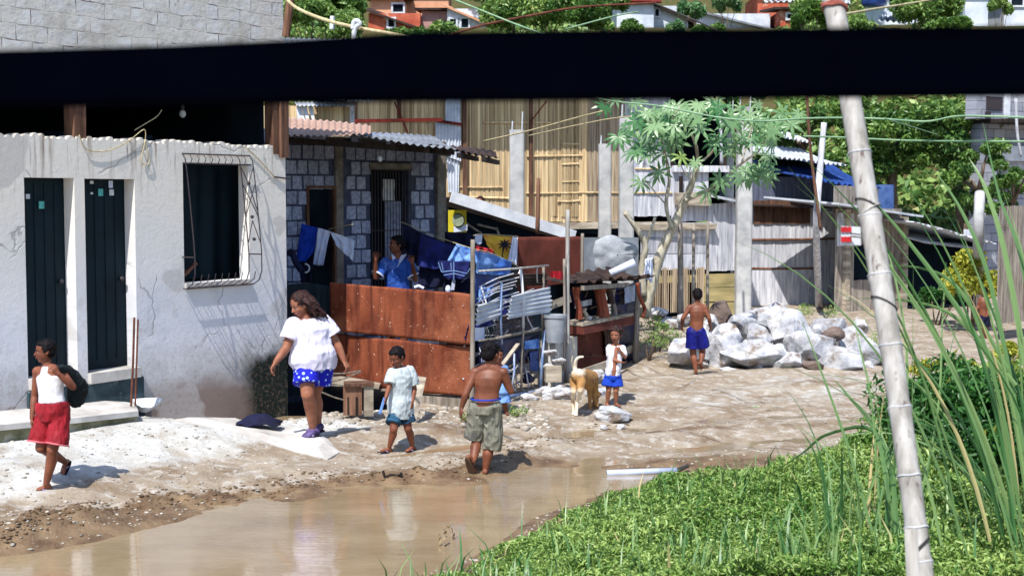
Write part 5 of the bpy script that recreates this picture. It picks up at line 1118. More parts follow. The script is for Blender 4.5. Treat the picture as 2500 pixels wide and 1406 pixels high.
cloth('folded_tshirt', ([(1115, 594), (1130, 600), (1150, 607)], [(1092, 636), (1115, 642), (1150, 642)]), 17.9, m_ltblue, 'pale blue and white tshirt draped above the denim jeans with pale seams', seed=8, folds=.02)
jn = cloth('denim_jeans', ([(1070, 636), (1108, 638), (1148, 638)], [(1084, 676), (1108, 684), (1138, 676)]), 17.8, m_denimb, 'denim jeans seat with pale seams beside the knotty post', seed=9, folds=.012)
mb = MB()
for L in ([(1108, 639), (1108, 684)], [(1078, 664), (1108, 661), (1140, 668), (1148, 655)], [(1070, 640), (1078, 664)], [(1084, 672), (1108, 668), (1134, 674)], [(1078, 641), (1082, 660)], [(1101, 641), (1102, 658)]):
    mb.tube([at(x, y, 17.74) for x, y in L], .006, 4)
build('seam', mb, m_stitch, jn)
cloth('dark_trousers', ([(1086, 676), (1108, 684), (1148, 676)], [(1080, 716), (1105, 716), (1148, 716)]), 17.95, m_denim, 'dark trouser legs hanging below the denim seat', seed=10)
mb = MB(); mb.sheet(lambda u, v: at(1104 + 8 * u - 3 * v, 684 + 24 * v, 17.8 + .02 * u), 4, 4, .004, .5); build('white_tag_strip', mb, m_whcl, label='thin white strip hanging under the denim seat', cat='cloth strip')
cloth('light_blue_shirt', ([(1160, 612), (1200, 620), (1250, 640)], [(1165, 668), (1200, 672), (1245, 672)]), (17.2, 18.2), m_ltblue, 'crumpled light blue shirts hanging right of the knotty post', seed=11, folds=.05)
cloth('dark_blue_cloth', ([(1160, 660), (1190, 668), (1225, 665)], [(1160, 745), (1185, 745), (1215, 700)]), (17.3, 18), m_tarp, 'deep blue cloth hanging low behind the stick frame', seed=12, folds=.05)
cloth('white_jeans', ([(1170, 700), (1190, 702), (1205, 700)], [(1165, 740), (1180, 735), (1200, 722)]), 17.4, m_ltblue, 'small pale blue cloth dangling behind the stick frame', seed=13)
cloth('red_cloth', ([(1162, 600), (1180, 604), (1205, 610)], [(1162, 614), (1180, 622), (1200, 628)]), 17.9, m_red, 'narrow red cloth between towel and light blue shirts', seed=14)
cloth('dark_cloth', ([(1086, 566), (1130, 568), (1165, 575)], [(1086, 600), (1130, 612), (1165, 615)]), 19.8, m_denim, 'blackish cloth hanging under the yellow poster', seed=15)
tw = cloth('palm_towel', ([(1178, 572), (1215, 576), (1262, 580)], [(1190, 600), (1215, 625), (1250, 642)]), 18.6, m_yel, 'yellow towel printed with a dark palm tree', seed=16, folds=.015)
mb = MB(); c = at(1232, 600, 18.5)
for k in range(9):
    an = k * 2 * math.pi / 9 + .2; e = c + V((math.cos(an) * .095, 0, math.sin(an) * .085)); m_ = c.lerp(e, .55) + V((0, 0, .018)); mb.tube([c, m_, e], [.012, .014, .003], 5)
mb.tube([c, at(1226, 620, 18.5), at(1229, 645, 18.5)], [.009, .009, .01], 5); build('palm_print', mb, m_printdk, tw)
cloth('white_towel_edge', ([(1252, 578), (1258, 579), (1264, 580)], [(1240, 640), (1252, 640), (1262, 650)]), 18.55, m_whcl, 'white cloth edge hanging beside the palm tree towel', seed=17, folds=.01)
cloth('patterned_cloth', ([(1160, 572), (1168, 572), (1178, 573)], [(1160, 592), (1168, 598), (1176, 594)]), 18.4, m_whcl, 'small whitish cloth at the left end of the towel line', seed=18, folds=.01)
mb = MB(); mb.tube([at(1012, 702, 17.4), at(1022, 698, 17.4), at(1034, 704, 17.4)], .02, 7); build('white_bundle', mb, m_whcl, label='little white bundle on the rusty sheet right of the man', cat='cloth bundle')
mb = MB(); mb.ell(at(1094, 706, 17.5), (.035, .03, .05)); build('white_bundle', mb, m_whcl, label='little white bundle below the jeans on the rusty sheet', cat='cloth bundle')
mb = MB(); c = at(745, 655, 18.0); mb.tube([c + V((.055 * math.cos(a), 0, .055 * math.sin(a))) for a in [x * .4 - 1.6 for x in range(9)]], .010, 6); build('bent_hose', mb, m_white, label='white curved hose end in the dark corner beside the annex', cat='hose')
mb = MB(); mb.tube(smoothp([at(705, 625, 17.4), at(712, 615, 17.4), at(722, 640, 17.4), at(735, 660, 17.4)]), .04, 8); build('dark_bundle', mb, m_denim, label='dark bundle hanging at the corner of the pale house', cat='bundle')
# ------------------------------------------------------------ near beam, with an unseen roof and posts added to keep it dark
shr = empty('near_beam', (0, 1.5, hz(0, 1.5)), 'near black timber beam crossing the whole view high in the foreground', 'near_beam')
def bxz(px, py, Y=1.55): return at(px, py, Y)
mb = MB(); top = [(-900, 150), (0, 118), (400, 106), (700, 92), (1000, 72), (1500, 66), (2500, 58), (3400, 52)]; bot = [(-900, 268), (0, 252), (400, 248), (700, 243), (1000, 240), (1500, 236), (2500, 226), (3400, 222)]
rg = []
for (a, b) in zip(top, bot):
    p = at(a[0], a[1], 1.55); q = at(b[0], b[1], 1.55); c = (p + q) / 2 + V((0, .05, 0)); h = (p.z - q.z) / 2; rg.append((c, V((0, .05, 0)), V((0, 0, h))))
mb.loft(rg, 16, .35); build('beam', mb, m_black, shr)
mb = MB(); zr = at(1250, 60, 1.6).z + .05
mb.hexa([V((-3, -3, zr + .6)), V((3.4, -3, zr + .6)), V((3.4, 1.62, zr + .05)), V((-3, 1.62, zr + .05)), V((-3, -3, zr + .64)), V((3.4, -3, zr + .64)), V((3.4, 1.62, zr + .09)), V((-3, 1.62, zr + .09))]); build('roof', mb, m_tindark, shr)  # unseen roof over the camera, added to shade the beam
for x in (-2.9, 3.3): mb = MB(); mb.box((x, 1.62, zr / 2), (.1, .1, zr + .1)); build('post', mb, m_wooddk, shr)  # unseen posts added under that roof

# leaning bamboo pole with its tied stump, wire and sign
bp0, bp1 = at(2262, 1480, 4.75), at(2030, -60, 5.6); bg = V((bp0.x + .02, bp0.y - .05, hz(bp0.x, bp0.y)))
bamb = empty('bamboo_pole', bg, 'thick pale bamboo pole leaning across the right foreground', 'pole')
P0 = bp0 + (bp0 - bp1) * .28; mb = MB(); pts = []; rad = []; NP = 120
nodesY = [1385, 1310, 1195, 1040, 895, 725, 580, 420, 250, 30]
def yk(py): return (1480 - py) / 1540.0
for i in range(NP + 1):
    k = -.28 + 1.28 * i / NP; p = bp0.lerp(bp1, k); pts.append(p + V((.012 * math.sin(k * 4), 0, 0))); r = (.0375 + .003 * k)
    bmp = 0
    for ny in nodesY: d = (k - yk(ny)) / .006; bmp += .0045 * math.exp(-d * d) - .002 * math.exp(-((d - 1.8) ** 2))
    rad.append(r + bmp)
mb.tube(pts, rad, 20); build('culm', mb, m_pole, bamb, smooth=True)
def wrap(name, py, turns, m, r=.004, tilt=.03, par=bamb, wob=0.0):
    k = yk(py); c = bp0.lerp(bp1, k) + V((.012 * math.sin(k * 4), 0, 0)); ax = (bp1 - bp0).normalized(); a = ax.cross(V((0, 1, 0))).normalized(); b = ax.cross(a); rr = (.0375 + .003 * k) + r * .9; pts = []
    for i in range(int(turns * 20) + 1): an = i * math.pi / 10; pts.append(c + a * math.cos(an) * rr + b * math.sin(an) * rr + ax * (tilt * math.cos(an) + .006 * i / 20 + wob * math.sin(i * 1.3)))
    mb = MB(); mb.tube(pts, r, 5); return build(name, mb, m, par, smooth=True)
for ny in nodesY:
    k = yk(ny); c = bp0.lerp(bp1, k) + V((.012 * math.sin(k * 4), 0, 0)); ax = (bp1 - bp0).normalized(); r = (.0375 + .003 * k) + .0035; mb = MB(); a = ax.cross(V((0, 1, 0))).normalized(); b = ax.cross(a)
    mb.tube([c + (a * math.cos(i * .3) + b * math.sin(i * .3)) * r + ax * .002 * math.sin(i) for i in range(22)], .0024, 5); build('node_ring', mb, m_white, bamb, smooth=True)
wrap('wire_tie', 553, 1, m_wired, .003, .03); wrap('wire_tie', 566, 1, m_pole, .003, -.02); wrap('wire_tie', 795, 1, m_wired, .003, .03); wrap('rope_tie', 36, 3, m_rope, .006, .01, wob=.004); wrap('wire_tie', 1355, 2, m_wired, .003, -.03)
s0, s1 = at(2232, 1480, 4.66), at(2224, 1290, 4.66); s0 = s0 + (s0 - s1) * 3.0
st = build('stump_stake', MB().tube([s0, s0.lerp(s1, .5), s1], [.024, .023, .022], 12), m_pole, label='short bamboo stake tied to the foot of the leaning bamboo pole', cat='stake', smooth=True)
# red and white board hanging from the pole
sg = empty('red_white_sign', at(2078, 598, 5.25), 'small red and white board tied to the leaning bamboo pole', 'sign')
def sgp(x, y, q=0): return at(x, y, 5.25 - q)
mb = MB(); mb.plate(sgp(2052, 597), sgp(2101, 599), sgp(2100, 554), sgp(2053, 552), .006, .5); build('board', mb, m_white, sg)
for i, (x0, x1, y0, y1) in enumerate(((2053, 2079, 566, 553), (2053, 2079, 591, 577))):
    mb = MB(); n = 5; mb.add([sgp(x0 + (x1 - x0) * k / n, y0 + (2 * (k % 2) if i == 0 else 0), .012) for k in range(n + 1)] + [sgp(x0 + (x1 - x0) * k / n, y1 + (1.5 * (k % 2)), .012) for k in range(n + 1)], [(k, k + 1, n + 2 + k, n + 1 + k) for k in range(n)], .5); build('red_patch', mb, m_signr, sg)
mb = MB(); mb.tube([sgp(2075, 570, .02), sgp(2100, 573, .06)], .0025, 4); mb.tube([sgp(2078, 577, .02), sgp(2102, 580, .06)], .0025, 4); build('tie_wire', mb, m_wired, sg)

# ------------------------------------------------------------ wires across the view
def wire(L, Y, r, m, label, cat='wire'):
    pts = [at(x, y, Y[0] + (Y[1] - Y[0]) * i / (len(L) - 1)) for i, (x, y) in enumerate(L)]; return cable('overhead_wire', smoothp(pts), r, m, label, cat)
wire([(1360, 228), (1420, 232), (1500, 248), (1600, 258), (1690, 275), (1760, 288), (1860, 296), (1960, 290), (2060, 288), (2160, 291), (2260, 297), (2330, 285), (2400, 284), (2520, 288)], (13, 10), .0075, m_wire, 'long pale green wire drooping across the tree leaves below the beam')
wire([(2160, 290), (2220, 308), (2290, 330)], (10, 13), .005, m_wire, 'short thin wire branching down through the dark tree')
wire([(1960, 333), (2060, 336), (2200, 343), (2350, 345), (2520, 346)], (12, 10), .007, m_wire, 'lower straight pale wire behind the leaning bamboo pole')
wire([(1180, 345), (1290, 320), (1400, 290), (1470, 272)], (20, 17), .010, m_wirew, 'upper pale cord rising to the right across the bamboo wall')
wire([(1290, 332), (1380, 312), (1480, 292), (1540, 285)], (20, 17), .008, m_wirew, 'lower pale cord rising to the right across the bamboo wall')
rw = wire([(690, -12), (724, 20), (790, 48), (870, 68), (950, 82), (1000, 92)], (13, 12), .016, m_wirew, 'pale yellowish rope sagging from the upper left corner behind the beam', 'rope')
mb = MB(); mb.tube(smoothp([at(862, 72, 12.3), at(864, 56, 12.3), at(872, 52, 12.3), at(878, 60, 12.3), at(866, 72, 12.3), at(864, 110, 12.3)]), .022, 8); build('white_knot', mb, m_white, rw, smooth=True)
wire([(1060, -20), (1160, 20), (1260, 60), (1330, 85)], (17, 15), .010, m_wire, 'thin pale wire slanting down across the white cottage on the hill')
wire([(1080, 92), (1180, 62), (1300, 38), (1420, 18), (1600, 8)], (17, 18), .014, m_rustbar, 'reddish wire slanting up to the right across the leafy bank')
wire([(1380, 72), (1500, 40), (1560, 30)], (15, 16), .008, m_wire, 'thin greenish wire crossing the dark bush left of the bluish house')
wire([(1600, 10), (1700, 52), (1760, 80)], (15, 14), .009, m_wired, 'dark wire slanting down right of the white gabled house')
wire([(2050, 38), (2140, 22), (2230, 8), (2330, -10)], (6, 9), .0055, m_wirew, 'yellowish rope running right from the top of the leaning bamboo pole', 'rope')
mb = MB(); mb.tube([at(698, 90, 15.8), at(712, -30, 15.8)], .045, 8); build('timber_post', mb, m_woodbr, label='rough brown timber at the upper corner of the pale house', cat='post')
mb = MB(); mb.tube([at(810, 72, 30), at(812, 40, 30)], .05, 6); build('white_stake', mb, m_white, label='small white stake in the bush left of the knotted rope', cat='stake')

# ------------------------------------------------------------ rocks
RL = [ # px, py, Y, rx, ry, rz, material, label
 (1760, 765, 21.8, .20, .2, .20, m_rockb, 'dark brown boulder on top of the heap right of the boy in dark blue shorts'),
 (1860, 778, 21.9, .42, .35, .28, m_rock, 'big white boulder at the top middle of the heap'),
 (1808, 800, 21.4, .30, .3, .26, m_rock, 'white boulder under the dark brown one'),
 (1855, 825, 21.0, .28, .3, .24, m_rock, 'white rock with a brown hollow in the middle of the heap'),
 (1930, 810, 21.3, .40, .4, .34, m_rock, 'tall white slab rock right of the heap middle'),
 (1975, 850, 20.7, .38, .4, .34, m_rock, 'broad white rock above the small dark notch'),
 (2020, 800, 21.6, .36, .35, .25, m_rock, 'white boulder behind the flat brown rock'),
 (2026, 817, 20.9, .20, .12, .12, m_rockb, 'flat brown rock set in the white heap'),
 (2075, 835, 21.2, .30, .3, .25, m_rock, 'white boulder at the right shoulder of the heap'),
 (2115, 870, 20.7, .36, .35, .26, m_rock, 'rightmost white boulder of the heap'),
 (2045, 885, 20.3, .40, .35, .22, m_rock, 'low white boulder at the front right of the heap'),
 (1840, 868, 20.4, .48, .35, .26, m_rock, 'long white front slab with a shaded cream face'),
 (1930, 885, 20.2, .30, .3, .18, m_rock, 'small white rock in front between two slabs'),
 (1760, 860, 20.6, .26, .3, .28, m_rock, 'white pointed slab just right of the legs of the boy'),
 (1775, 825, 20.9, .22, .3, .2, m_rock, 'white rock beside the right hand of the boy'),
 (1670, 858, 20.3, .28, .3, .22, m_rock, 'low white slab at the left foot of the heap'),
 (1715, 845, 20.8, .24, .3, .24, m_rock, 'white slab directly behind the shorts of the boy'),
 (1640, 790, 21.9, .19, .2, .13, m_rock, 'white rock left of the boy at elbow height'),
 (1612, 765, 22.3, .16, .2, .12, m_rock, 'white rock near the base of the knotty tree'),
 (1680, 780, 21.6, .16, .2, .13, m_rock, 'white rock behind the left elbow of the boy'),
 (1740, 790, 21.6, .14, .2, .15, m_rock, 'small white rock behind the right shoulder of the boy'),
 (1720, 820, 21.2, .15, .2, .15, m_rock, 'small white rock behind the waist of the boy'),
 (1898, 858, 20.4, .16, .2, .13, m_rock, 'small rock wedged in the middle front of the heap'),
 (1990, 890, 20.0, .16, .2, .08, m_rockb, 'low brown rock at the front foot of the heap'),
 (2100, 795, 22.4, .15, .2, .14, m_rock, 'small white rock behind the right shoulder of the heap'),
]
for i, (px, py, Y, rx, ry, rz, m, l) in enumerate(RL):
    c = at(px, py, Y); g = hz(c.x, c.y)
    build('boulder', rock_mb(c, (rx * 1.12, ry * 1.1, rz * 1.12), i + 3, ICO4, .07, 8), m, label=l, cat='rock', group='rocks of the white heap', smooth=False)
# core of the heap: packed smaller stones
for i in range(34):
    px = 1650 + 480 * R.random(); e = abs(px - 1890) / 260; py = 905 - R.random() * (70 if e > .7 else 95); Y = 20.2 + (905 - py) / 60.0; c = at(px, py, Y)
    build('small_stone', rock_mb(c, (R.uniform(.07, .14), .1, R.uniform(.06, .1)), 200 + i, ICO, .25), m_rock if R.random() < .85 else m_rockb, label='fist to head sized broken stone packed between the boulders of the white heap', cat='stone', group='packing stones of the white heap')
for i, (px, py, Y, r, l) in enumerate(((1355, 960, 17.2, (.20, .17, .15), 'whitish rock left of the dog under the bamboo post'), (1330, 940, 17.6, (.12, .1, .09), 'smaller pale rock left of the rock beside the dog'), (1380, 975, 17.0, (.17, .15, .1), 'pale rock half hidden behind the hind legs of the dog'), (1462, 925, 18.4, (.24, .2, .12), 'pale flat rock between the dog and the toddler'), (1455, 965, 17.4, (.17, .15, .1), 'pale rock beyond the head of the dog'), (1290, 968, 17.0, (.14, .12, .07), 'low pale stone right of the shirtless boy at frame foot'), (1494, 1035, 15.4, (.2, .16, .11), 'lone white rock lying on the open road below the toddler'))):
    c = on(px, py + 10); c = V((at(px, py, Y).x, Y, hz(at(px, py, Y).x, Y) + r[2] * .5)); build('pale_rock', rock_mb(c, r, 90 + i, ICO4), m_rock, label=l, cat='rock')
for k, (px, py, l) in enumerate(((1475, 1048, 'small chip at the left of the lone white rock'), (1515, 1046, 'small chip at the right of the lone white rock'))):
    build('stone_chip', rock_mb(on(px, py) + V((0, 0, .02)), (.06, .06, .04), 130 + k), m_rock, label=l, cat='stone')
# loose gravel and clods (nobody could count them)
def scatter(n, fn, smin, smax, m, name, label, cat, ico=ICO1, flat=.6, seed=5):
    rs = np.random.RandomState(seed); V0 = np.array([list(v) for v in ico[0]]); F0 = np.array(ico[1]); K = len(V0)
    x, y = fn(rs, n); n = len(x); z = height(x, y); s = smin + (smax - smin) * rs.rand(n) ** 3
    sc = s[:, None] * np.stack([1 + .5 * rs.rand(n), 1 + .5 * rs.rand(n), flat * (.6 + .6 * rs.rand(n))], 1)
    p = V0[None] * (1 + .35 * (rs.rand(n, K, 1) - .5)) * sc[:, None, :]; a = rs.rand(n) * 6.28; ca, sa = np.cos(a)[:, None], np.sin(a)[:, None]
    q = np.stack([p[..., 0] * ca - p[..., 1] * sa, p[..., 0] * sa + p[..., 1] * ca, p[..., 2]], 2) + np.stack([x, y, z + s * .12], 1)[:, None, :]
    f = (F0[None] + (np.arange(n) * K)[:, None, None]).reshape(-1, 3); return nobj(name, q.reshape(-1, 3), f, np.repeat(rs.rand(n), len(F0)), m, label=label, cat=cat, kind='stuff')
def gnd_np(px, py, z=.03):
    dx = (px - CX) / F; dy = -(py - CY) / F; c, s = math.cos(PA), math.sin(PA); Y = c + dy * s; Z = -s + dy * c; k = (z - HC) / Z; return dx * k, Y * k
def tq(x, y): return (x - HW.A.x) * HW.d.x + (y - HW.A.y) * HW.d.y, (x - HW.A.x) * HW.n.x + (y - HW.A.y) * HW.n.y
def onroad(rs, n):
    x, y = gnd_np(rs.rand(n * 2) * 2500, 800 + 600 * rs.rand(n * 2) ** .8); t, q = tq(x, y)
    ok = (bank(x, y) < .15) & (y < 30) & ~((t < .1) & (q < .05)) & (height(x, y) > -.02); return x[ok][:n], y[ok][:n]
m_grav = PM('gravel_stone', 'b4afa6', '877e72', ns=9, tint=.4, bump=.2)
m_clod = PM('mud_clod', '75604a', '574533', ns=9, tint=.3, bump=.3)
scatter(6500, onroad, .003, .018, m_grav, 'gravel', 'loose pale gravel strewn over the trodden road', 'gravel', flat=.5)
def edgemud(rs, n):
    x, y = gnd_np(rs.rand(n * 16) * 1700, 1000 + 400 * rs.rand(n * 16)); t, q = tq(x, y); pqv = q - thr(t) + .35 * fbm(x * .9, y * .9, 3, 9) + .25 * fbm(x * 4, y * 4, 3, 19)
    ok = (np.abs(pqv + .38) < .28 * rs.rand(len(x)) ** .5) & (y < 15.5) & (bank(x, y) < 0); return x[ok][:n], y[ok][:n]
scatter(2600, edgemud, .003, .019, m_clod, 'mud_clods', 'churned brown clods along the edge of the water', 'mud', seed=8, flat=.45)
def debris(rs, n):
    x, y = gnd_np(560 + rs.rand(n) * 780, 985 + 60 * rs.rand(n)); t, q = tq(x, y); ok = q > .1; return x[ok], y[ok]
scatter(1100, debris, .008, .045, m_grav, 'rubble', 'brown and pale rubble along the foot of the rusty sheets', 'rubble', ICO1, .7, 12)
# things lying about
mb = MB(); a, b = on(1482, 1163), on(1652, 1158); a.z += .03; b.z += .035; mb.tube([a, b], .03, 12); pp = build('plastic_pipe', mb, m_pipe, label='pale bluish pipe lying at the edge of the green bank', cat='pipe', smooth=True)
mb = MB(); mb.tube([b, on(1680, 1152) + V((0, 0, .06))], [.024, .018], 8); build('dark_end', mb, m_wired, pp)
mb = MB(); a = on(935, 1168); mb.tube(smoothp([a + V((0, 0, .07)), a + V((.02, 0, .02)), a + V((.07, .02, .03)), a + V((.13, .02, .025)), a + V((.16, 0, .04))]), [.012] * 24 + [.02], 6); build('twisted_root', mb, m_wooddk, label='small dark twisted root on the mud between the boys', cat='root')
mb = MB(); a = on(600, 1052); mb.sheet(lambda u, v: a + V((.42 * u - .1, .25 * v, .05 + .09 * math.sin(math.pi * u) * math.sin(math.pi * v) + .03 * mnoise.noise(V((u * 5, v * 5, 0))))), 20, 12, .01, .5); build('dark_sack', mb, m_denim, label='dark crumpled sack in the hollow at the corner of the pale house', cat='sack', smooth=True)
mb = MB(); a = on(660, 1056); mb.box(a + V((0, 0, .03)), (.22, .12, .04), .3); build('broken_brick', mb, m_rock, label='whitish broken slab beside the dark sack', cat='slab')
mb = MB(); a = on(1055, 1160); 
# apron of poured concrete in the foreground left of the woman's foot
ap = [gnd(*p, .05) for p in ((500, 1040), (560, 1032), (612, 1062), (700, 1068), (790, 1072), (830, 1098), (800, 1112), (700, 1106), (560, 1096), (420, 1080))]
mb = MB(); c = sum(ap, V()) / len(ap); nv = len(ap); ring = [V((p.x, p.y, max(hz(p.x, p.y), .0) + .01)) for p in ap]; inn = [V((c.x + (p.x - c.x) * .82, c.y + (p.y - c.y) * .82, 0)) for p in ap]; inn = [V((p.x, p.y, hz(p.x, p.y) + .05)) for p in inn]
low = [p - V((0, 0, .12)) for p in ring]
mb.add(low + ring + inn, [(i, (i + 1) % nv, nv + (i + 1) % nv, nv + i) for i in range(nv)] + [(nv + i, nv + (i + 1) % nv, 2 * nv + (i + 1) % nv, 2 * nv + i) for i in range(nv)] + [tuple(range(2 * nv, 3 * nv))], .5)
build('concrete_apron', mb, m_conc, kind='structure')
# ------------------------------------------------------------ ground cover and grasses
rs = np.random.RandomState(3)
def cover_pts(n, ylo=960, yhi=1520, xlo=900, xhi=2700, edge=0.0):
    px = xlo + (xhi - xlo) * rs.rand(n); py = ylo + (yhi - ylo) * rs.rand(n); x, y = gnd_np(px, py, .25); b = bank(x, y); e = .25 * fbm(x * 3, y * 3, 3, 77)
    ok = (b + e > edge) & (y > 7.5) & (y < 18) & (rs.rand(n) < np.clip((b + e) * 2.6 + .12, 0, 1)); return x[ok], y[ok]
x, y = cover_pts(300000); z = height(x, y); lump = np.maximum(fbm(x * 2.4, y * 2.4, 4, 55) * 1.35, -.22); b = bank(x, y)
hh = (.05 + .30 * (lump + .25)) * np.clip(b * 1.5 + .25, .15, 1); zz = z + hh * (.35 + .65 * rs.rand(len(x)))
v, f, tn = leaves(np.stack([x, y, zz], 1),   .038, .34, .15, rs, fold=.6, jit=.6); bn = .5 + 1.6 * fbm(x * 1.1, y * 1.1, 4, 33); tn = np.clip(.62 * tn + .38 * np.concatenate([bn, bn]), 0, 1); nobj('ground_cover', v, f, tn, l_cover, label='low carpet of small bright green leaves on the bank', cat='ground cover', kind='stuff')
gx, gy = cover_pts(3200, edge=.15); gm = MB()
def tuft(gx, gy, hmin, hmax):
    z = height(gx, gy); vs = []; fs = []; tn = []
    n = len(gx); a = rs.rand(n) * 6.28; h = hmin + (hmax - hmin) * rs.rand(n) ** 2; w = .004 + .005 * rs.rand(n); dx = np.cos(a); dy = np.sin(a); ln = h * (.2 + .6 * rs.rand(n)); b = np.stack([gx, gy, z], 1); s_ = np.stack([-dy, dx, 0 * dx], 1) * w[:, None]; d_ = np.stack([dx, dy, 0 * dx], 1)
    m = b + d_ * (ln * .35)[:, None]; m[:, 2] += h * .65; t = b + d_ * ln[:, None]; t[:, 2] += h
    v = np.stack([b - s_, b + s_, m + s_ * .8, t, m - s_ * .8], 1).reshape(-1, 3); o = np.arange(n)[:, None] * 5; f = np.concatenate([o + np.array([0, 1, 2]), o + np.array([0, 2, 4]), o + np.array([4, 2, 3])]); r = rs.rand(n); return v, f, np.concatenate([r, r, r])
v, f, tn = tuft(gx, gy, .10, .34); nobj('short_grass', v, f, tn, l_reed, label='thin grass blades standing up through the low leafy carpet', cat='grass', kind='stuff')
# bushes at the right, darker and taller, each a plant
def bush(c, r, n, size, m, name, label, cat='bush', group=None, stems=5, seed=1, squash=.35, up=.15, shell=.55, parent=None, fold=.5):
    q = np.random.RandomState(seed); c = np.asarray(c, float); r = np.asarray(r, float)
    root = empty(name, (c[0], c[1], hz(c[0], c[1])), label, cat, group)
    K = max(6, int(n / 160)); d = q.randn(K, 3); d /= np.linalg.norm(d, axis=1)[:, None]; d[:, 2] = np.abs(d[:, 2]) * 1.1 - .25; cl = c + d * r * (shell + (1 - shell) * q.rand(K, 1) ** .6) * .9
    k = q.randint(0, K, n); cr = max(.30, .52 - .6 * r.mean()) * r.mean() * (.6 + .9 * q.rand(K)); dd = q.randn(n, 3); dd /= np.linalg.norm(dd, axis=1)[:, None]; P = cl[k] + dd * cr[k][:, None] * (.45 + .6 * q.rand(n, 1) ** .5)
    g = height(P[:, 0], P[:, 1]); P[:, 2] = np.maximum(P[:, 2], g + .02)
    v, f, tn = leaves(P, size, squash, up, q, fold=fold); tone = np.concatenate([q.rand(K)[k]] * 2); nobj('foliage', v, f, np.clip(.6 * tn + .4 * tone, 0, 1), m, root)
    mb = MB()
    for i in range(stems):
        a = V((c[0] + q.uniform(-.15, .15) * r[0], c[1] + q.uniform(-.15, .15) * r[1], hz(c[0], c[1]) - .05)); e = V(cl[q.randint(0, K)]); mb.tube([a, a.lerp(e, .5) + V((0, 0, .1 * r[2])), e], [.012 + .012 * r.mean(), .01 + .006 * r.mean(), .006], 6)
    build('stem', mb, m_trunk, root, smooth=True); return root
for i, (px, py, Y, r, n, m, l) in enumerate((
    (2290, 1010, 11.4, (.50, .45, .46), 3600, l_dark, 'dark bush directly right of the leaning bamboo pole at middle height'),
    (2400, 1050, 10.4, (.50, .45, .46), 4200, l_dark, 'dark bush with a deep hollow below the reeds'),
    (2490, 1110, 9.7, (.42, .4, .48), 3200, l_dark, 'dark bush cut by the right edge of the picture'),
    (2340, 960, 12.8, (.45, .4, .26), 2200, l_cover, 'brighter bush with yellow tips at the top of the bank'),
    (2460, 985, 11.8, (.45, .4, .32), 2400, l_cover, 'bright bush at the roots of the tall reeds'),
    (2270, 1180, 10.2, (.38, .4, .22), 2200, l_cover, 'low bright bush behind the lower part of the leaning bamboo pole'),
    (2370, 1235, 9.3, (.40, .4, .2), 2400, l_cover, 'low spreading plant at the lower right'),
    (2150, 1090, 12.4, (.36, .4, .20), 1700, l_cover, 'low bright bush left of the leaning bamboo pole'),
    (2480, 905, 13.4, (.30, .4, .30), 1200, l_yel, 'yellowish bush behind the reeds at the right edge'),
    (2290, 905, 14.2, (.22, .25, .12), 420, l_yel, 'small yellow flowered plant beside the road at the right'),
    (2385, 915, 13.6, (.24, .3, .15), 600, l_yel, 'yellow tipped plant on top of the bank below the distant boy'))):
    c = at(px, py, Y); bush(c, r, n, .06 if m is not l_dark else .07, m, 'bush', l, seed=20 + i, group='bushes on the right bank')
for i, (px, py, Y, r, n, l) in enumerate(((1140, 1022, 15.6, (.07, .1, .08), 140, 'small green weed at the foot of the knotty post beside the walking boy'), (1265, 1005, 15.9, (.10, .1, .08), 150, 'small green weed on the road edge right of the walking boy'), (1606, 800, 21.2, (.22, .2, .22), 700, 'leafy weed at the foot of the knotty tree'), (1588, 835, 20.6, (.25, .2, .12), 400, 'low dry weed on the earth heap below the knotty tree'), (1640, 830, 20.9, (.22, .2, .16), 400, 'dark weed between earth heap and white rocks'), (1990, 765, 26, (.42, .3, .22), 700, 'green weeds before the door of the plank shack'), (2165, 822, 20.5, (.3, .3, .10), 320, 'grass tuft behind the leaning bamboo pole near the rocks'))):
    c = at(px, py, Y); bush(c, r, n, .035, l_cover if i != 7 else l_dark, 'weed', l, 'weed', seed=60 + i, stems=3)
# blades
def blade(mb, p, az, L, lean, w, droop=1.0, n=12, tint=None, fold=.25):
    """one long leaf: rises, then arches over"""
    d = V((math.cos(az), math.sin(az), 0)); s0 = V((-d.y, d.x, 0)); rl = R.uniform(-1.1, 1.1) + (math.pi / 2) * abs(s0.y); vs = []; fs = []; x = 0; z = 0; ang = math.pi / 2 - lean * .35; st = L / n
    for i in range(n + 1):
        k = i / n; ww = w * (1 - k ** 2.2) * (.55 + .45 * min(1, k * 4)) + .0008; c = V(p) + d * x + V((0, 0, z))
        up0 = V((-d.x * math.sin(ang), -d.y * math.sin(ang), math.cos(ang))); s = s0 * math.cos(rl) + up0 * math.sin(rl); up = up0 * math.cos(rl) - s0 * math.sin(rl)
        vs += [c - s * ww / 2 + up * ww * fold, c, c + s * ww / 2 + up * ww * fold]
        ang -= droop * (k ** 1.5) * 1.9 / n + lean * .65 / n; x += math.cos(ang) * st; z += math.sin(ang) * st
    for i in range(n): a = i * 3; fs += [(a, a + 3, a + 4, a + 1), (a + 1, a + 4, a + 5, a + 2)]
    mb.add(vs, fs, R.random() if tint is None else tint)
def reed_clump(px, Y, n, L, w, label, spread=.12, lean=(.1, .7), az=(2.2, 4.0), droop=(.3, 1.2), name='reed_clump', cat='reeds', m=None, py=None, group=None):
    p = at(px, 900, Y); z = hz(p.x, p.y); root = empty(name, (p.x, p.y, z), label, cat, group); mb = MB()
    for i in range(n):
        q = V((p.x + R.gauss(0, spread), p.y + R.gauss(0, spread), z - .03)); blade(mb, q, R.uniform(*az), L * R.uniform(.55, 1.05), R.uniform(*lean), w * R.uniform(.6, 1.15), R.uniform(*droop))
    return build('blades', mb, m or l_reed, root)
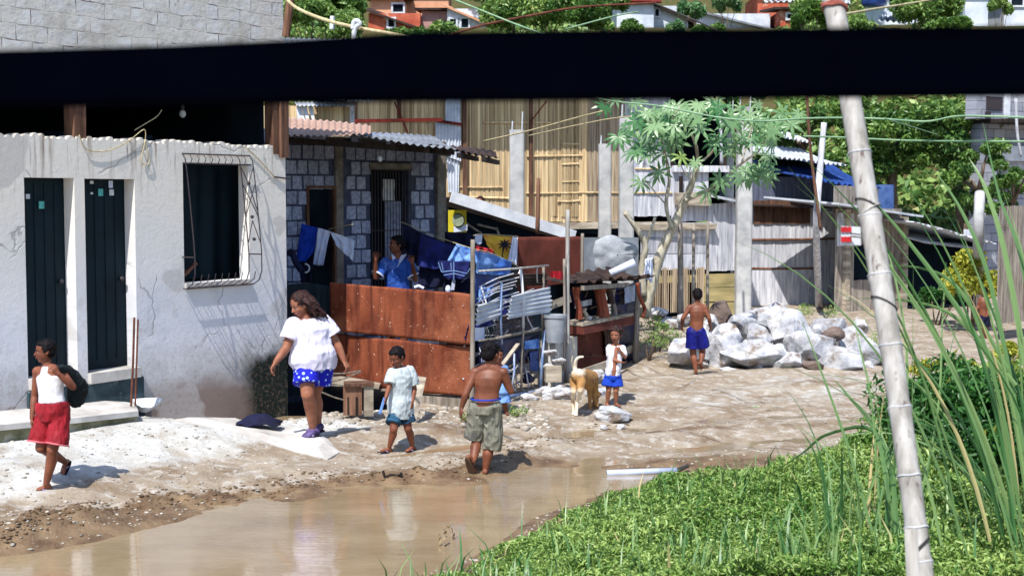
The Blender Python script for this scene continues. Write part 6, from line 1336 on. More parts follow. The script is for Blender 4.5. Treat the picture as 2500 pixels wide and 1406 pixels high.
reed_clump(2480, 7.9, 15, 2.75, .028, 'tall reeds with wide blades leaning left from the right edge', .14, (.25, .75), (2.6, 3.5), (.1, .9))
reed_clump(2480, 8.4, 12, 1.9, .020, 'mid height reeds arching left across the dark bay', .12, (.5, 1.25), (2.7, 3.6), (.5, 1.5))
reed_clump(2535, 8.4, 10, 2.5, .023, 'reeds just inside the right edge of the picture', .16, (.05, .4), (1.2, 4.8), (.1, .6))
reed_clump(2205, 8.8, 15, 1.75, .014, 'thin upright grass blades right behind the leaning bamboo pole', .10, (.0, .25), (0, 6.2), (.0, .25), 'grass_clump', 'grass')
reed_clump(2110, 8.3, 16, 1.02, .02, 'grass tuft just left of the leaning bamboo pole', .10, (.05, .6), (0, 6.2), (.2, 1.3), 'grass_clump', 'grass')
reed_clump(2020, 8.6, 10, .62, .018, 'short upright grass tuft left of the leaning pole tuft', .10, (.0, .3), (0, 6.2), (.1, .5), 'grass_clump', 'grass')
reed_clump(1960, 8.2, 8, .42, .016, 'small grass tuft at the middle of the green bank', .12, (.0, .5), (0, 6.2), (.1, .8), 'grass_clump', 'grass')
reed_clump(1800, 8.2, 7, .35, .015, 'small grass tuft leftmost on the green bank', .16, (.0, .5), (0, 6.2), (.1, .8), 'grass_clump', 'grass')
reed_clump(2080, 7.6, 12, .5, .018, 'pale grass tuft at the bottom edge left of the pole', .14, (.0, .4), (0, 6.2), (.1, .6), 'grass_clump', 'grass')
# single long arching blades placed by hand
for (L, w, l) in (([(2190, 1400), (2180, 1180), (2130, 1050), (2020, 1060), (1960, 1105), (1870, 1165)], .03, 'long brown and green blade arching low to the left over the bank edge'),
                  ([(2170, 1220), (2140, 1060), (2070, 965), (2035, 925)], .022, 'straight blade pointing up left towards the road'),
                  ([(2170, 1100), (2130, 1025), (2060, 960), (1950, 905), (1800, 850)], .006, 'very thin stalk slanting across the white heap'),
                  ([(2130, 1300), (2070, 1090), (2010, 920), (1955, 775)], .016, 'thin long blade crossing in front of the white heap'),
                  ([(2150, 1300), (2130, 1000), (2100, 850), (2085, 775)], .012, 'thin upright blade before the right end of the white heap'),
                  ([(2470, 960), (2330, 740), (2210, 580), (2115, 470)], .03, 'long blade slanting up left across the dark bay to the leaning pole'),
                  ([(2460, 900), (2340, 705), (2250, 655), (2150, 650)], .022, 'pale blade arching level across the top of the dark bay'),
                  ([(2480, 940), (2340, 780), (2220, 735), (2090, 728)], .024, 'cream blade arching level across the middle of the dark bay'),
                  ([(2500, 1100), (2420, 700), (2350, 520), (2280, 415)], .026, 'wide blade rising to the lighter tree below the wires'),
                  ([(2530, 1050), (2460, 650), (2410, 470), (2365, 385)], .032, 'widest reed blade reaching up before the tree trunk'),
                  ([(2540, 900), (2490, 620), (2440, 480), (2400, 300)], .022, 'tall thin reed tip reaching towards the grey block building'),
                  ([(2240, 1250), (2290, 1000), (2300, 800), (2310, 640)], .014, 'thin dark upright stalk before the dark bay'),
                  ([(2200, 1250), (2215, 900), (2190, 700), (2150, 560)], .016, 'green blade rising just right of the leaning pole')):
    P = smoothp([at(x, y, 8.2 + .1 * i) for i, (x, y) in enumerate(L)], 5); mb = MB(); vs = []; fs = []; n = len(P)
    for i, p in enumerate(P): k = i / (n - 1); ww = w * (1 - k ** 2.5) + .001; d = (P[min(i + 1, n - 1)] - P[max(i - 1, 0)]).normalized(); s = d.cross(V((0, 1, .5))).normalized(); vs += [p - s * ww / 2, p + V((0, -.15, 0)) * ww, p + s * ww / 2]
    for i in range(n - 1): a = i * 3; fs += [(a, a + 3, a + 4, a + 1), (a + 1, a + 4, a + 5, a + 2)]
    mb.add(vs, fs, R.uniform(.3, .7)); build('tall_grass', mb, l_reed, label=l, cat='grass blade', kind='thing')
 # marker
for (px, py, l) in ((1900, 1005, 'long green leaf lying on the road left of the leaning pole'), (1885, 995, 'second green leaf lying just above the first on the road')):
    p = on(px, py); mb = MB(); blade(mb, p + V((-.14, 0, .02)), .25 if px == 1900 else 2.9, .42, 4.0, .022, .15, tint=.5); build('fallen_leaf', mb, l_reed, label=l, cat='leaf')
# dry twigs and weeds at the water's edge
for i, (px, py, l) in enumerate(((1080, 1350, 'dry seedling standing in the water edge at the left tip of the bank'), (1100, 1335, 'dry pale sprig just right of the dry seedling'))):
    p = on(px, py); r_ = empty('dry_sprig', p, l, 'sprig'); mb = MB(); mb.tube([p, p + V((.01, 0, .10)), p + V((.0, 0, .17))], [.004, .003, .002], 5); build('stalk', mb, m_woodh, r_)
    v, f, tn = leaves(np.array([[p.x + R.uniform(-.03, .03), p.y, p.z + .05 + .02 * k] for k in range(8)]), .05, .4, .1, rs); nobj('leaf', v, f, tn, l_dry, r_)
x, y = cover_pts(9000, edge=-.28); bq = bank(x, y); ok = bq < .25; x, y = x[ok], y[ok]; v, f, tn = leaves(np.stack([x, y, height(x, y) + .02 + .04 * rs.rand(len(x))], 1), .05, .4, .3, rs); nobj('dry_leaves', v, f, tn, l_dry, label='dry brown leaves and stalks along the muddy fringe of the bank', cat='dry leaves', kind='stuff')

# ------------------------------------------------------------ the tree with big palmate leaves
tr = empty('palmate_leaf_tree', on(1585, 752), 'young tree with pale bark and large star shaped leaves right of the pen', 'tree')
mb = MB(); 
def limb(L, Y, r0, r1, n=9):
    P = smoothp([at(x, y, Y[0] + (Y[1] - Y[0]) * i / (len(L) - 1)) for i, (x, y) in enumerate(L)], 5); k = len(P); mb.tube(P, [(r0 + (r1 - r0) * i / (k - 1)) * (1 + .08 * math.sin(i * 1.7)) for i in range(k)], n)
limb([(1570, 775), (1592, 690), (1612, 620), (1650, 540), (1672, 490), (1690, 445), (1704, 400)], (21.4, 21.2), .095, .04)
build('trunk', mb, m_trunkw, tr, smooth=True); mb = MB()
limb([(1672, 490), (1720, 468), (1760, 440), (1810, 400), (1850, 372)], (21.2, 20.6), .03, .014); limb([(1640, 560), (1626, 500), (1634, 440), (1624, 380), (1612, 330)], (21.2, 21.0), .032, .018)
limb([(1704, 400), (1700, 360), (1690, 330)], (21.2, 21), .03, .02); limb([(1704, 400), (1740, 370), (1752, 330)], (21.2, 20.8), .02, .012); limb([(1570, 720), (1568, 650), (1575, 600), (1552, 555), (1524, 518)], (21.3, 21.0), .06, .035); limb([(1575, 600), (1590, 560), (1600, 530)], (21.2, 21.2), .03, .02)
limb([(1626, 500), (1600, 470), (1575, 440)], (21, 20.8), .012, .008); limb([(1690, 440), (1670, 420), (1655, 380)], (21.2, 21), .012, .008); limb([(1612, 330), (1590, 300), (1560, 290)], (21, 20.8), .015, .01); limb([(1612, 330), (1640, 290), (1660, 262)], (21, 20.8), .015, .01); limb([(1850, 372), (1880, 330), (1900, 300)], (20.6, 20.6), .012, .008); limb([(1810, 400), (1830, 330), (1840, 280)], (20.7, 20.6), .012, .008)
build('branch', mb, m_trunkw, tr, smooth=True)
def palmate(c, size, nrm, rot, q, lobes=8):
    n = V(nrm).normalized(); a = n.cross(V((0, 0, 1)));  a = a.normalized() if a.length > .1 else V((1, 0, 0)); b = n.cross(a); vs = [V(c)]; fs = []; k0 = rot
    span = 5.0
    for i in range(lobes):
        an = k0 + (i - (lobes - 1) / 2) * span / (lobes - 1); L = size * (1 - .28 * abs(i - (lobes - 1) / 2) / (lobes / 2)); hw = .26
        def pt(r, da, dr): return V(c) + (a * math.cos(an + da) + b * math.sin(an + da)) * r - n * dr
        o = len(vs); vs += [pt(L * .36, -hw * 1.15, .0), pt(L * .7, -hw * .55, L * .08), pt(L, 0, L * .30), pt(L * .7, hw * .55, L * .08), pt(L * .36, hw * 1.15, 0), pt(L * .6, 0, L * .02)]
        fs += [(0, o, o + 5), (o, o + 1, o + 5), (o + 1, o + 2, o + 5), (o + 2, o + 3, o + 5), (o + 3, o + 4, o + 5), (o + 4, 0, o + 5)]
    return vs, fs
q = random.Random(5); lb = MB(); pb = MB()
cl = [(1540, 300, 3), (1570, 330, 5), (1600, 290, 5), (1580, 265, 3), (1640, 300, 4), (1665, 275, 3), (1560, 370, 3), (1610, 355, 4), (1650, 350, 3), (1745, 345, 1), (1700, 300, 3), (1725, 270, 3), (1800, 300, 4), (1835, 270, 4), (1860, 310, 5), (1890, 340, 4), (1780, 350, 2), (1880, 290, 3), (1910, 310, 3), (1690, 375, 2), (1530, 335, 3), (1790, 380, 2), (1850, 425, 3), (1875, 410, 2), (1760, 438, 1), (1727, 464, 1), (1565, 445, 1), (1500, 262, 2), (1640, 255, 2), (1770, 260, 2), (1680, 262, 2), (1930, 285, 2), (1615, 400, 2), (1835, 345, 3), (1870, 365, 2), (1820, 410, 2), (1600, 320, 3), (1550, 268, 2)]
for (px, py, n) in cl:
    for k in range(n):
        if n > 2 and q.random() < .22: continue
        x = px + q.uniform(-28, 28) * (n > 1); y = py + q.uniform(-20, 22) * (n > 1); c = at(x, y, 20.9 + q.uniform(-.6, .6)); sz = q.uniform(.16, .31) if n > 1 else q.uniform(.15, .28)
        down = q.random() < .35; nr = (q.uniform(-.7, .7), -1 + q.uniform(-.2, .5), q.uniform(.2, 1.3)) if not down else (q.uniform(-.8, .8), -.6, .25)
        vs, fs = palmate(c, sz, nr, math.pi / 2 * (1 if q.random() < .9 else -1) + q.uniform(-.7, .7), q, q.choice([7, 8, 9])); lb.add(vs, fs, q.uniform(0, .6) if q.random() < .3 else q.uniform(.45, 1))
        e = c + V((q.uniform(-.2, .2), .1, -.22)); pb.tube([c, c.lerp(e, .5) + V((0, 0, .03)), e], .0045, 4)
build('leaf_crown', lb, l_castor, tr); build('leaf_stalk', pb, m_wire, tr)

# ------------------------------------------------------------ trees behind
def tree(px, py, Y, r, n, size, m, label, tr_r=.12, seed=1, group='trees', shell=.5, tpx=None):
    q = np.random.RandomState(seed); c = np.array(at(px, py, Y)); r = np.asarray(r, float); bx = at(tpx or px, 500, Y); g = hz(bx.x, Y)
    root = empty('leafy_tree', (bx.x, Y, g), label, 'tree', group)
    K = max(10, int(n / 220)); d = q.randn(K, 3); d /= np.linalg.norm(d, axis=1)[:, None]; cl = c + d * r * (shell + (1 - shell) * q.rand(K, 1)) ; cr = r.mean() * (.16 + .18 * q.rand(K)); k = q.randint(0, K, n)
    dd = q.randn(n, 3); dd /= np.linalg.norm(dd, axis=1)[:, None]; dd[:, 2] *= .7; P = cl[k] + dd * cr[k][:, None] * (.5 + .55 * q.rand(n, 1))
    v, f, tn = leaves(P, size, .42, .2, q, fold=.5); tone = np.concatenate([q.rand(K)[k]] * 2); nobj('crown', v, f, np.clip(.55 * tn + .45 * tone, 0, 1), m, root)
    mb = MB(); b0 = V((bx.x, Y, g - .1)); t1 = V(c) - V((0, 0, r[2] * .4)); mb.tube(smoothp([b0, b0.lerp(t1, .5) + V((q.uniform(-.15, .15), 0, 0)), t1]), [tr_r * (1.15 - .5 * i / 12) for i in range(13)], 9)
    for i in range(7): e = V(cl[q.randint(0, K)]); mb.tube([t1, t1.lerp(e, .5) + V((0, 0, .08 * r[2])), e], [tr_r * .5, tr_r * .3, tr_r * .12], 6)
    build('trunk', mb, m_trunk, root, smooth=True); return root
tree(2180, 350, 34.5, (1.35, 1.2, .95), 9500, .15, l_tree, 'dark leafy tree directly right of the leaning bamboo pole', .16, 2, tpx=2200)
tree(2320, 330, 33.8, (1.2, 1.2, .85), 8500, .15, l_tree, 'leafy tree with yellowish tips left of the grey block building', .16, 3, tpx=2372)
tree(2390, 430, 31.8, (.75, .8, .85), 4200, .13, l_tree, 'lighter green tree crown below the grey block building', .12, 4, tpx=2370)
tree(2100, 280, 36, (.9, 1, .7), 4200, .15, l_tree, 'green crown showing at the left side of the leaning bamboo pole', .12, 5)
tree(1960, 330, 33, (.55, .8, .8), 3600, .13, l_tree, 'green tree behind the thin brown pole', .1, 6)
tree(1830, 300, 33.5, (1.0, .8, .9), 3600, .14, l_tree, 'dark tree behind the star shaped leaves', .12, 7)
tree(2475, 470, 28, (.5, .6, .55), 2600, .11, l_tree, 'leafy crown over the rough slat fence', .08, 8)
tree(2050, 420, 33, (.5, .6, .5), 1800, .12, l_tree, 'low crown beside the blue roof', .08, 9)
bush(at(2370, 690, 25.5), (.55, .5, .6), 2600, .10, l_yel, 'bush', 'yellow green bush spilling over the right side of the dark bay', seed=5)
bush(at(2290, 720, 26.5), (.45, .4, .35), 1500, .10, l_dark, 'bush', 'dark bush inside the mouth of the dark bay', seed=6)
reed_clump(1722, 22.4, 8, .5, .03, 'sparse weeds between the fence poles', .25, name='weed_clump', cat='weeds')
# hillside strip
for i, (px, py, Y, r, n, sz, m, l) in enumerate((
    (750, 40, 47, (1.0, 1, .8), 3800, .2, l_hill, 'bush beside the upper corner of the pale house'),
    (815, 20, 48, (1.1, 1, 1.0), 4500, .2, l_tree, 'dark bush behind the white stake'),
    (850, 62, 46, (.5, 1, .4), 2600, .18, l_hill, 'bush left of the low red house'),
    (790, -10, 52, (1.3, 1, .8), 3000, .22, l_hill, 'pale bush at the top left of the hillside'),
    (1085, 78, 46, (.5, .8, .2), 2200, .18, l_hill, 'low bush in front of the mauve shed'),
    (1000, 92, 46, (1.1, .8, .2), 2000, .18, l_tree, 'dark low hedge below the red house'),
    (1250, 30, 47, (1.0, 1, .85), 5500, .2, l_hill, 'bright green thicket right of the white cottage'),
    (1330, 25, 47.5, (1.0, 1, .85), 5500, .2, l_hill, 'bright green thicket in the middle of the hillside'),
    (1410, 35, 47, (1.0, 1, .75), 4500, .2, l_tree, 'dark green thicket left of the bluish white house'),
    (1470, 15, 49, (.9, 1, .9), 3600, .2, l_hill, 'yellowish thicket behind the reddish wire'),
    (1230, -10, 52, (1.4, 1, .8), 3600, .22, l_hill, 'high thicket behind the white cottage'),
    (1545, 72, 46, (.35, .6, .25), 1300, .16, l_tree, 'young plants in front of the bluish white house'),
    (1690, 34, 47, (.4, .6, .5), 900, .26, l_castor, 'pale broad leaved shrub right of the white gable'),
    (1770, 12, 49, (.6, .6, .4), 1000, .26, l_castor, 'pale broad leaved shrub above the long tin shed'),
    (1650, 74, 45, (.3, .6, .2), 1200, .2, l_castor, 'low pale shrub before the white gable'),
    (1740, 84, 45, (.6, .8, .2), 1500, .24, l_tree, 'dark leaves in front of the long tin shed'),
    (1965, 20, 48, (.5, .8, .4), 1600, .2, l_hill, 'green bush above the tiny pinkish hut'),
    (1990, 45, 46, (.7, .8, .5), 2600, .18, l_tree, 'dark bush left of the bamboo pole top'),
    (2090, 62, 46, (.5, .8, .3), 2600, .18, l_hill, 'green bush right of the bamboo pole top'),
    (2270, 25, 48, (1.2, 1, .75), 5200, .2, l_hill, 'bright green bush left of the pale grey corner house'),
    (2320, 66, 46, (.7, .8, .3), 2600, .18, l_tree, 'dark bush below the pale grey corner house'),
    (2440, 18, 48, (.4, .6, .3), 1200, .16, l_hill, 'potted looking shrub between the top right houses'))):
    c = at(px, py, Y); g = hz(c.x, Y); 
    bush(c, r, n, sz, m, 'hillside_bush', l, 'bush', 'bushes on the hillside', 5, 100 + i, .45, .2)
# undergrowth covering the slope between them
nn = 80000; x = -16 + 44 * rs.rand(nn); y = 34.5 + 30 * rs.rand(nn); z = height(x, y); cl = fbm(x * .35, y * .35, 3, 91); pxx = 1250 + 3472 * x / y; hs = np.zeros(nn, bool)
for a_, b_ in ((885, 1195), (1495, 1890), (2130, 2220), (2350, 2560)): hs |= (pxx > a_) & (pxx < b_) & (y > 43)
ok = (cl > -.32) & ~hs; x, y, z, cl = x[ok], y[ok], z[ok], cl[ok]
hgt = (.15 + .8 * np.clip(cl + .1, 0, .5)) * np.where((y > 43) & (y < 53), .35, 1); v, f, tn = leaves(np.stack([x, y, z + hgt * rs.rand(len(x))], 1), .3, .5, .2, rs); nobj('undergrowth', v, f, tn, l_hill, label='tangled green undergrowth covering the hillside', cat='undergrowth', kind='stuff')
# ------------------------------------------------------------ people
HIPW = 0
def lerp(a, b, t): return V(a).lerp(V(b), t)
def ring(c, sx, hw, hd, fwd):
    sx = V(sx).normalized(); f = V(fwd); f = (f - sx * f.dot(sx)).normalized(); return (V(c), sx * hw, f * hd)
def hand(mb, w, d, n, s, curl, side, finger_r=.0062):
    """w wrist, d direction of the fingers, n palm normal, s hand length, curl 0..1, side +1/-1 places the thumb"""
    d = V(d).normalized(); n = V(n); n = (n - d * n.dot(d)).normalized(); x = d.cross(n) * side; fr = finger_r * s / .15
    k0 = w; k1 = w + d * s * .5
    mb.loft([(k0, x * s * .15, n * s * .10), (k0 + d * s * .12, x * s * .19, n * s * .10), (k0 + d * s * .34, x * s * .235, n * s * .095), (k1, x * s * .22, n * s * .075)], 14)
    for i, (o, L) in enumerate(((.175, .42), (.06, .48), (-.06, .45), (-.17, .34))):
        p = k1 - d * s * .05 + x * s * o; a = .12 + curl * .95; dd = d.copy(); ln = L * s; pts = [p]
        for j, part in enumerate((.45, .32, .23)):
            ang = a * (1.0 if j == 0 else 1.15); ax = dd.cross(n).normalized(); dd = (Matrix.Rotation(ang, 3, ax) @ dd).normalized(); nn_ = n
            p = p + dd * ln * part + x * s * o * .12; pts.append(p)
        for j in range(3): mb.caps(pts[j], pts[j + 1], fr * (1.12 - .1 * j), fr * (1.02 - .1 * j), 8)
    tp = w + d * s * .16 + x * s * .17; td = (d * .62 + x * .62 + n * (.25 + .5 * curl)).normalized(); t1 = tp + td * s * .22; td2 = (td + d * .35 + n * .3 * curl - x * .25 * curl).normalized(); t2 = t1 + td2 * s * .17
    mb.caps(tp - td * s * .08, t1, fr * 1.45, fr * 1.2, 8); mb.caps(t1, t2, fr * 1.15, fr * .95, 8)
def foot(mb, ank, toe, heel, s, up=(0, 0, 1)):
    """bare foot: heel, instep, ball, five toes"""
    d = (V(toe) - V(heel)).normalized(); u = V(up); u = (u - d * u.dot(d)).normalized(); x = d.cross(u); L = (V(toe) - V(heel)).length
    h = V(heel) + u * s * .12
    mb.loft([(h - d * L * .02, x * s * .09, u * s * .08), (h + d * L * .08, x * s * .15, u * s * .13), (h + d * L * .3 + u * s * .04, x * s * .14, u * s * .15), (h + d * L * .55, x * s * .18, u * s * .12), (h + d * L * .76 - u * s * .03, x * s * .21, u * s * .085), (h + d * L * .84 - u * s * .04, x * s * .19, u * s * .06)], 14)
    mb.caps(V(ank), h + d * L * .14 + u * s * .03, s * .13, s * .14, 12)
    for i in range(5): o = -.16 + .08 * i; b = h + d * L * (.80 - .03 * abs(i - 1)) - u * s * .05 + x * s * o; mb.caps(b, b + d * L * (.17 - .02 * i), s * (.05 if i == 0 else .036), s * (.045 if i == 0 else .03), 7)
    return d, u, x, L
def sandal(par, toe, heel, s, up, ms, mst, name='sandal'):
    d = (V(toe) - V(heel)).normalized(); u = V(up); u = (u - d * u.dot(d)).normalized(); x = d.cross(u); L = (V(toe) - V(heel)).length; mb = MB()
    n = 22; out = []
    for i in range(n): an = 2 * math.pi * i / n; w = .20 + .035 * math.cos(an); out.append(V(heel) + d * L * (.5 + .56 * math.cos(an)) + x * s * w * math.sin(an))
    t = s * .05; mb.add([p - u * t * .4 for p in out] + [p - u * t * 1.6 for p in out], [tuple(range(n)), tuple(range(2 * n - 1, n - 1, -1))] + [(i, n + i, n + (i + 1) % n, (i + 1) % n) for i in range(n)], .5)
    o = build(name, mb, ms, par); mb = MB(); a = V(heel) + d * L * .82 + u * s * .03
    for sg in (-1, 1): mb.tube([a, V(heel) + d * L * .66 + x * s * .13 * sg + u * s * .15, V(heel) + d * L * .42 + x * s * .21 * sg + u * s * .02], s * .028, 6)
    build('strap', mb, mst, o); return o
def head(mb, c, f, u, h, kid=1.0):
    f = V(f).normalized(); u = V(u); u = (u - f * u.dot(f)).normalized(); r = f.cross(u)
    M = Matrix((r, f, u)).transposed(); P = lambda x, y, z: V(c) + r * x * h + f * y * h + u * z * h
    E = lambda x, y, z, a, b, d: mb.ell(P(x, y, z), (a * h, b * h, d * h), M, 18, 12)
    E(0, -.05, .13, .345, .43, .365); E(0, .08, -.10, .28, .305, .34); E(0, .17, -.33, .16, .15, .15); E(0, .03, -.22, .255, .25, .22)
    mb.caps(P(0, .375, .02), P(0, .44, -.115), .032 * h, .055 * h, 8); E(.045, .40, -.125, .035, .035, .03); E(-.045, .40, -.125, .035, .035, .03)
    mb.caps(P(-.16, .315, .075), P(.16, .315, .075), .045 * h, .045 * h, 8); E(0, .345, -.245, .095, .06, .045)
    for s in (-1, 1): E(.165 * s, .24, -.10, .085, .085, .085); E(.335 * s, -.02, -.05, .03, .065, .10); E(.36 * s, -.05, -.02, .025, .045, .075)
    return P, M
def face(par, P, M, h, lipm=None, iris=True):
    for s in (-1, 1):
        e = MB(); e.ell(P(.13 * s, .315, .0), (.052 * h, .03 * h, .026 * h), M, 12, 8); eo = build('eye', e, m_eye, par, smooth=True)
        e = MB(); e.ell(P(.13 * s, .338, .0), (.023 * h, .013 * h, .023 * h), M, 10, 6); build('pupil', e, m_pupil, eo, smooth=True)
        e = MB(); e.tube([P(.06 * s, .375, .075), P(.13 * s, .362, .098), P(.20 * s, .315, .08)], [.012 * h, .016 * h, .008 * h], 6); build('eyebrow', e, m_hair, par)
    e = MB(); e.ell(P(0, .393, -.232), (.082 * h, .02 * h, .018 * h), M, 12, 6); e.ell(P(0, .388, -.268), (.07 * h, .02 * h, .02 * h), M, 12, 6); build('mouth', e, m_lip, par, smooth=True)
def short_hair(par, P, M, h, m, seed=1, back=.0, tuft=.035, curly=False, vox=.006):
    q = random.Random(seed); mb = MB(); mb.ell(P(0, -.085, .175), (.372 * h, .425 * h, .375 * h), M, 20, 14); mb.ell(P(0, -.20, -.0), (.335 * h, .30 * h, .33 * h), M, 18, 12)
    mb.ell(P(0, .17, .36), (.25 * h, .17 * h, .12 * h), M, 14, 8)
    for s in (-1, 1): mb.ell(P(.31 * s, .0, .10), (.06 * h, .13 * h, .17 * h), M)
    for i in range(110):
        an = q.uniform(0, 6.28); el = q.uniform(.0, 1.45); x, y, z = math.cos(an) * math.cos(el), math.sin(an) * math.cos(el), math.sin(el)
        if y > .75 and z < .45: continue
        if y > -.1 and z < .25: z += .3
        b = P(x * .36, -.10 + y * .41, .17 + z * .36); e = P(x * .36 + x * tuft * 1.6 + q.uniform(-.04, .04), -.10 + y * .41 + y * tuft * 1.6, .17 + z * .36 + z * tuft + q.uniform(-.05, .03)); mb.caps(b, e, tuft * (1.1 if curly else .7) * h, tuft * (.9 if curly else .25) * h, 6)
    return organic('hair', mb, m, par, vox, 1, .004 * h / .2, 60)

def person(name, label, J, face_f, face_up=(0, 0, 1), hh=.2, k=1.0, skin=None, torso=(.15, .13, .16, .10), bodyfwd=(0, -1, 0), hands=None, feet=None, voxel=.0065, group=None, belly=0, seed=1, legk=1.0, armk=1.0):
    """J: joints in world space. keys neck sL sR eL eR wL wR hipL hipR kL kR aL aR pel head"""
    base = V((J['pel'].x, J['pel'].y, min(J['aL'].z, J['aR'].z) - .06 * k)); root = empty('person', base, label, 'person', group)
    mb = MB(); sh = (J['sR'] - J['sL']); hp = (J['hipR'] - J['hipL']); sc = (J['sR'] + J['sL']) / 2; hc = (J['hipR'] + J['hipL']) / 2
    up = (sc - hc).normalized(); f = V(bodyfwd); wch, wwa, whi, dep = torso
    sx = sh.normalized(); hx = hp.normalized(); mx = (sx + hx).normalized()
    R_ = [ring(hc - up * .05 * k, hx, whi * .82, dep * .95, f), ring(hc + up * .03 * k, hx, whi, dep * 1.08, f), ring(lerp(hc, sc, .28), mx, wwa * 1.02 + (whi - wwa) * .35, dep * 1.0 + belly, f), ring(lerp(hc, sc, .45), mx, wwa, dep * .96 + belly * .8, f), ring(lerp(hc, sc, .68), sx, wch * .97, dep * 1.05, f), ring(lerp(hc, sc, .86), sx, wch * 1.0, dep * 1.02, f), ring(sc + up * .005 * k, sx, sh.length / 2 * .92, dep * .74, f), ring(sc + up * .045 * k, sx, sh.length / 2 * .52, dep * .5, f)]
    mb.loft(R_, 24)
    mb.caps(sc - up * .02 * k, lerp(J['neck'], J['head'], .35), .052 * k, .044 * k, 14); mb.caps(lerp(J['neck'], J['sL'], .2), J['sL'], .04 * k, .04 * k); mb.caps(lerp(J['neck'], J['sR'], .2), J['sR'], .04 * k, .04 * k)
    hd = {}
    for s in 'LR':
        a = armk * k; mb.caps(J['s' + s], J['e' + s], .046 * a, .034 * a, 14); mb.ell(J['s' + s], (.052 * a, .05 * a, .05 * a)); m1 = lerp(J['e' + s], J['w' + s], .3); mb.caps(J['e' + s], m1, .034 * a, .035 * a, 12); mb.caps(m1, J['w' + s], .035 * a, .023 * a, 12)
        H = hands[s]; hand(mb, J['w' + s], H[0], H[1], H[2], H[3], H[4])
        l = legk * k; mb.caps(J['hip' + s], J['k' + s], .082 * l, .052 * l, 16); mb.ell(J['k' + s], (.054 * l, .054 * l, .056 * l)); m2 = lerp(J['k' + s], J['a' + s], .32); nd = (J['k' + s] - J['a' + s]).normalized()
        bk = V(H[5]) if len(H) > 5 else -f; mb.caps(J['k' + s], m2 + bk * .012 * l, .048 * l, .054 * l, 14); mb.caps(m2 + bk * .012 * l, J['a' + s], .054 * l, .03 * l, 14)
        if feet and feet.get(s): foot(mb, J['a' + s], feet[s][0], feet[s][1], feet[s][2], feet[s][3])
    P, M = head(mb, J['head'], face_f, face_up, hh)
    organic('body', mb, skin, root, voxel, 2)
    return root, P, M, R_, (f, sx, hx, up, sc, hc)
def J_(Y, d):
    """pixel joints (x, y, extra depth) of a pose standing about Y metres away"""
    return {k: at(v[0], v[1], Y + (v[2] if len(v) > 2 else 0)) for k, v in d.items()}
def shirt(par, J, R_, m, k, name='shirt', sleeve=.6, grow=.014, hem=None, top=True, flare=1.15, voxel=.0065, disp=.01, armr=.06, neck=True, seed=0, dscale=9):
    mb = MB(); rr = []
    for i, (c, u, v) in enumerate(R_):
        if hem is not None and i < hem: continue
        g = grow * (1.5 if i < 3 else 1.0); rr.append((c, u.normalized() * (u.length + g), v.normalized() * (v.length + g)))
    if not top:
        c6, u6, v6 = R_[6]; c7, u7, v7 = R_[7]; rr = rr[:-2] + [(lerp(R_[5][0], c6, .7), u6 * .66, v6 * 1.22), (c6, u6 * .50, v6 * 1.25), (c7, u7 * .72, v7 * 1.25)]
    mb.loft(rr, 26)
    if sleeve:
        for s in 'LR': e = lerp(J['s' + s], J['e' + s], sleeve); mb.caps(J['s' + s], J['s' + s] + (e - J['s' + s]) * .2, armr * k, armr * k, 14); d = (e - J['s' + s]).normalized(); x = d.cross(V((0, 1, .01))).normalized(); y = d.cross(x); mb.loft([(J['s' + s], x * armr * k, y * armr * k), (e, x * armr * k * flare, y * armr * k * flare)], 16)
    else:
        for s in 'LR': a = lerp(J['neck'], J['s' + s], .45); mb.caps(a - V((0, 0, .03 * k)), lerp(J['neck'], J['s' + s], .5) - V((0, 0, .12 * k)), .045 * k, .05 * k)
    return organic(name, mb, m, par, voxel, 2, disp, dscale, (1, 1, .6))
def shorts(par, J, R_, m, k, length=.6, grow=.02, flare=1.35, r0=.1, name='shorts', voxel=.0065, disp=.012, top=2, lens=None, dscale=8, rk=1.0, spread=.3):
    mb = MB(); rr = []
    for i in range(0, top + 1): c, u, v = R_[i]; rr.append((c, u.normalized() * (u.length + grow), v.normalized() * (v.length + grow)))
    mb.loft(rr, 26)
    for s in 'LR':
        L = (lens or {}).get(s, length); 
        if L <= 1: e = lerp(J['hip' + s], J['k' + s], L)
        else: e = lerp(J['k' + s], J['a' + s], L - 1)
        o = (J['hip' + s] - (J['hipL'] + J['hipR']) / 2) * spread; pts = [J['hip' + s]] + ([J['k' + s] + o] if L > 1 else []) + [e + o]; rings = []
        for j, p in enumerate(pts):
            d = (pts[min(j + 1, len(pts) - 1)] - pts[max(j - 1, 0)]).normalized(); x = d.cross(V((0, 1, .01))).normalized(); y = d.cross(x); r = r0 * k * rk * (1 + (flare - 1) * j / (len(pts) - 1)); rings.append((p, x * r, y * r))
        mb.loft(rings, 18); mb.ell(J['hip' + s], (r0 * k * 1.02,) * 3)
    return organic(name, mb, m, par, voxel, 2, disp, dscale, (1, 1, .5))

DN = (0, 0, -1)
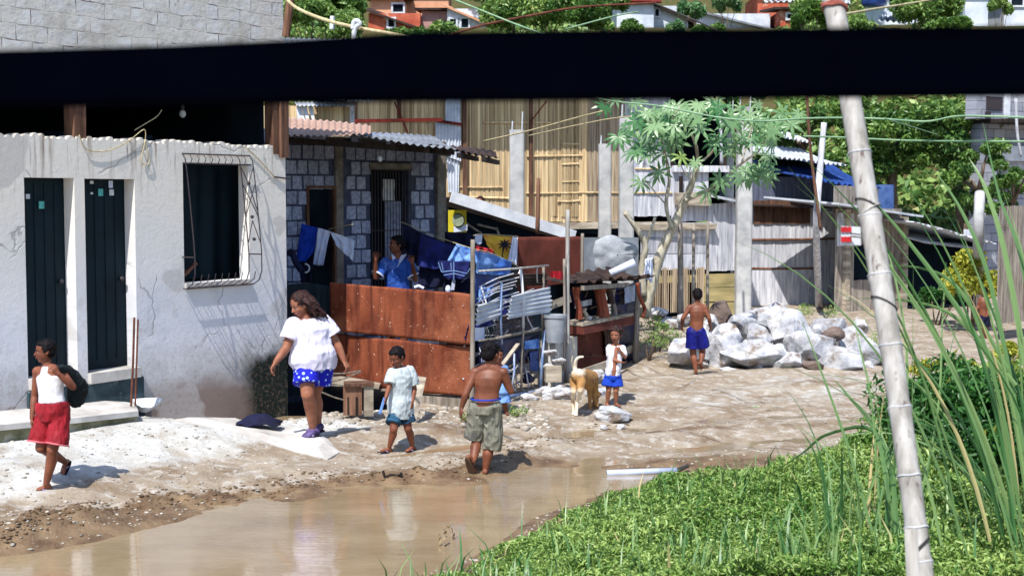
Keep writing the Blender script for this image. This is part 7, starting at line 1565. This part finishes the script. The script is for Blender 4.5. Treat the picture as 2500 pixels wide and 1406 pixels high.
# --- boy in the white vest and red shorts, walking left with a black bag over his shoulder
Y = on(108, 1194).y; J = J_(Y, dict(head=(110, 858, 0), neck=(116, 894, .02), sL=(146, 904, -.03), sR=(92, 907, .05), eL=(178, 944, -.08), wL=(142, 912, -.16), eR=(85, 967, .08), wR=(78, 1020, -.0), hipL=(147, 1012, .0), hipR=(115, 1012, .03), kL=(128, 1098, -.05), aL=(113, 1180, .0), kR=(100, 1092, -.02), aR=(158, 1126, .28), pel=(131, 1005, 0)))
f0 = V((-.62, -.78, 0)); tL, hL = at(84, 1199, Y - .03), at(126, 1194, Y + .04); tR, hR = at(152, 1163, Y + .30), at(170, 1125, Y + .42)
zg = hz(at(105, 1195, Y).x, Y)
b1, P, M, RR, _ = person('person', 'boy in white vest and red shorts walking left with a black bag over his shoulder', J, (-.88, -.46, -.03), hh=.182, k=.84, skin=m_skin, torso=(.105, .095, .105, .075), bodyfwd=f0,
    hands=dict(L=(V((-.35, -.2, .7)), V((-.5, .6, 0)), .12, .9, 1), R=(V((.02, -.1, -1)), V((.6, .2, 0)), .125, .35, 1)), feet=dict(L=(tL, hL, .155, (0, 0, 1)), R=(tR, hR, .155, (-.5, -.75, .2))))
face(b1, P, M, .182); short_hair(b1, P, M, .182, m_hair, 3, vox=.005, tuft=.02)
shirt(b1, J, RR, m_vest, .84, 'vest', 0, .008, hem=2, top=False, disp=.004)
sh_ = shorts(b1, J, RR, m_red, .84, .84, .034, 1.08, .094, top=2, disp=.013, spread=.55)
mb = MB()
for s in 'LR':
    e = lerp(J['hip' + s], J['k' + s], .83) + (J['hip' + s] - (J['hipL'] + J['hipR']) / 2) * .55; d = (J['k' + s] - J['hip' + s]).normalized(); x = d.cross(V((0, 1, .01))).normalized(); y_ = d.cross(x); r = (.094 * .84 * 1.10); mb.tube([e + (x * math.cos(a * .3) + y_ * math.sin(a * .3)) * r for a in range(22)], .007, 5)
build('pale_hem', mb, m_redhem, sh_)
sandal(b1, tL, hL, .155, (0, 0, 1), m_sole, m_strap); sandal(b1, tR, hR, .155, (-.5, -.75, .2), m_sole, m_strap)
mb = MB(); c0 = at(140, 898, Y - .13); c1 = at(165, 905, Y + .02); c2 = at(190, 945, Y + .16); c3 = at(186, 972, Y + .16)
mb.caps(c0, c1, .022, .045); mb.caps(c1, c2, .05, .085); mb.caps(c2, c3, .085, .075); bg = organic('black_bag', mb, m_bag, None, .007, 3, .012, 12); tag(bg, 'black cloth bag slung over the shoulder of the boy in red shorts', 'bag')

# --- woman in white tshirt and flowered blue shorts, stepping down
Y = on(760, 1068).y; J = J_(Y, dict(head=(733, 744, -.02), neck=(748, 779, .03), sR=(716, 796, -.08), sL=(790, 787, .06), eR=(699, 850, -.16), wR=(673, 884, -.28), eL=(822, 838, .08), wL=(840, 880, .04), hipR=(749, 892, -.04), hipL=(785, 888, .05), kR=(751, 962, -.16), aR=(764, 1046, -.02), kL=(768, 960, .06), aL=(775, 1038, .10), pel=(768, 888, 0)))
f1 = V((-.55, -.83, 0)); tR, hR = at(742, 1068, Y - .12), at(775, 1060, Y + .0); tL, hL = at(752, 1056, Y + .02), at(785, 1046, Y + .12)
b2, P, M, RR, _ = person('person', 'woman with long brown hair in white tshirt and flowered blue shorts', J, (-.70, -.60, -.38), (-.25, -.2, .95), hh=.235, k=1.08, skin=m_skinl, torso=(.185, .185, .205, .135), bodyfwd=f1, belly=.02, legk=1.12, armk=1.12,
    hands=dict(R=(V((-.45, -.3, -.75)), V((.7, .0, -.5)), .165, .45, -1), L=(V((.45, -.2, -.75)), V((-.5, .3, -.2)), .165, .5, 1)), feet=dict(R=(tR, hR, .20, (0, 0, 1)), L=(tL, hL, .20, (0, 0, 1))))
face(b2, P, M, .235)
shirt(b2, J, RR, m_tee, 1.08, 'tshirt', .62, .026, hem=0, armr=.083, flare=1.08, disp=.016, dscale=6)
shorts(b2, J, RR, m_spot, 1.08, .66, .018, 1.03, .108, disp=.008, top=2, rk=1.08, spread=.12)
h = .235; mb = MB(); mb.ell(P(0, -.10, .17), (.39 * h, .45 * h, .40 * h), M, 20, 14); mb.ell(P(0, -.28, -.12), (.38 * h, .30 * h, .42 * h), M, 18, 12); q = random.Random(4)
for i in range(150):
    a = q.uniform(-1, 1); sd_ = 1 if a > 0 else -1; x0 = a * .34; y0 = q.uniform(-.42, .10); z0 = .17 + .36 * math.sqrt(max(0, 1 - (x0 / .4) ** 2 - ((y0 + .1) / .46) ** 2)); pts = []; L = q.uniform(.85, 1.25); ph = q.uniform(0, 6)
    for j in range(9):
        t = j / 8; sp = .10 * math.sin(t * 9 + ph) * t; pts.append(P(x0 + sd_ * (.10 + .28 * t) * min(1, t * 2.5) * (.6 + abs(a) * .5) + sp, y0 - .14 * t - (.12 * t if y0 > -.2 else .05 * t) + sp * .6, z0 - L * t ** 1.25))
    mb.tube(pts, [.045 * h * (1.15 - .75 * j / 8) for j in range(9)], 6)
organic('long_hair', mb, m_hairb, b2, .007, 1, .006, 30)
mm = PM('purple_shoe', '6c5c90', '2c2444', ns=8, tint=0, bump=.1)
for (t, hl, dx) in ((tR, hR, 0), (tL, hL, 0)):
    d = (t - hl).normalized(); u = V((0, 0, 1)); x = d.cross(u).normalized(); L = (t - hl).length; mb = MB(); o_ = V((0, 0, .02))
    mb.loft([(hl + o_ - d * .01, x * .035, u * .03), (hl + o_ + d * L * .15 + u * .01, x * .046, u * .05), (hl + o_ + d * L * .5, x * .048, u * .042), (hl + o_ + d * L * .85 - u * .005, x * .052, u * .028), (hl + o_ + d * L * 1.05 - u * .01, x * .03, u * .015)], 14); s_ = organic('shoe', mb, mm, b2, .006, 2)
    mb = MB(); mb.loft([(hl - d * .015 - u * .022, x * .045, u * .012), (hl + d * L * .5 - u * .022, x * .05, u * .012), (hl + d * L * 1.08 - u * .022, x * .045, u * .012)], 12); build('sole', mb, m_sole, b2)
    mb = MB(); c = hl + d * L * .55 + u * .035; mb.tube([c - x * .05 - u * .03, c, c + x * .05 - u * .03], .012, 6); build('shoe_strap', mb, m_strap, b2)

# --- boy in pale grey polo
Y = on(968, 1102).y; J = J_(Y, dict(head=(969, 872, -.03), neck=(974, 897, .02), sR=(957, 908, -.04), sL=(1000, 904, .03), eR=(950, 944, -.1), wR=(942, 970, -.18), eL=(1012, 950, .04), wL=(1006, 982, -.03), hipR=(966, 1008, -.02), hipL=(990, 1008, .03), kR=(961, 1048, -.10), aR=(951, 1089, -.04), kL=(996, 1045, .0), aL=(1007, 1088, .10), pel=(978, 1004, 0)))
f2 = V((-.62, -.78, 0)); tR, hR = at(924, 1102, Y - .12), at(957, 1104, Y + .0); tL, hL = at(988, 1104, Y + .02), at(1014, 1096, Y + .14)
b3, P, M, RR, _ = person('person', 'small boy in pale grey shirt and dark striped shorts looking down', J, (-.55, -.72, -.42), (-.3, -.3, .9), hh=.19, k=.74, skin=m_skin, torso=(.10, .09, .10, .075), bodyfwd=f2,
    hands=dict(R=(V((-.35, -.1, -.7)), V((.5, .3, 0)), .10, .8, -1), L=(V((-.05, -.1, -1)), V((-.7, .3, 0)), .105, .4, 1)), feet=dict(R=(tR, hR, .135, (0, 0, 1)), L=(tL, hL, .135, (0, 0, 1))))
face(b3, P, M, .19); short_hair(b3, P, M, .19, m_hair, 5, vox=.005, tuft=.025)
s3 = shirt(b3, J, RR, m_polo, .74, 'polo_shirt', .78, .022, hem=0, armr=.068, flare=1.2, disp=.014)
mb = MB(); nk = J['neck']
for sg in (-1, 1): mb.tube([nk + V((.04 * sg, .01, .012)), nk + V((.028 * sg - .012, -.045, -.0)), nk + V((-.02, -.066, -.045))], .011, 6)
build('collar', mb, m_polo, s3)
shorts(b3, J, RR, m_teals, .74, .66, .018, 1.2, .088, disp=.008, top=1)
sandal(b3, tR, hR, .135, (0, 0, 1), m_sole, m_strap); sandal(b3, tL, hL, .135, (0, 0, 1), m_sole, m_strap)
mb = MB(); a = J['wR'] + V((-.03, -.01, -.03)); mb.beam(a + V((.02, 0, .03)), at(927, 1010, Y - .22), .012, .022); build('blue_toy', mb, m_ltblue, label='small light blue stick held by the boy in the pale grey shirt', cat='toy')

# --- shirtless boy in faded olive shorts seen from behind
Y = on(1186, 1156).y; J = J_(Y, dict(head=(1198, 864, .03), neck=(1194, 894, 0), sL=(1160, 909, .02), sR=(1229, 909, .0), eL=(1137, 962, -.04), wL=(1127, 994, -.02), eR=(1247, 955, .02), wR=(1222, 912, .14), hipL=(1167, 996, 0), hipR=(1203, 996, 0), kL=(1164, 1076, .06), aL=(1155, 1124, -.10), kR=(1194, 1090, .04), aR=(1185, 1146, .02), pel=(1186, 992, 0)))
f3 = V((.12, .99, 0)); tR, hR = at(1190, 1152, Y + .14), at(1183, 1158, Y - .02); tL, hL = at(1157, 1163, Y - .02), at(1140, 1116, Y - .16)
b4, P, M, RR, _ = person('person', 'shirtless boy in baggy faded shorts seen from behind walking away', J, (.55, .82, -.12), hh=.21, k=.92, skin=m_skinr, torso=(.128, .108, .112, .08), bodyfwd=f3,
    hands=dict(L=(V((-.15, -.05, -1)), V((.8, .3, 0)), .145, .3, 1, (0, -1, 0)), R=(V((-.25, .3, .8)), V((-.5, .7, 0)), .135, .75, 1, (0, -1, 0))), feet=dict(R=(tR, hR, .17, (0, 0, 1)), L=(tL, hL, .17, (.45, .85, -.1))))
short_hair(b4, P, M, .21, m_hair, 7, tuft=.05); face(b4, P, M, .21)
shorts(b4, J, RR, m_olive, .92, 1.1, .032, 1.0, .093, disp=.019, top=1, lens=dict(L=.92, R=1.14), dscale=9, spread=.45)
mb = MB(); c, u, v = RR[1]; mb.tube([c + V((0, 0, .055)) + (u.normalized() * (u.length + .020)) * math.cos(a * .3) + (v.normalized() * (v.length + .020)) * math.sin(a * .3) for a in range(22)], .008, 5); build('blue_waistband', mb, m_blue, b4)
sandal(b4, tR, hR, .17, (0, 0, 1), m_soleb, m_sole); sandal(b4, tL, hL, .17, (.45, .85, -.1), m_soleb, m_sole)

# --- small child in a pale blue dress, mostly hidden behind the shirtless boy
Y = on(1228, 1012).y; J = J_(Y, dict(head=(1216, 868, 0), neck=(1218, 890, 0), sR=(1207, 899, 0), sL=(1233, 899, 0), eR=(1204, 922, -.02), wR=(1207, 942, -.06), eL=(1236, 922, -.0), wL=(1234, 944, -.05), hipR=(1215, 962, 0), hipL=(1230, 962, 0), kR=(1217, 986, -.01), aR=(1219, 1005, .0), kL=(1232, 986, -.01), aL=(1236, 1004, .02), pel=(1222, 958, 0)))
bd, P, M, RR, _ = person('person', 'small child in pale blue dress mostly hidden behind the shirtless boy in faded shorts', J, (.3, -.95, 0), hh=.175, k=.58, skin=m_skin, torso=(.085, .08, .085, .065), bodyfwd=(.1, -.99, 0), voxel=.007,
    hands=dict(R=(V((.1, -.2, -1)), V((.5, .3, 0)), .085, .4, 1), L=(V((-.1, -.2, -1)), V((-.5, .3, 0)), .085, .4, -1)), feet=dict(R=(at(1217, 1014, Y - .09), at(1220, 1011, Y + .03), .10, (0, 0, 1)), L=(at(1240, 1013, Y - .07), at(1236, 1010, Y + .04), .10, (0, 0, 1))))
face(bd, P, M, .175); short_hair(bd, P, M, .175, m_hair, 21, vox=.007); shorts(bd, J, RR, m_ltblue, .58, .9, .02, 1.25, .115, name='dress_skirt', top=2, spread=.1)
shirt(bd, J, RR, m_ltblue, .58, 'dress_top', .5, .016, hem=1, armr=.066)

# --- toddler
Y = on(1496, 991).y; J = J_(Y, dict(head=(1503, 818, -.01), neck=(1504, 840, .0), sR=(1488, 850, 0), sL=(1519, 850, 0), eR=(1489, 876, -.02), wR=(1516, 884, -.14), eL=(1526, 872, -.03), wL=(1514, 856, -.10), hipR=(1487, 920, 0), hipL=(1505, 920, 0), kR=(1486, 952, -.03), aR=(1483, 982, .0), kL=(1504, 954, -.03), aL=(1504, 982, .0), pel=(1496, 915, 0)))
f4 = V((.2, -.98, 0)); tR, hR = at(1492, 996, Y - .1), at(1478, 990, Y + .02); tL, hL = at(1517, 994, Y - .08), at(1500, 989, Y + .03)
b5, P, M, RR, _ = person('person', 'toddler with curly hair in open white shirt and bright blue shorts', J, (-.32, -.93, -.08), hh=.185, k=.62, skin=m_skinl, torso=(.088, .085, .088, .07), bodyfwd=f4, belly=.02, voxel=.006,
    hands=dict(R=(V((.8, -.4, -.1)), V((0, .2, 1)), .09, .35, 1), L=(V((-.35, -.1, .6)), V((-.1, .8, 0)), .085, .8, 1)), feet=dict(R=(tR, hR, .11, (0, 0, 1)), L=(tL, hL, .11, (0, 0, 1))))
face(b5, P, M, .185); short_hair(b5, P, M, .185, m_hairb, 9, tuft=.055, curly=True)
mb = MB()
for sx_ in (-1, 1):
    rr = []
    for i in range(1, 8):
        c, u, v = RR[i]; rr.append((c + u * .48 * (sx_) + v * -.10, u * .56, v * 1.16))
    mb.loft(rr, 18)
mb.loft([(c - v * .25, u * 1.08, v * .95) for (c, u, v) in RR[1:7]], 18)
for s in 'LR': mb.caps(J['s' + s], lerp(J['s' + s], J['e' + s], .6), .043, .045)
organic('open_shirt', mb, m_vest, b5, .006, 2, .008, 14)
mb = MB(); c, u, v = RR[3]; mb.ell(c + v * .42, (.045, .05, .085)); build('bare_belly', mb, m_skinl, b5, smooth=True)
shorts(b5, J, RR, m_blue, .62, .72, .018, 1.25, .098, disp=.008, top=1)

# --- boy in dark blue shorts at the rocks
Y = on(1702, 914).y; J = J_(Y, dict(head=(1703, 722, .02), neck=(1703, 742, 0), sL=(1684, 751, 0), sR=(1722, 751, 0), eL=(1667, 777, -.02), wL=(1665, 797, .1), eR=(1731, 777, -.05), wR=(1735, 797, .12), hipL=(1691, 812, 0), hipR=(1709, 812, 0), kL=(1692, 862, .03), aL=(1699, 906, -.02), kR=(1715, 858, .08), aR=(1711, 886, -.02), pel=(1700, 808, 0)))
f5 = V((.05, 1, 0)); tL, hL = at(1702, 912, Y + .14), at(1698, 917, Y - .02); tR, hR = at(1717, 903, Y + .08), at(1707, 888, Y - .06)
b6, P, M, RR, _ = person('person', 'shirtless boy in dark blue shorts standing at the white rocks with his back turned', J, (.05, .98, -.25), hh=.185, k=.84, skin=m_skinr, torso=(.102, .088, .095, .07), bodyfwd=f5, voxel=.007,
    hands=dict(L=(V((0, .4, -1)), V((.8, .3, 0)), .12, .4, 1, (0, -1, 0)), R=(V((.1, .5, -.9)), V((-.8, .3, 0)), .12, .4, -1, (0, -1, 0))), feet=dict(L=(tL, hL, .14, (0, 0, 1)), R=(tR, hR, .14, (-.2, .6, .6))))
short_hair(b6, P, M, .185, m_hair, 11, tuft=.03); face(b6, P, M, .185)
shorts(b6, J, RR, m_navy, .84, .74, .018, 1.15, .1, disp=.01, top=1)

# --- distant boy on the track at the right
Y = 24.4; J = J_(Y, dict(head=(2402, 713, 0), neck=(2402, 724, 0), sR=(2393, 729, 0), sL=(2411, 729, 0), eR=(2388, 748, .02), wR=(2380, 764, -.06), eL=(2415, 748, .02), wL=(2413, 765, -.06), hipR=(2396, 775, 0), hipL=(2407, 775, 0), kR=(2393, 800, -.08), aR=(2404, 822, .04), kL=(2408, 801, .0), aL=(2410, 824, .1), pel=(2402, 772, 0)))
b7, P, M, RR, _ = person('person', 'small shirtless child in dark shorts walking on the track behind the reeds', J, (-.7, -.7, 0), hh=.165, k=.66, skin=m_skinr, torso=(.085, .08, .082, .065), bodyfwd=(-.6, -.8, 0), voxel=.009,
    hands=dict(R=(V((-.3, -.3, -.9)), V((.5, .3, 0)), .09, .4, -1), L=(V((-.1, -.3, -1)), V((-.5, .3, 0)), .09, .4, 1)), feet=dict(R=(at(2394, 832, Y - .1), at(2404, 830, Y), .11, (0, 0, 1)), L=(at(2403, 832, Y), at(2412, 830, Y + .1), .11, (0, 0, 1))))
short_hair(b7, P, M, .165, m_hair, 12, vox=.008); face(b7, P, M, .165); shorts(b7, J, RR, m_denim, .66, .85, .02, 1.1, .098, voxel=.009, top=1)

# --- man in the blue v-neck shirt behind the rusty sheet
Y = 18.35; J = J_(Y, dict(head=(969, 598, 0), neck=(973, 626, .03), sR=(942, 640, -.05), sL=(997, 640, .05), eR=(918, 678, -.16), wR=(917, 634, -.24), eL=(1014, 682, -.02), wL=(1006, 642, -.16), hipR=(956, 742, 0), hipL=(986, 742, 0), kR=(955, 805, -.03), aR=(954, 868, 0), kL=(986, 805, -.03), aL=(986, 868, 0), pel=(971, 735, 0)))
f6 = V((-.15, -.99, 0))
b8, P, M, RR, _ = person('person', 'man in blue shirt with white collar raising both fists behind the rusty sheet', J, (-.90, -.44, .02), hh=.235, k=1.0, skin=m_skin, torso=(.15, .135, .14, .10), bodyfwd=f6,
    hands=dict(R=(V((.02, -.05, 1)), V((.2, -1, 0)), .17, .85, 1), L=(V((-.05, -.05, 1)), V((-.1, -1, 0)), .17, .85, -1)), feet=dict(R=(at(948, 880, Y - .15), at(956, 876, Y + .08), .2, (0, 0, 1)), L=(at(984, 880, Y - .15), at(988, 876, Y + .08), .2, (0, 0, 1))))
face(b8, P, M, .235); short_hair(b8, P, M, .235, m_hair, 13, tuft=.03)
s8 = shirt(b8, J, RR, m_blues, 1.0, 'polo_shirt', .8, .022, hem=0, armr=.07, flare=1.2, disp=.016)
mb = MB(); nk = J['neck']
mb.sheet(lambda u, v: nk + V((.075 - .09 * u + .0 * v, -.02 - .115 * u ** .6 - .012, .02 - .16 * u)) + V((.035 * (1 - u * .6), -.012, .008)) * (v * 2 - 1), 8, 4, .008, .5)
mb.sheet(lambda u, v: nk + V((-.065 + .05 * u, -.03 - .10 * u ** .6 - .012, .02 - .16 * u)) + V((-.02, -.01, .004)) * (v * 2 - 1), 8, 4, .008, .5)
build('white_collar', mb, m_whcl, s8)
for s in 'LR':
    e = lerp(J['s' + s], J['e' + s], .82); d = (J['e' + s] - J['s' + s]).normalized(); x = d.cross(V((0, 1, .01))).normalized(); y_ = d.cross(x); mb = MB(); mb.tube([e + (x * math.cos(a * .3) + y_ * math.sin(a * .3)) * .082 for a in range(22)], .013, 6); build('white_cuff', mb, m_whcl, s8)
shorts(b8, J, RR, m_denim, 1.0, .95, .02, 1.1, .1, top=1)

# --- child leaning at the barred window
Wc = HW; c = HW.at(466, 640, -.42); 
J = dict(head=c, neck=c + V((0, 0, -.13)), sR=c + V((-.10, -.02, -.19)), sL=c + V((.12, .06, -.19)), eR=c + V((-.13, -.03, -.36)), wR=c + V((-.02, -.06, -.40)), eL=HW.at(476, 672, -.16), wL=HW.at(490, 652, -.12), hipR=c + V((-.08, 0, -.62)), hipL=c + V((.07, .04, -.62)), kR=c + V((-.08, -.02, -.85)), aR=c + V((-.08, 0, -1.08)), kL=c + V((.07, .02, -.85)), aL=c + V((.07, .04, -1.08)), pel=c + V((0, .02, -.6)))
J['sR'] = HW.at(452, 664, -.26); J['sL'] = HW.at(484, 664, -.40)
b9, P, M, RR, _ = person('person', 'child in light blue shirt looking out of the barred window', J, (.7, -.6, -.1), hh=.18, k=.75, skin=m_skinr, torso=(.105, .09, .10, .075), bodyfwd=(.7, -.6, 0), voxel=.008,
    hands=dict(R=(V((.5, -.3, -.3)), V((0, .3, .8)), .10, .5, -1), L=(V((.55, -.2, .5)), V((0, -1, .1)), .11, .4, 1)), feet=None)
face(b9, P, M, .18); short_hair(b9, P, M, .18, m_hair, 14, vox=.007); shirt(b9, J, RR, m_ltblue, .75, 'shirt', .6, .02, hem=1, armr=.065); shorts(b9, J, RR, m_denim, .75, .8, .02, top=1)
# --- child peeping over the white plank
c = at(1172, 494, 23.6); J = dict(head=c, neck=c + V((0, 0, -.14)), sR=c + V((-.13, 0, -.2)), sL=c + V((.13, 0, -.2)), eR=c + V((-.17, 0, -.42)), wR=c + V((-.15, -.05, -.62)), eL=c + V((.17, 0, -.42)), wL=c + V((.15, -.05, -.62)), hipR=c + V((-.07, 0, -.7)), hipL=c + V((.07, 0, -.7)), kR=c + V((-.07, 0, -1.0)), aR=c + V((-.07, 0, -1.3)), kL=c + V((.07, 0, -1.0)), aL=c + V((.07, 0, -1.3)), pel=c + V((0, 0, -.68)))
ba, P, M, RR, _ = person('person', 'child whose dark hair and brow peep over the white slanting plank', J, (-.2, -.97, 0), hh=.19, k=.8, skin=m_skinl, torso=(.11, .1, .11, .08), bodyfwd=(0, -1, 0), voxel=.01, hands=dict(R=(V((0, 0, -1)), V((1, 0, 0)), .11, .4, -1), L=(V((0, 0, -1)), V((-1, 0, 0)), .11, .4, 1)), feet=None)
face(ba, P, M, .19); short_hair(ba, P, M, .19, m_hairb, 15, vox=.009); shirt(ba, J, RR, m_whcl, .8, 'shirt', .6, .02, hem=1, armr=.065, voxel=.01); shorts(ba, J, RR, m_denim, .8, .8, .02, top=1, voxel=.01)
mb = MB(); mb.box(c + V((0, .1, -1.40)), (.9, .6, .06), 0, .5); mb2 = MB()
for sx_ in (-.35, .35): mb.box(c + V((sx_, .1, -1.9)), (.06, .06, 1.0), 0, .3)
build('plank_platform', mb, m_woodh, label='rough plank platform behind the lean-to that the peeping child stands on', cat='platform')

# ------------------------------------------------------------ the dog
dh = at(1408, 925, 16.05); zd = hz(dh.x, dh.y); droot = empty('dog', (dh.x + .1, dh.y + .15, zd), 'tan dog with pale hind legs and raised tail sniffing beside the toddler', 'dog')
pw = lambda x, y, Y: at(x, y, Y)
hipc = at(1411, 918, 16.08); shc = at(1440, 920, 16.45); hx = V((.80, -.55, 0)).normalized(); sp_ = (shc - hipc)
f = sp_.normalized(); mb = MB()
def dr_(c, hw, hh_): return (c, hx * hw, V((0, 0, hh_)))
mb.loft([dr_(hipc - f * .08, .045, .05), dr_(hipc - f * .03, .085, .085), dr_(hipc + f * .06, .092, .09), dr_(lerp(hipc, shc, .35) + V((0, 0, -.005)), .078, .085), dr_(lerp(hipc, shc, .6) + V((0, 0, -.02)), .092, .11), dr_(lerp(hipc, shc, .85) + V((0, 0, -.035)), .095, .125), dr_(shc + V((0, 0, -.02)), .08, .10), dr_(shc + f * .07, .055, .07)], 22)
hd_ = at(1452, 964, 16.55); nk0 = shc + V((.03, .02, .0)); mb.caps(nk0, lerp(nk0, hd_, .75), .07, .052, 14); mb.ell(hd_, (.055, .06, .062)); muz = at(1457, 990, 16.48); mb.caps(hd_, muz, .045, .024, 12); mb.ell(muz, (.02, .02, .016))
for sx_ in (-1, 1): e = hd_ + hx * .045 * sx_ + V((0, .02, .03)); mb.caps(e, e + hx * .02 * sx_ + V((0, .01, -.05)), .022, .010, 8)
legs = []
for (a, kn, hk, pa, r) in ((at(1419, 930, 16.02), at(1417, 953, 15.92), at(1409, 980, 16.04), at(1407, 1010, 15.98), 1.0), (at(1402, 930, 16.14), at(1401, 955, 16.04), at(1398, 981, 16.16), at(1401, 1008, 16.1), .95)):
    l = MB(); l.caps(a, kn, .062 * r, .042 * r, 14); l.caps(kn, hk, .036 * r, .021 * r, 12); l.caps(hk, pa, .021 * r, .018 * r, 12); l.ell(pa + V((-.005, -.025, -.008)), (.025, .038, .018)); legs.append((l, 'hind'))
    mb.caps(a, kn, .058 * r, .038 * r, 14); mb.caps(kn, hk, .034 * r, .019 * r, 12); mb.caps(hk, pa, .019 * r, .017 * r, 12); mb.ell(pa + V((-.005, -.025, -.008)), (.024, .037, .017))
for (a, kn, pa) in ((at(1439, 938, 16.42), at(1440, 972, 16.44), at(1441, 1003, 16.42)), (at(1450, 938, 16.55), at(1451, 968, 16.57), at(1450, 998, 16.56))):
    mb.caps(a, kn, .042, .024, 12); mb.caps(kn, pa, .024, .017, 12); mb.ell(pa + V((0, -.02, -.008)), (.023, .034, .016))
tl_ = smoothp([hipc + V((-.03, -.05, .05)), at(1404, 896, 16.05), at(1406, 880, 16.02), at(1414, 872, 16.0), at(1425, 871, 15.98)], 5); mb.tube(tl_, [.026 - .014 * i / (len(tl_) - 1) for i in range(len(tl_))], 10)
def dogmat():
    t = NT('tan_and_cream_fur'); v = t.coords(); n = t.noise(v, 18, 4); col = t.mix(t.ramp(n, .35, .65), lin('a9824e'), lin('86603a'))
    s = t.node('ShaderNodeSeparateXYZ'); t.l.new(v, s.inputs[0]); wob = t.math('MULTIPLY', t.noise(v, 7, 3), .10)
    low = t.ramp(t.math('ADD', s.outputs[2], wob), .40, .32); back = t.ramp(t.math('ADD', s.outputs[1], wob), .02, -.06); w = t.math('MULTIPLY', low, back); hi = t.ramp(s.outputs[2], .46, .52); w = t.math('MAXIMUM', w, t.math('MULTIPLY', hi, t.ramp(s.outputs[0], .02, -.02)))
    col = t.mix(w, col, lin('e2d4be')); t.base(col, .8, .25); t.bump(t.noise(t.coords((1, 1, .4)), 60, 4), .6, .006); return t.m
organic('body', mb, dogmat(), droot, .0065, 2)
for sx_ in (-1, 1): e = MB(); e.ell(hd_ + hx * .03 * sx_ + (muz - hd_) * .35 + V((0, -.02, .02)), (.008, .008, .008)); build('eye', e, m_pupil, droot, smooth=True)
e = MB(); e.ell(muz + (muz - hd_).normalized() * .018, (.012, .012, .010)); build('nose', e, m_pupil, droot, smooth=True)
# ------------------------------------------------------------ light, sky, camera
sd = V((-.34, -.94, 0)).normalized(); EL = math.radians(56)
sv = V((sd.x * math.cos(EL), sd.y * math.cos(EL), math.sin(EL)))
sl = bpy.data.lights.new('sun', 'SUN'); sl.energy = 5.0; sl.angle = math.radians(.5); sl.color = (1, .95, .87)
so = bpy.data.objects.new('sun', sl); COL.objects.link(so); so.rotation_euler = sv.to_track_quat('Z', 'Y').to_euler(); so.location = (-6, -12, 20)
w = bpy.data.worlds.new('World'); scene.world = w; w.use_nodes = True; nt = w.node_tree
sky = nt.nodes.new('ShaderNodeTexSky'); sky.sky_type = 'NISHITA'; sky.sun_disc = False; sky.sun_elevation = EL; sky.sun_rotation = math.atan2(sd.x, sd.y) % (2 * math.pi)
sky.ozone_density = 3.0
nt.links.new(sky.outputs[0], nt.nodes['Background'].inputs[0]); nt.nodes['Background'].inputs[1].default_value = .15
cd = bpy.data.cameras.new('camera'); cam = bpy.data.objects.new('camera', cd); COL.objects.link(cam); scene.camera = cam
cam.location = CAM; cam.rotation_euler = (math.radians(90) - PA, 0, 0); cd.sensor_width = 36; cd.lens = 50; cd.clip_start = .05; cd.clip_end = 600
cd.dof.use_dof = True; cd.dof.focus_distance = 15.5; cd.dof.aperture_fstop = 5.0
scene.view_settings.view_transform = 'Standard'; scene.view_settings.look = 'None'; scene.view_settings.exposure = .38; scene.view_settings.gamma = 1
scene.cycles.max_bounces = 6; scene.cycles.diffuse_bounces = 3; scene.cycles.glossy_bounces = 3; scene.cycles.transmission_bounces = 3
scene.cycles.use_denoising = True
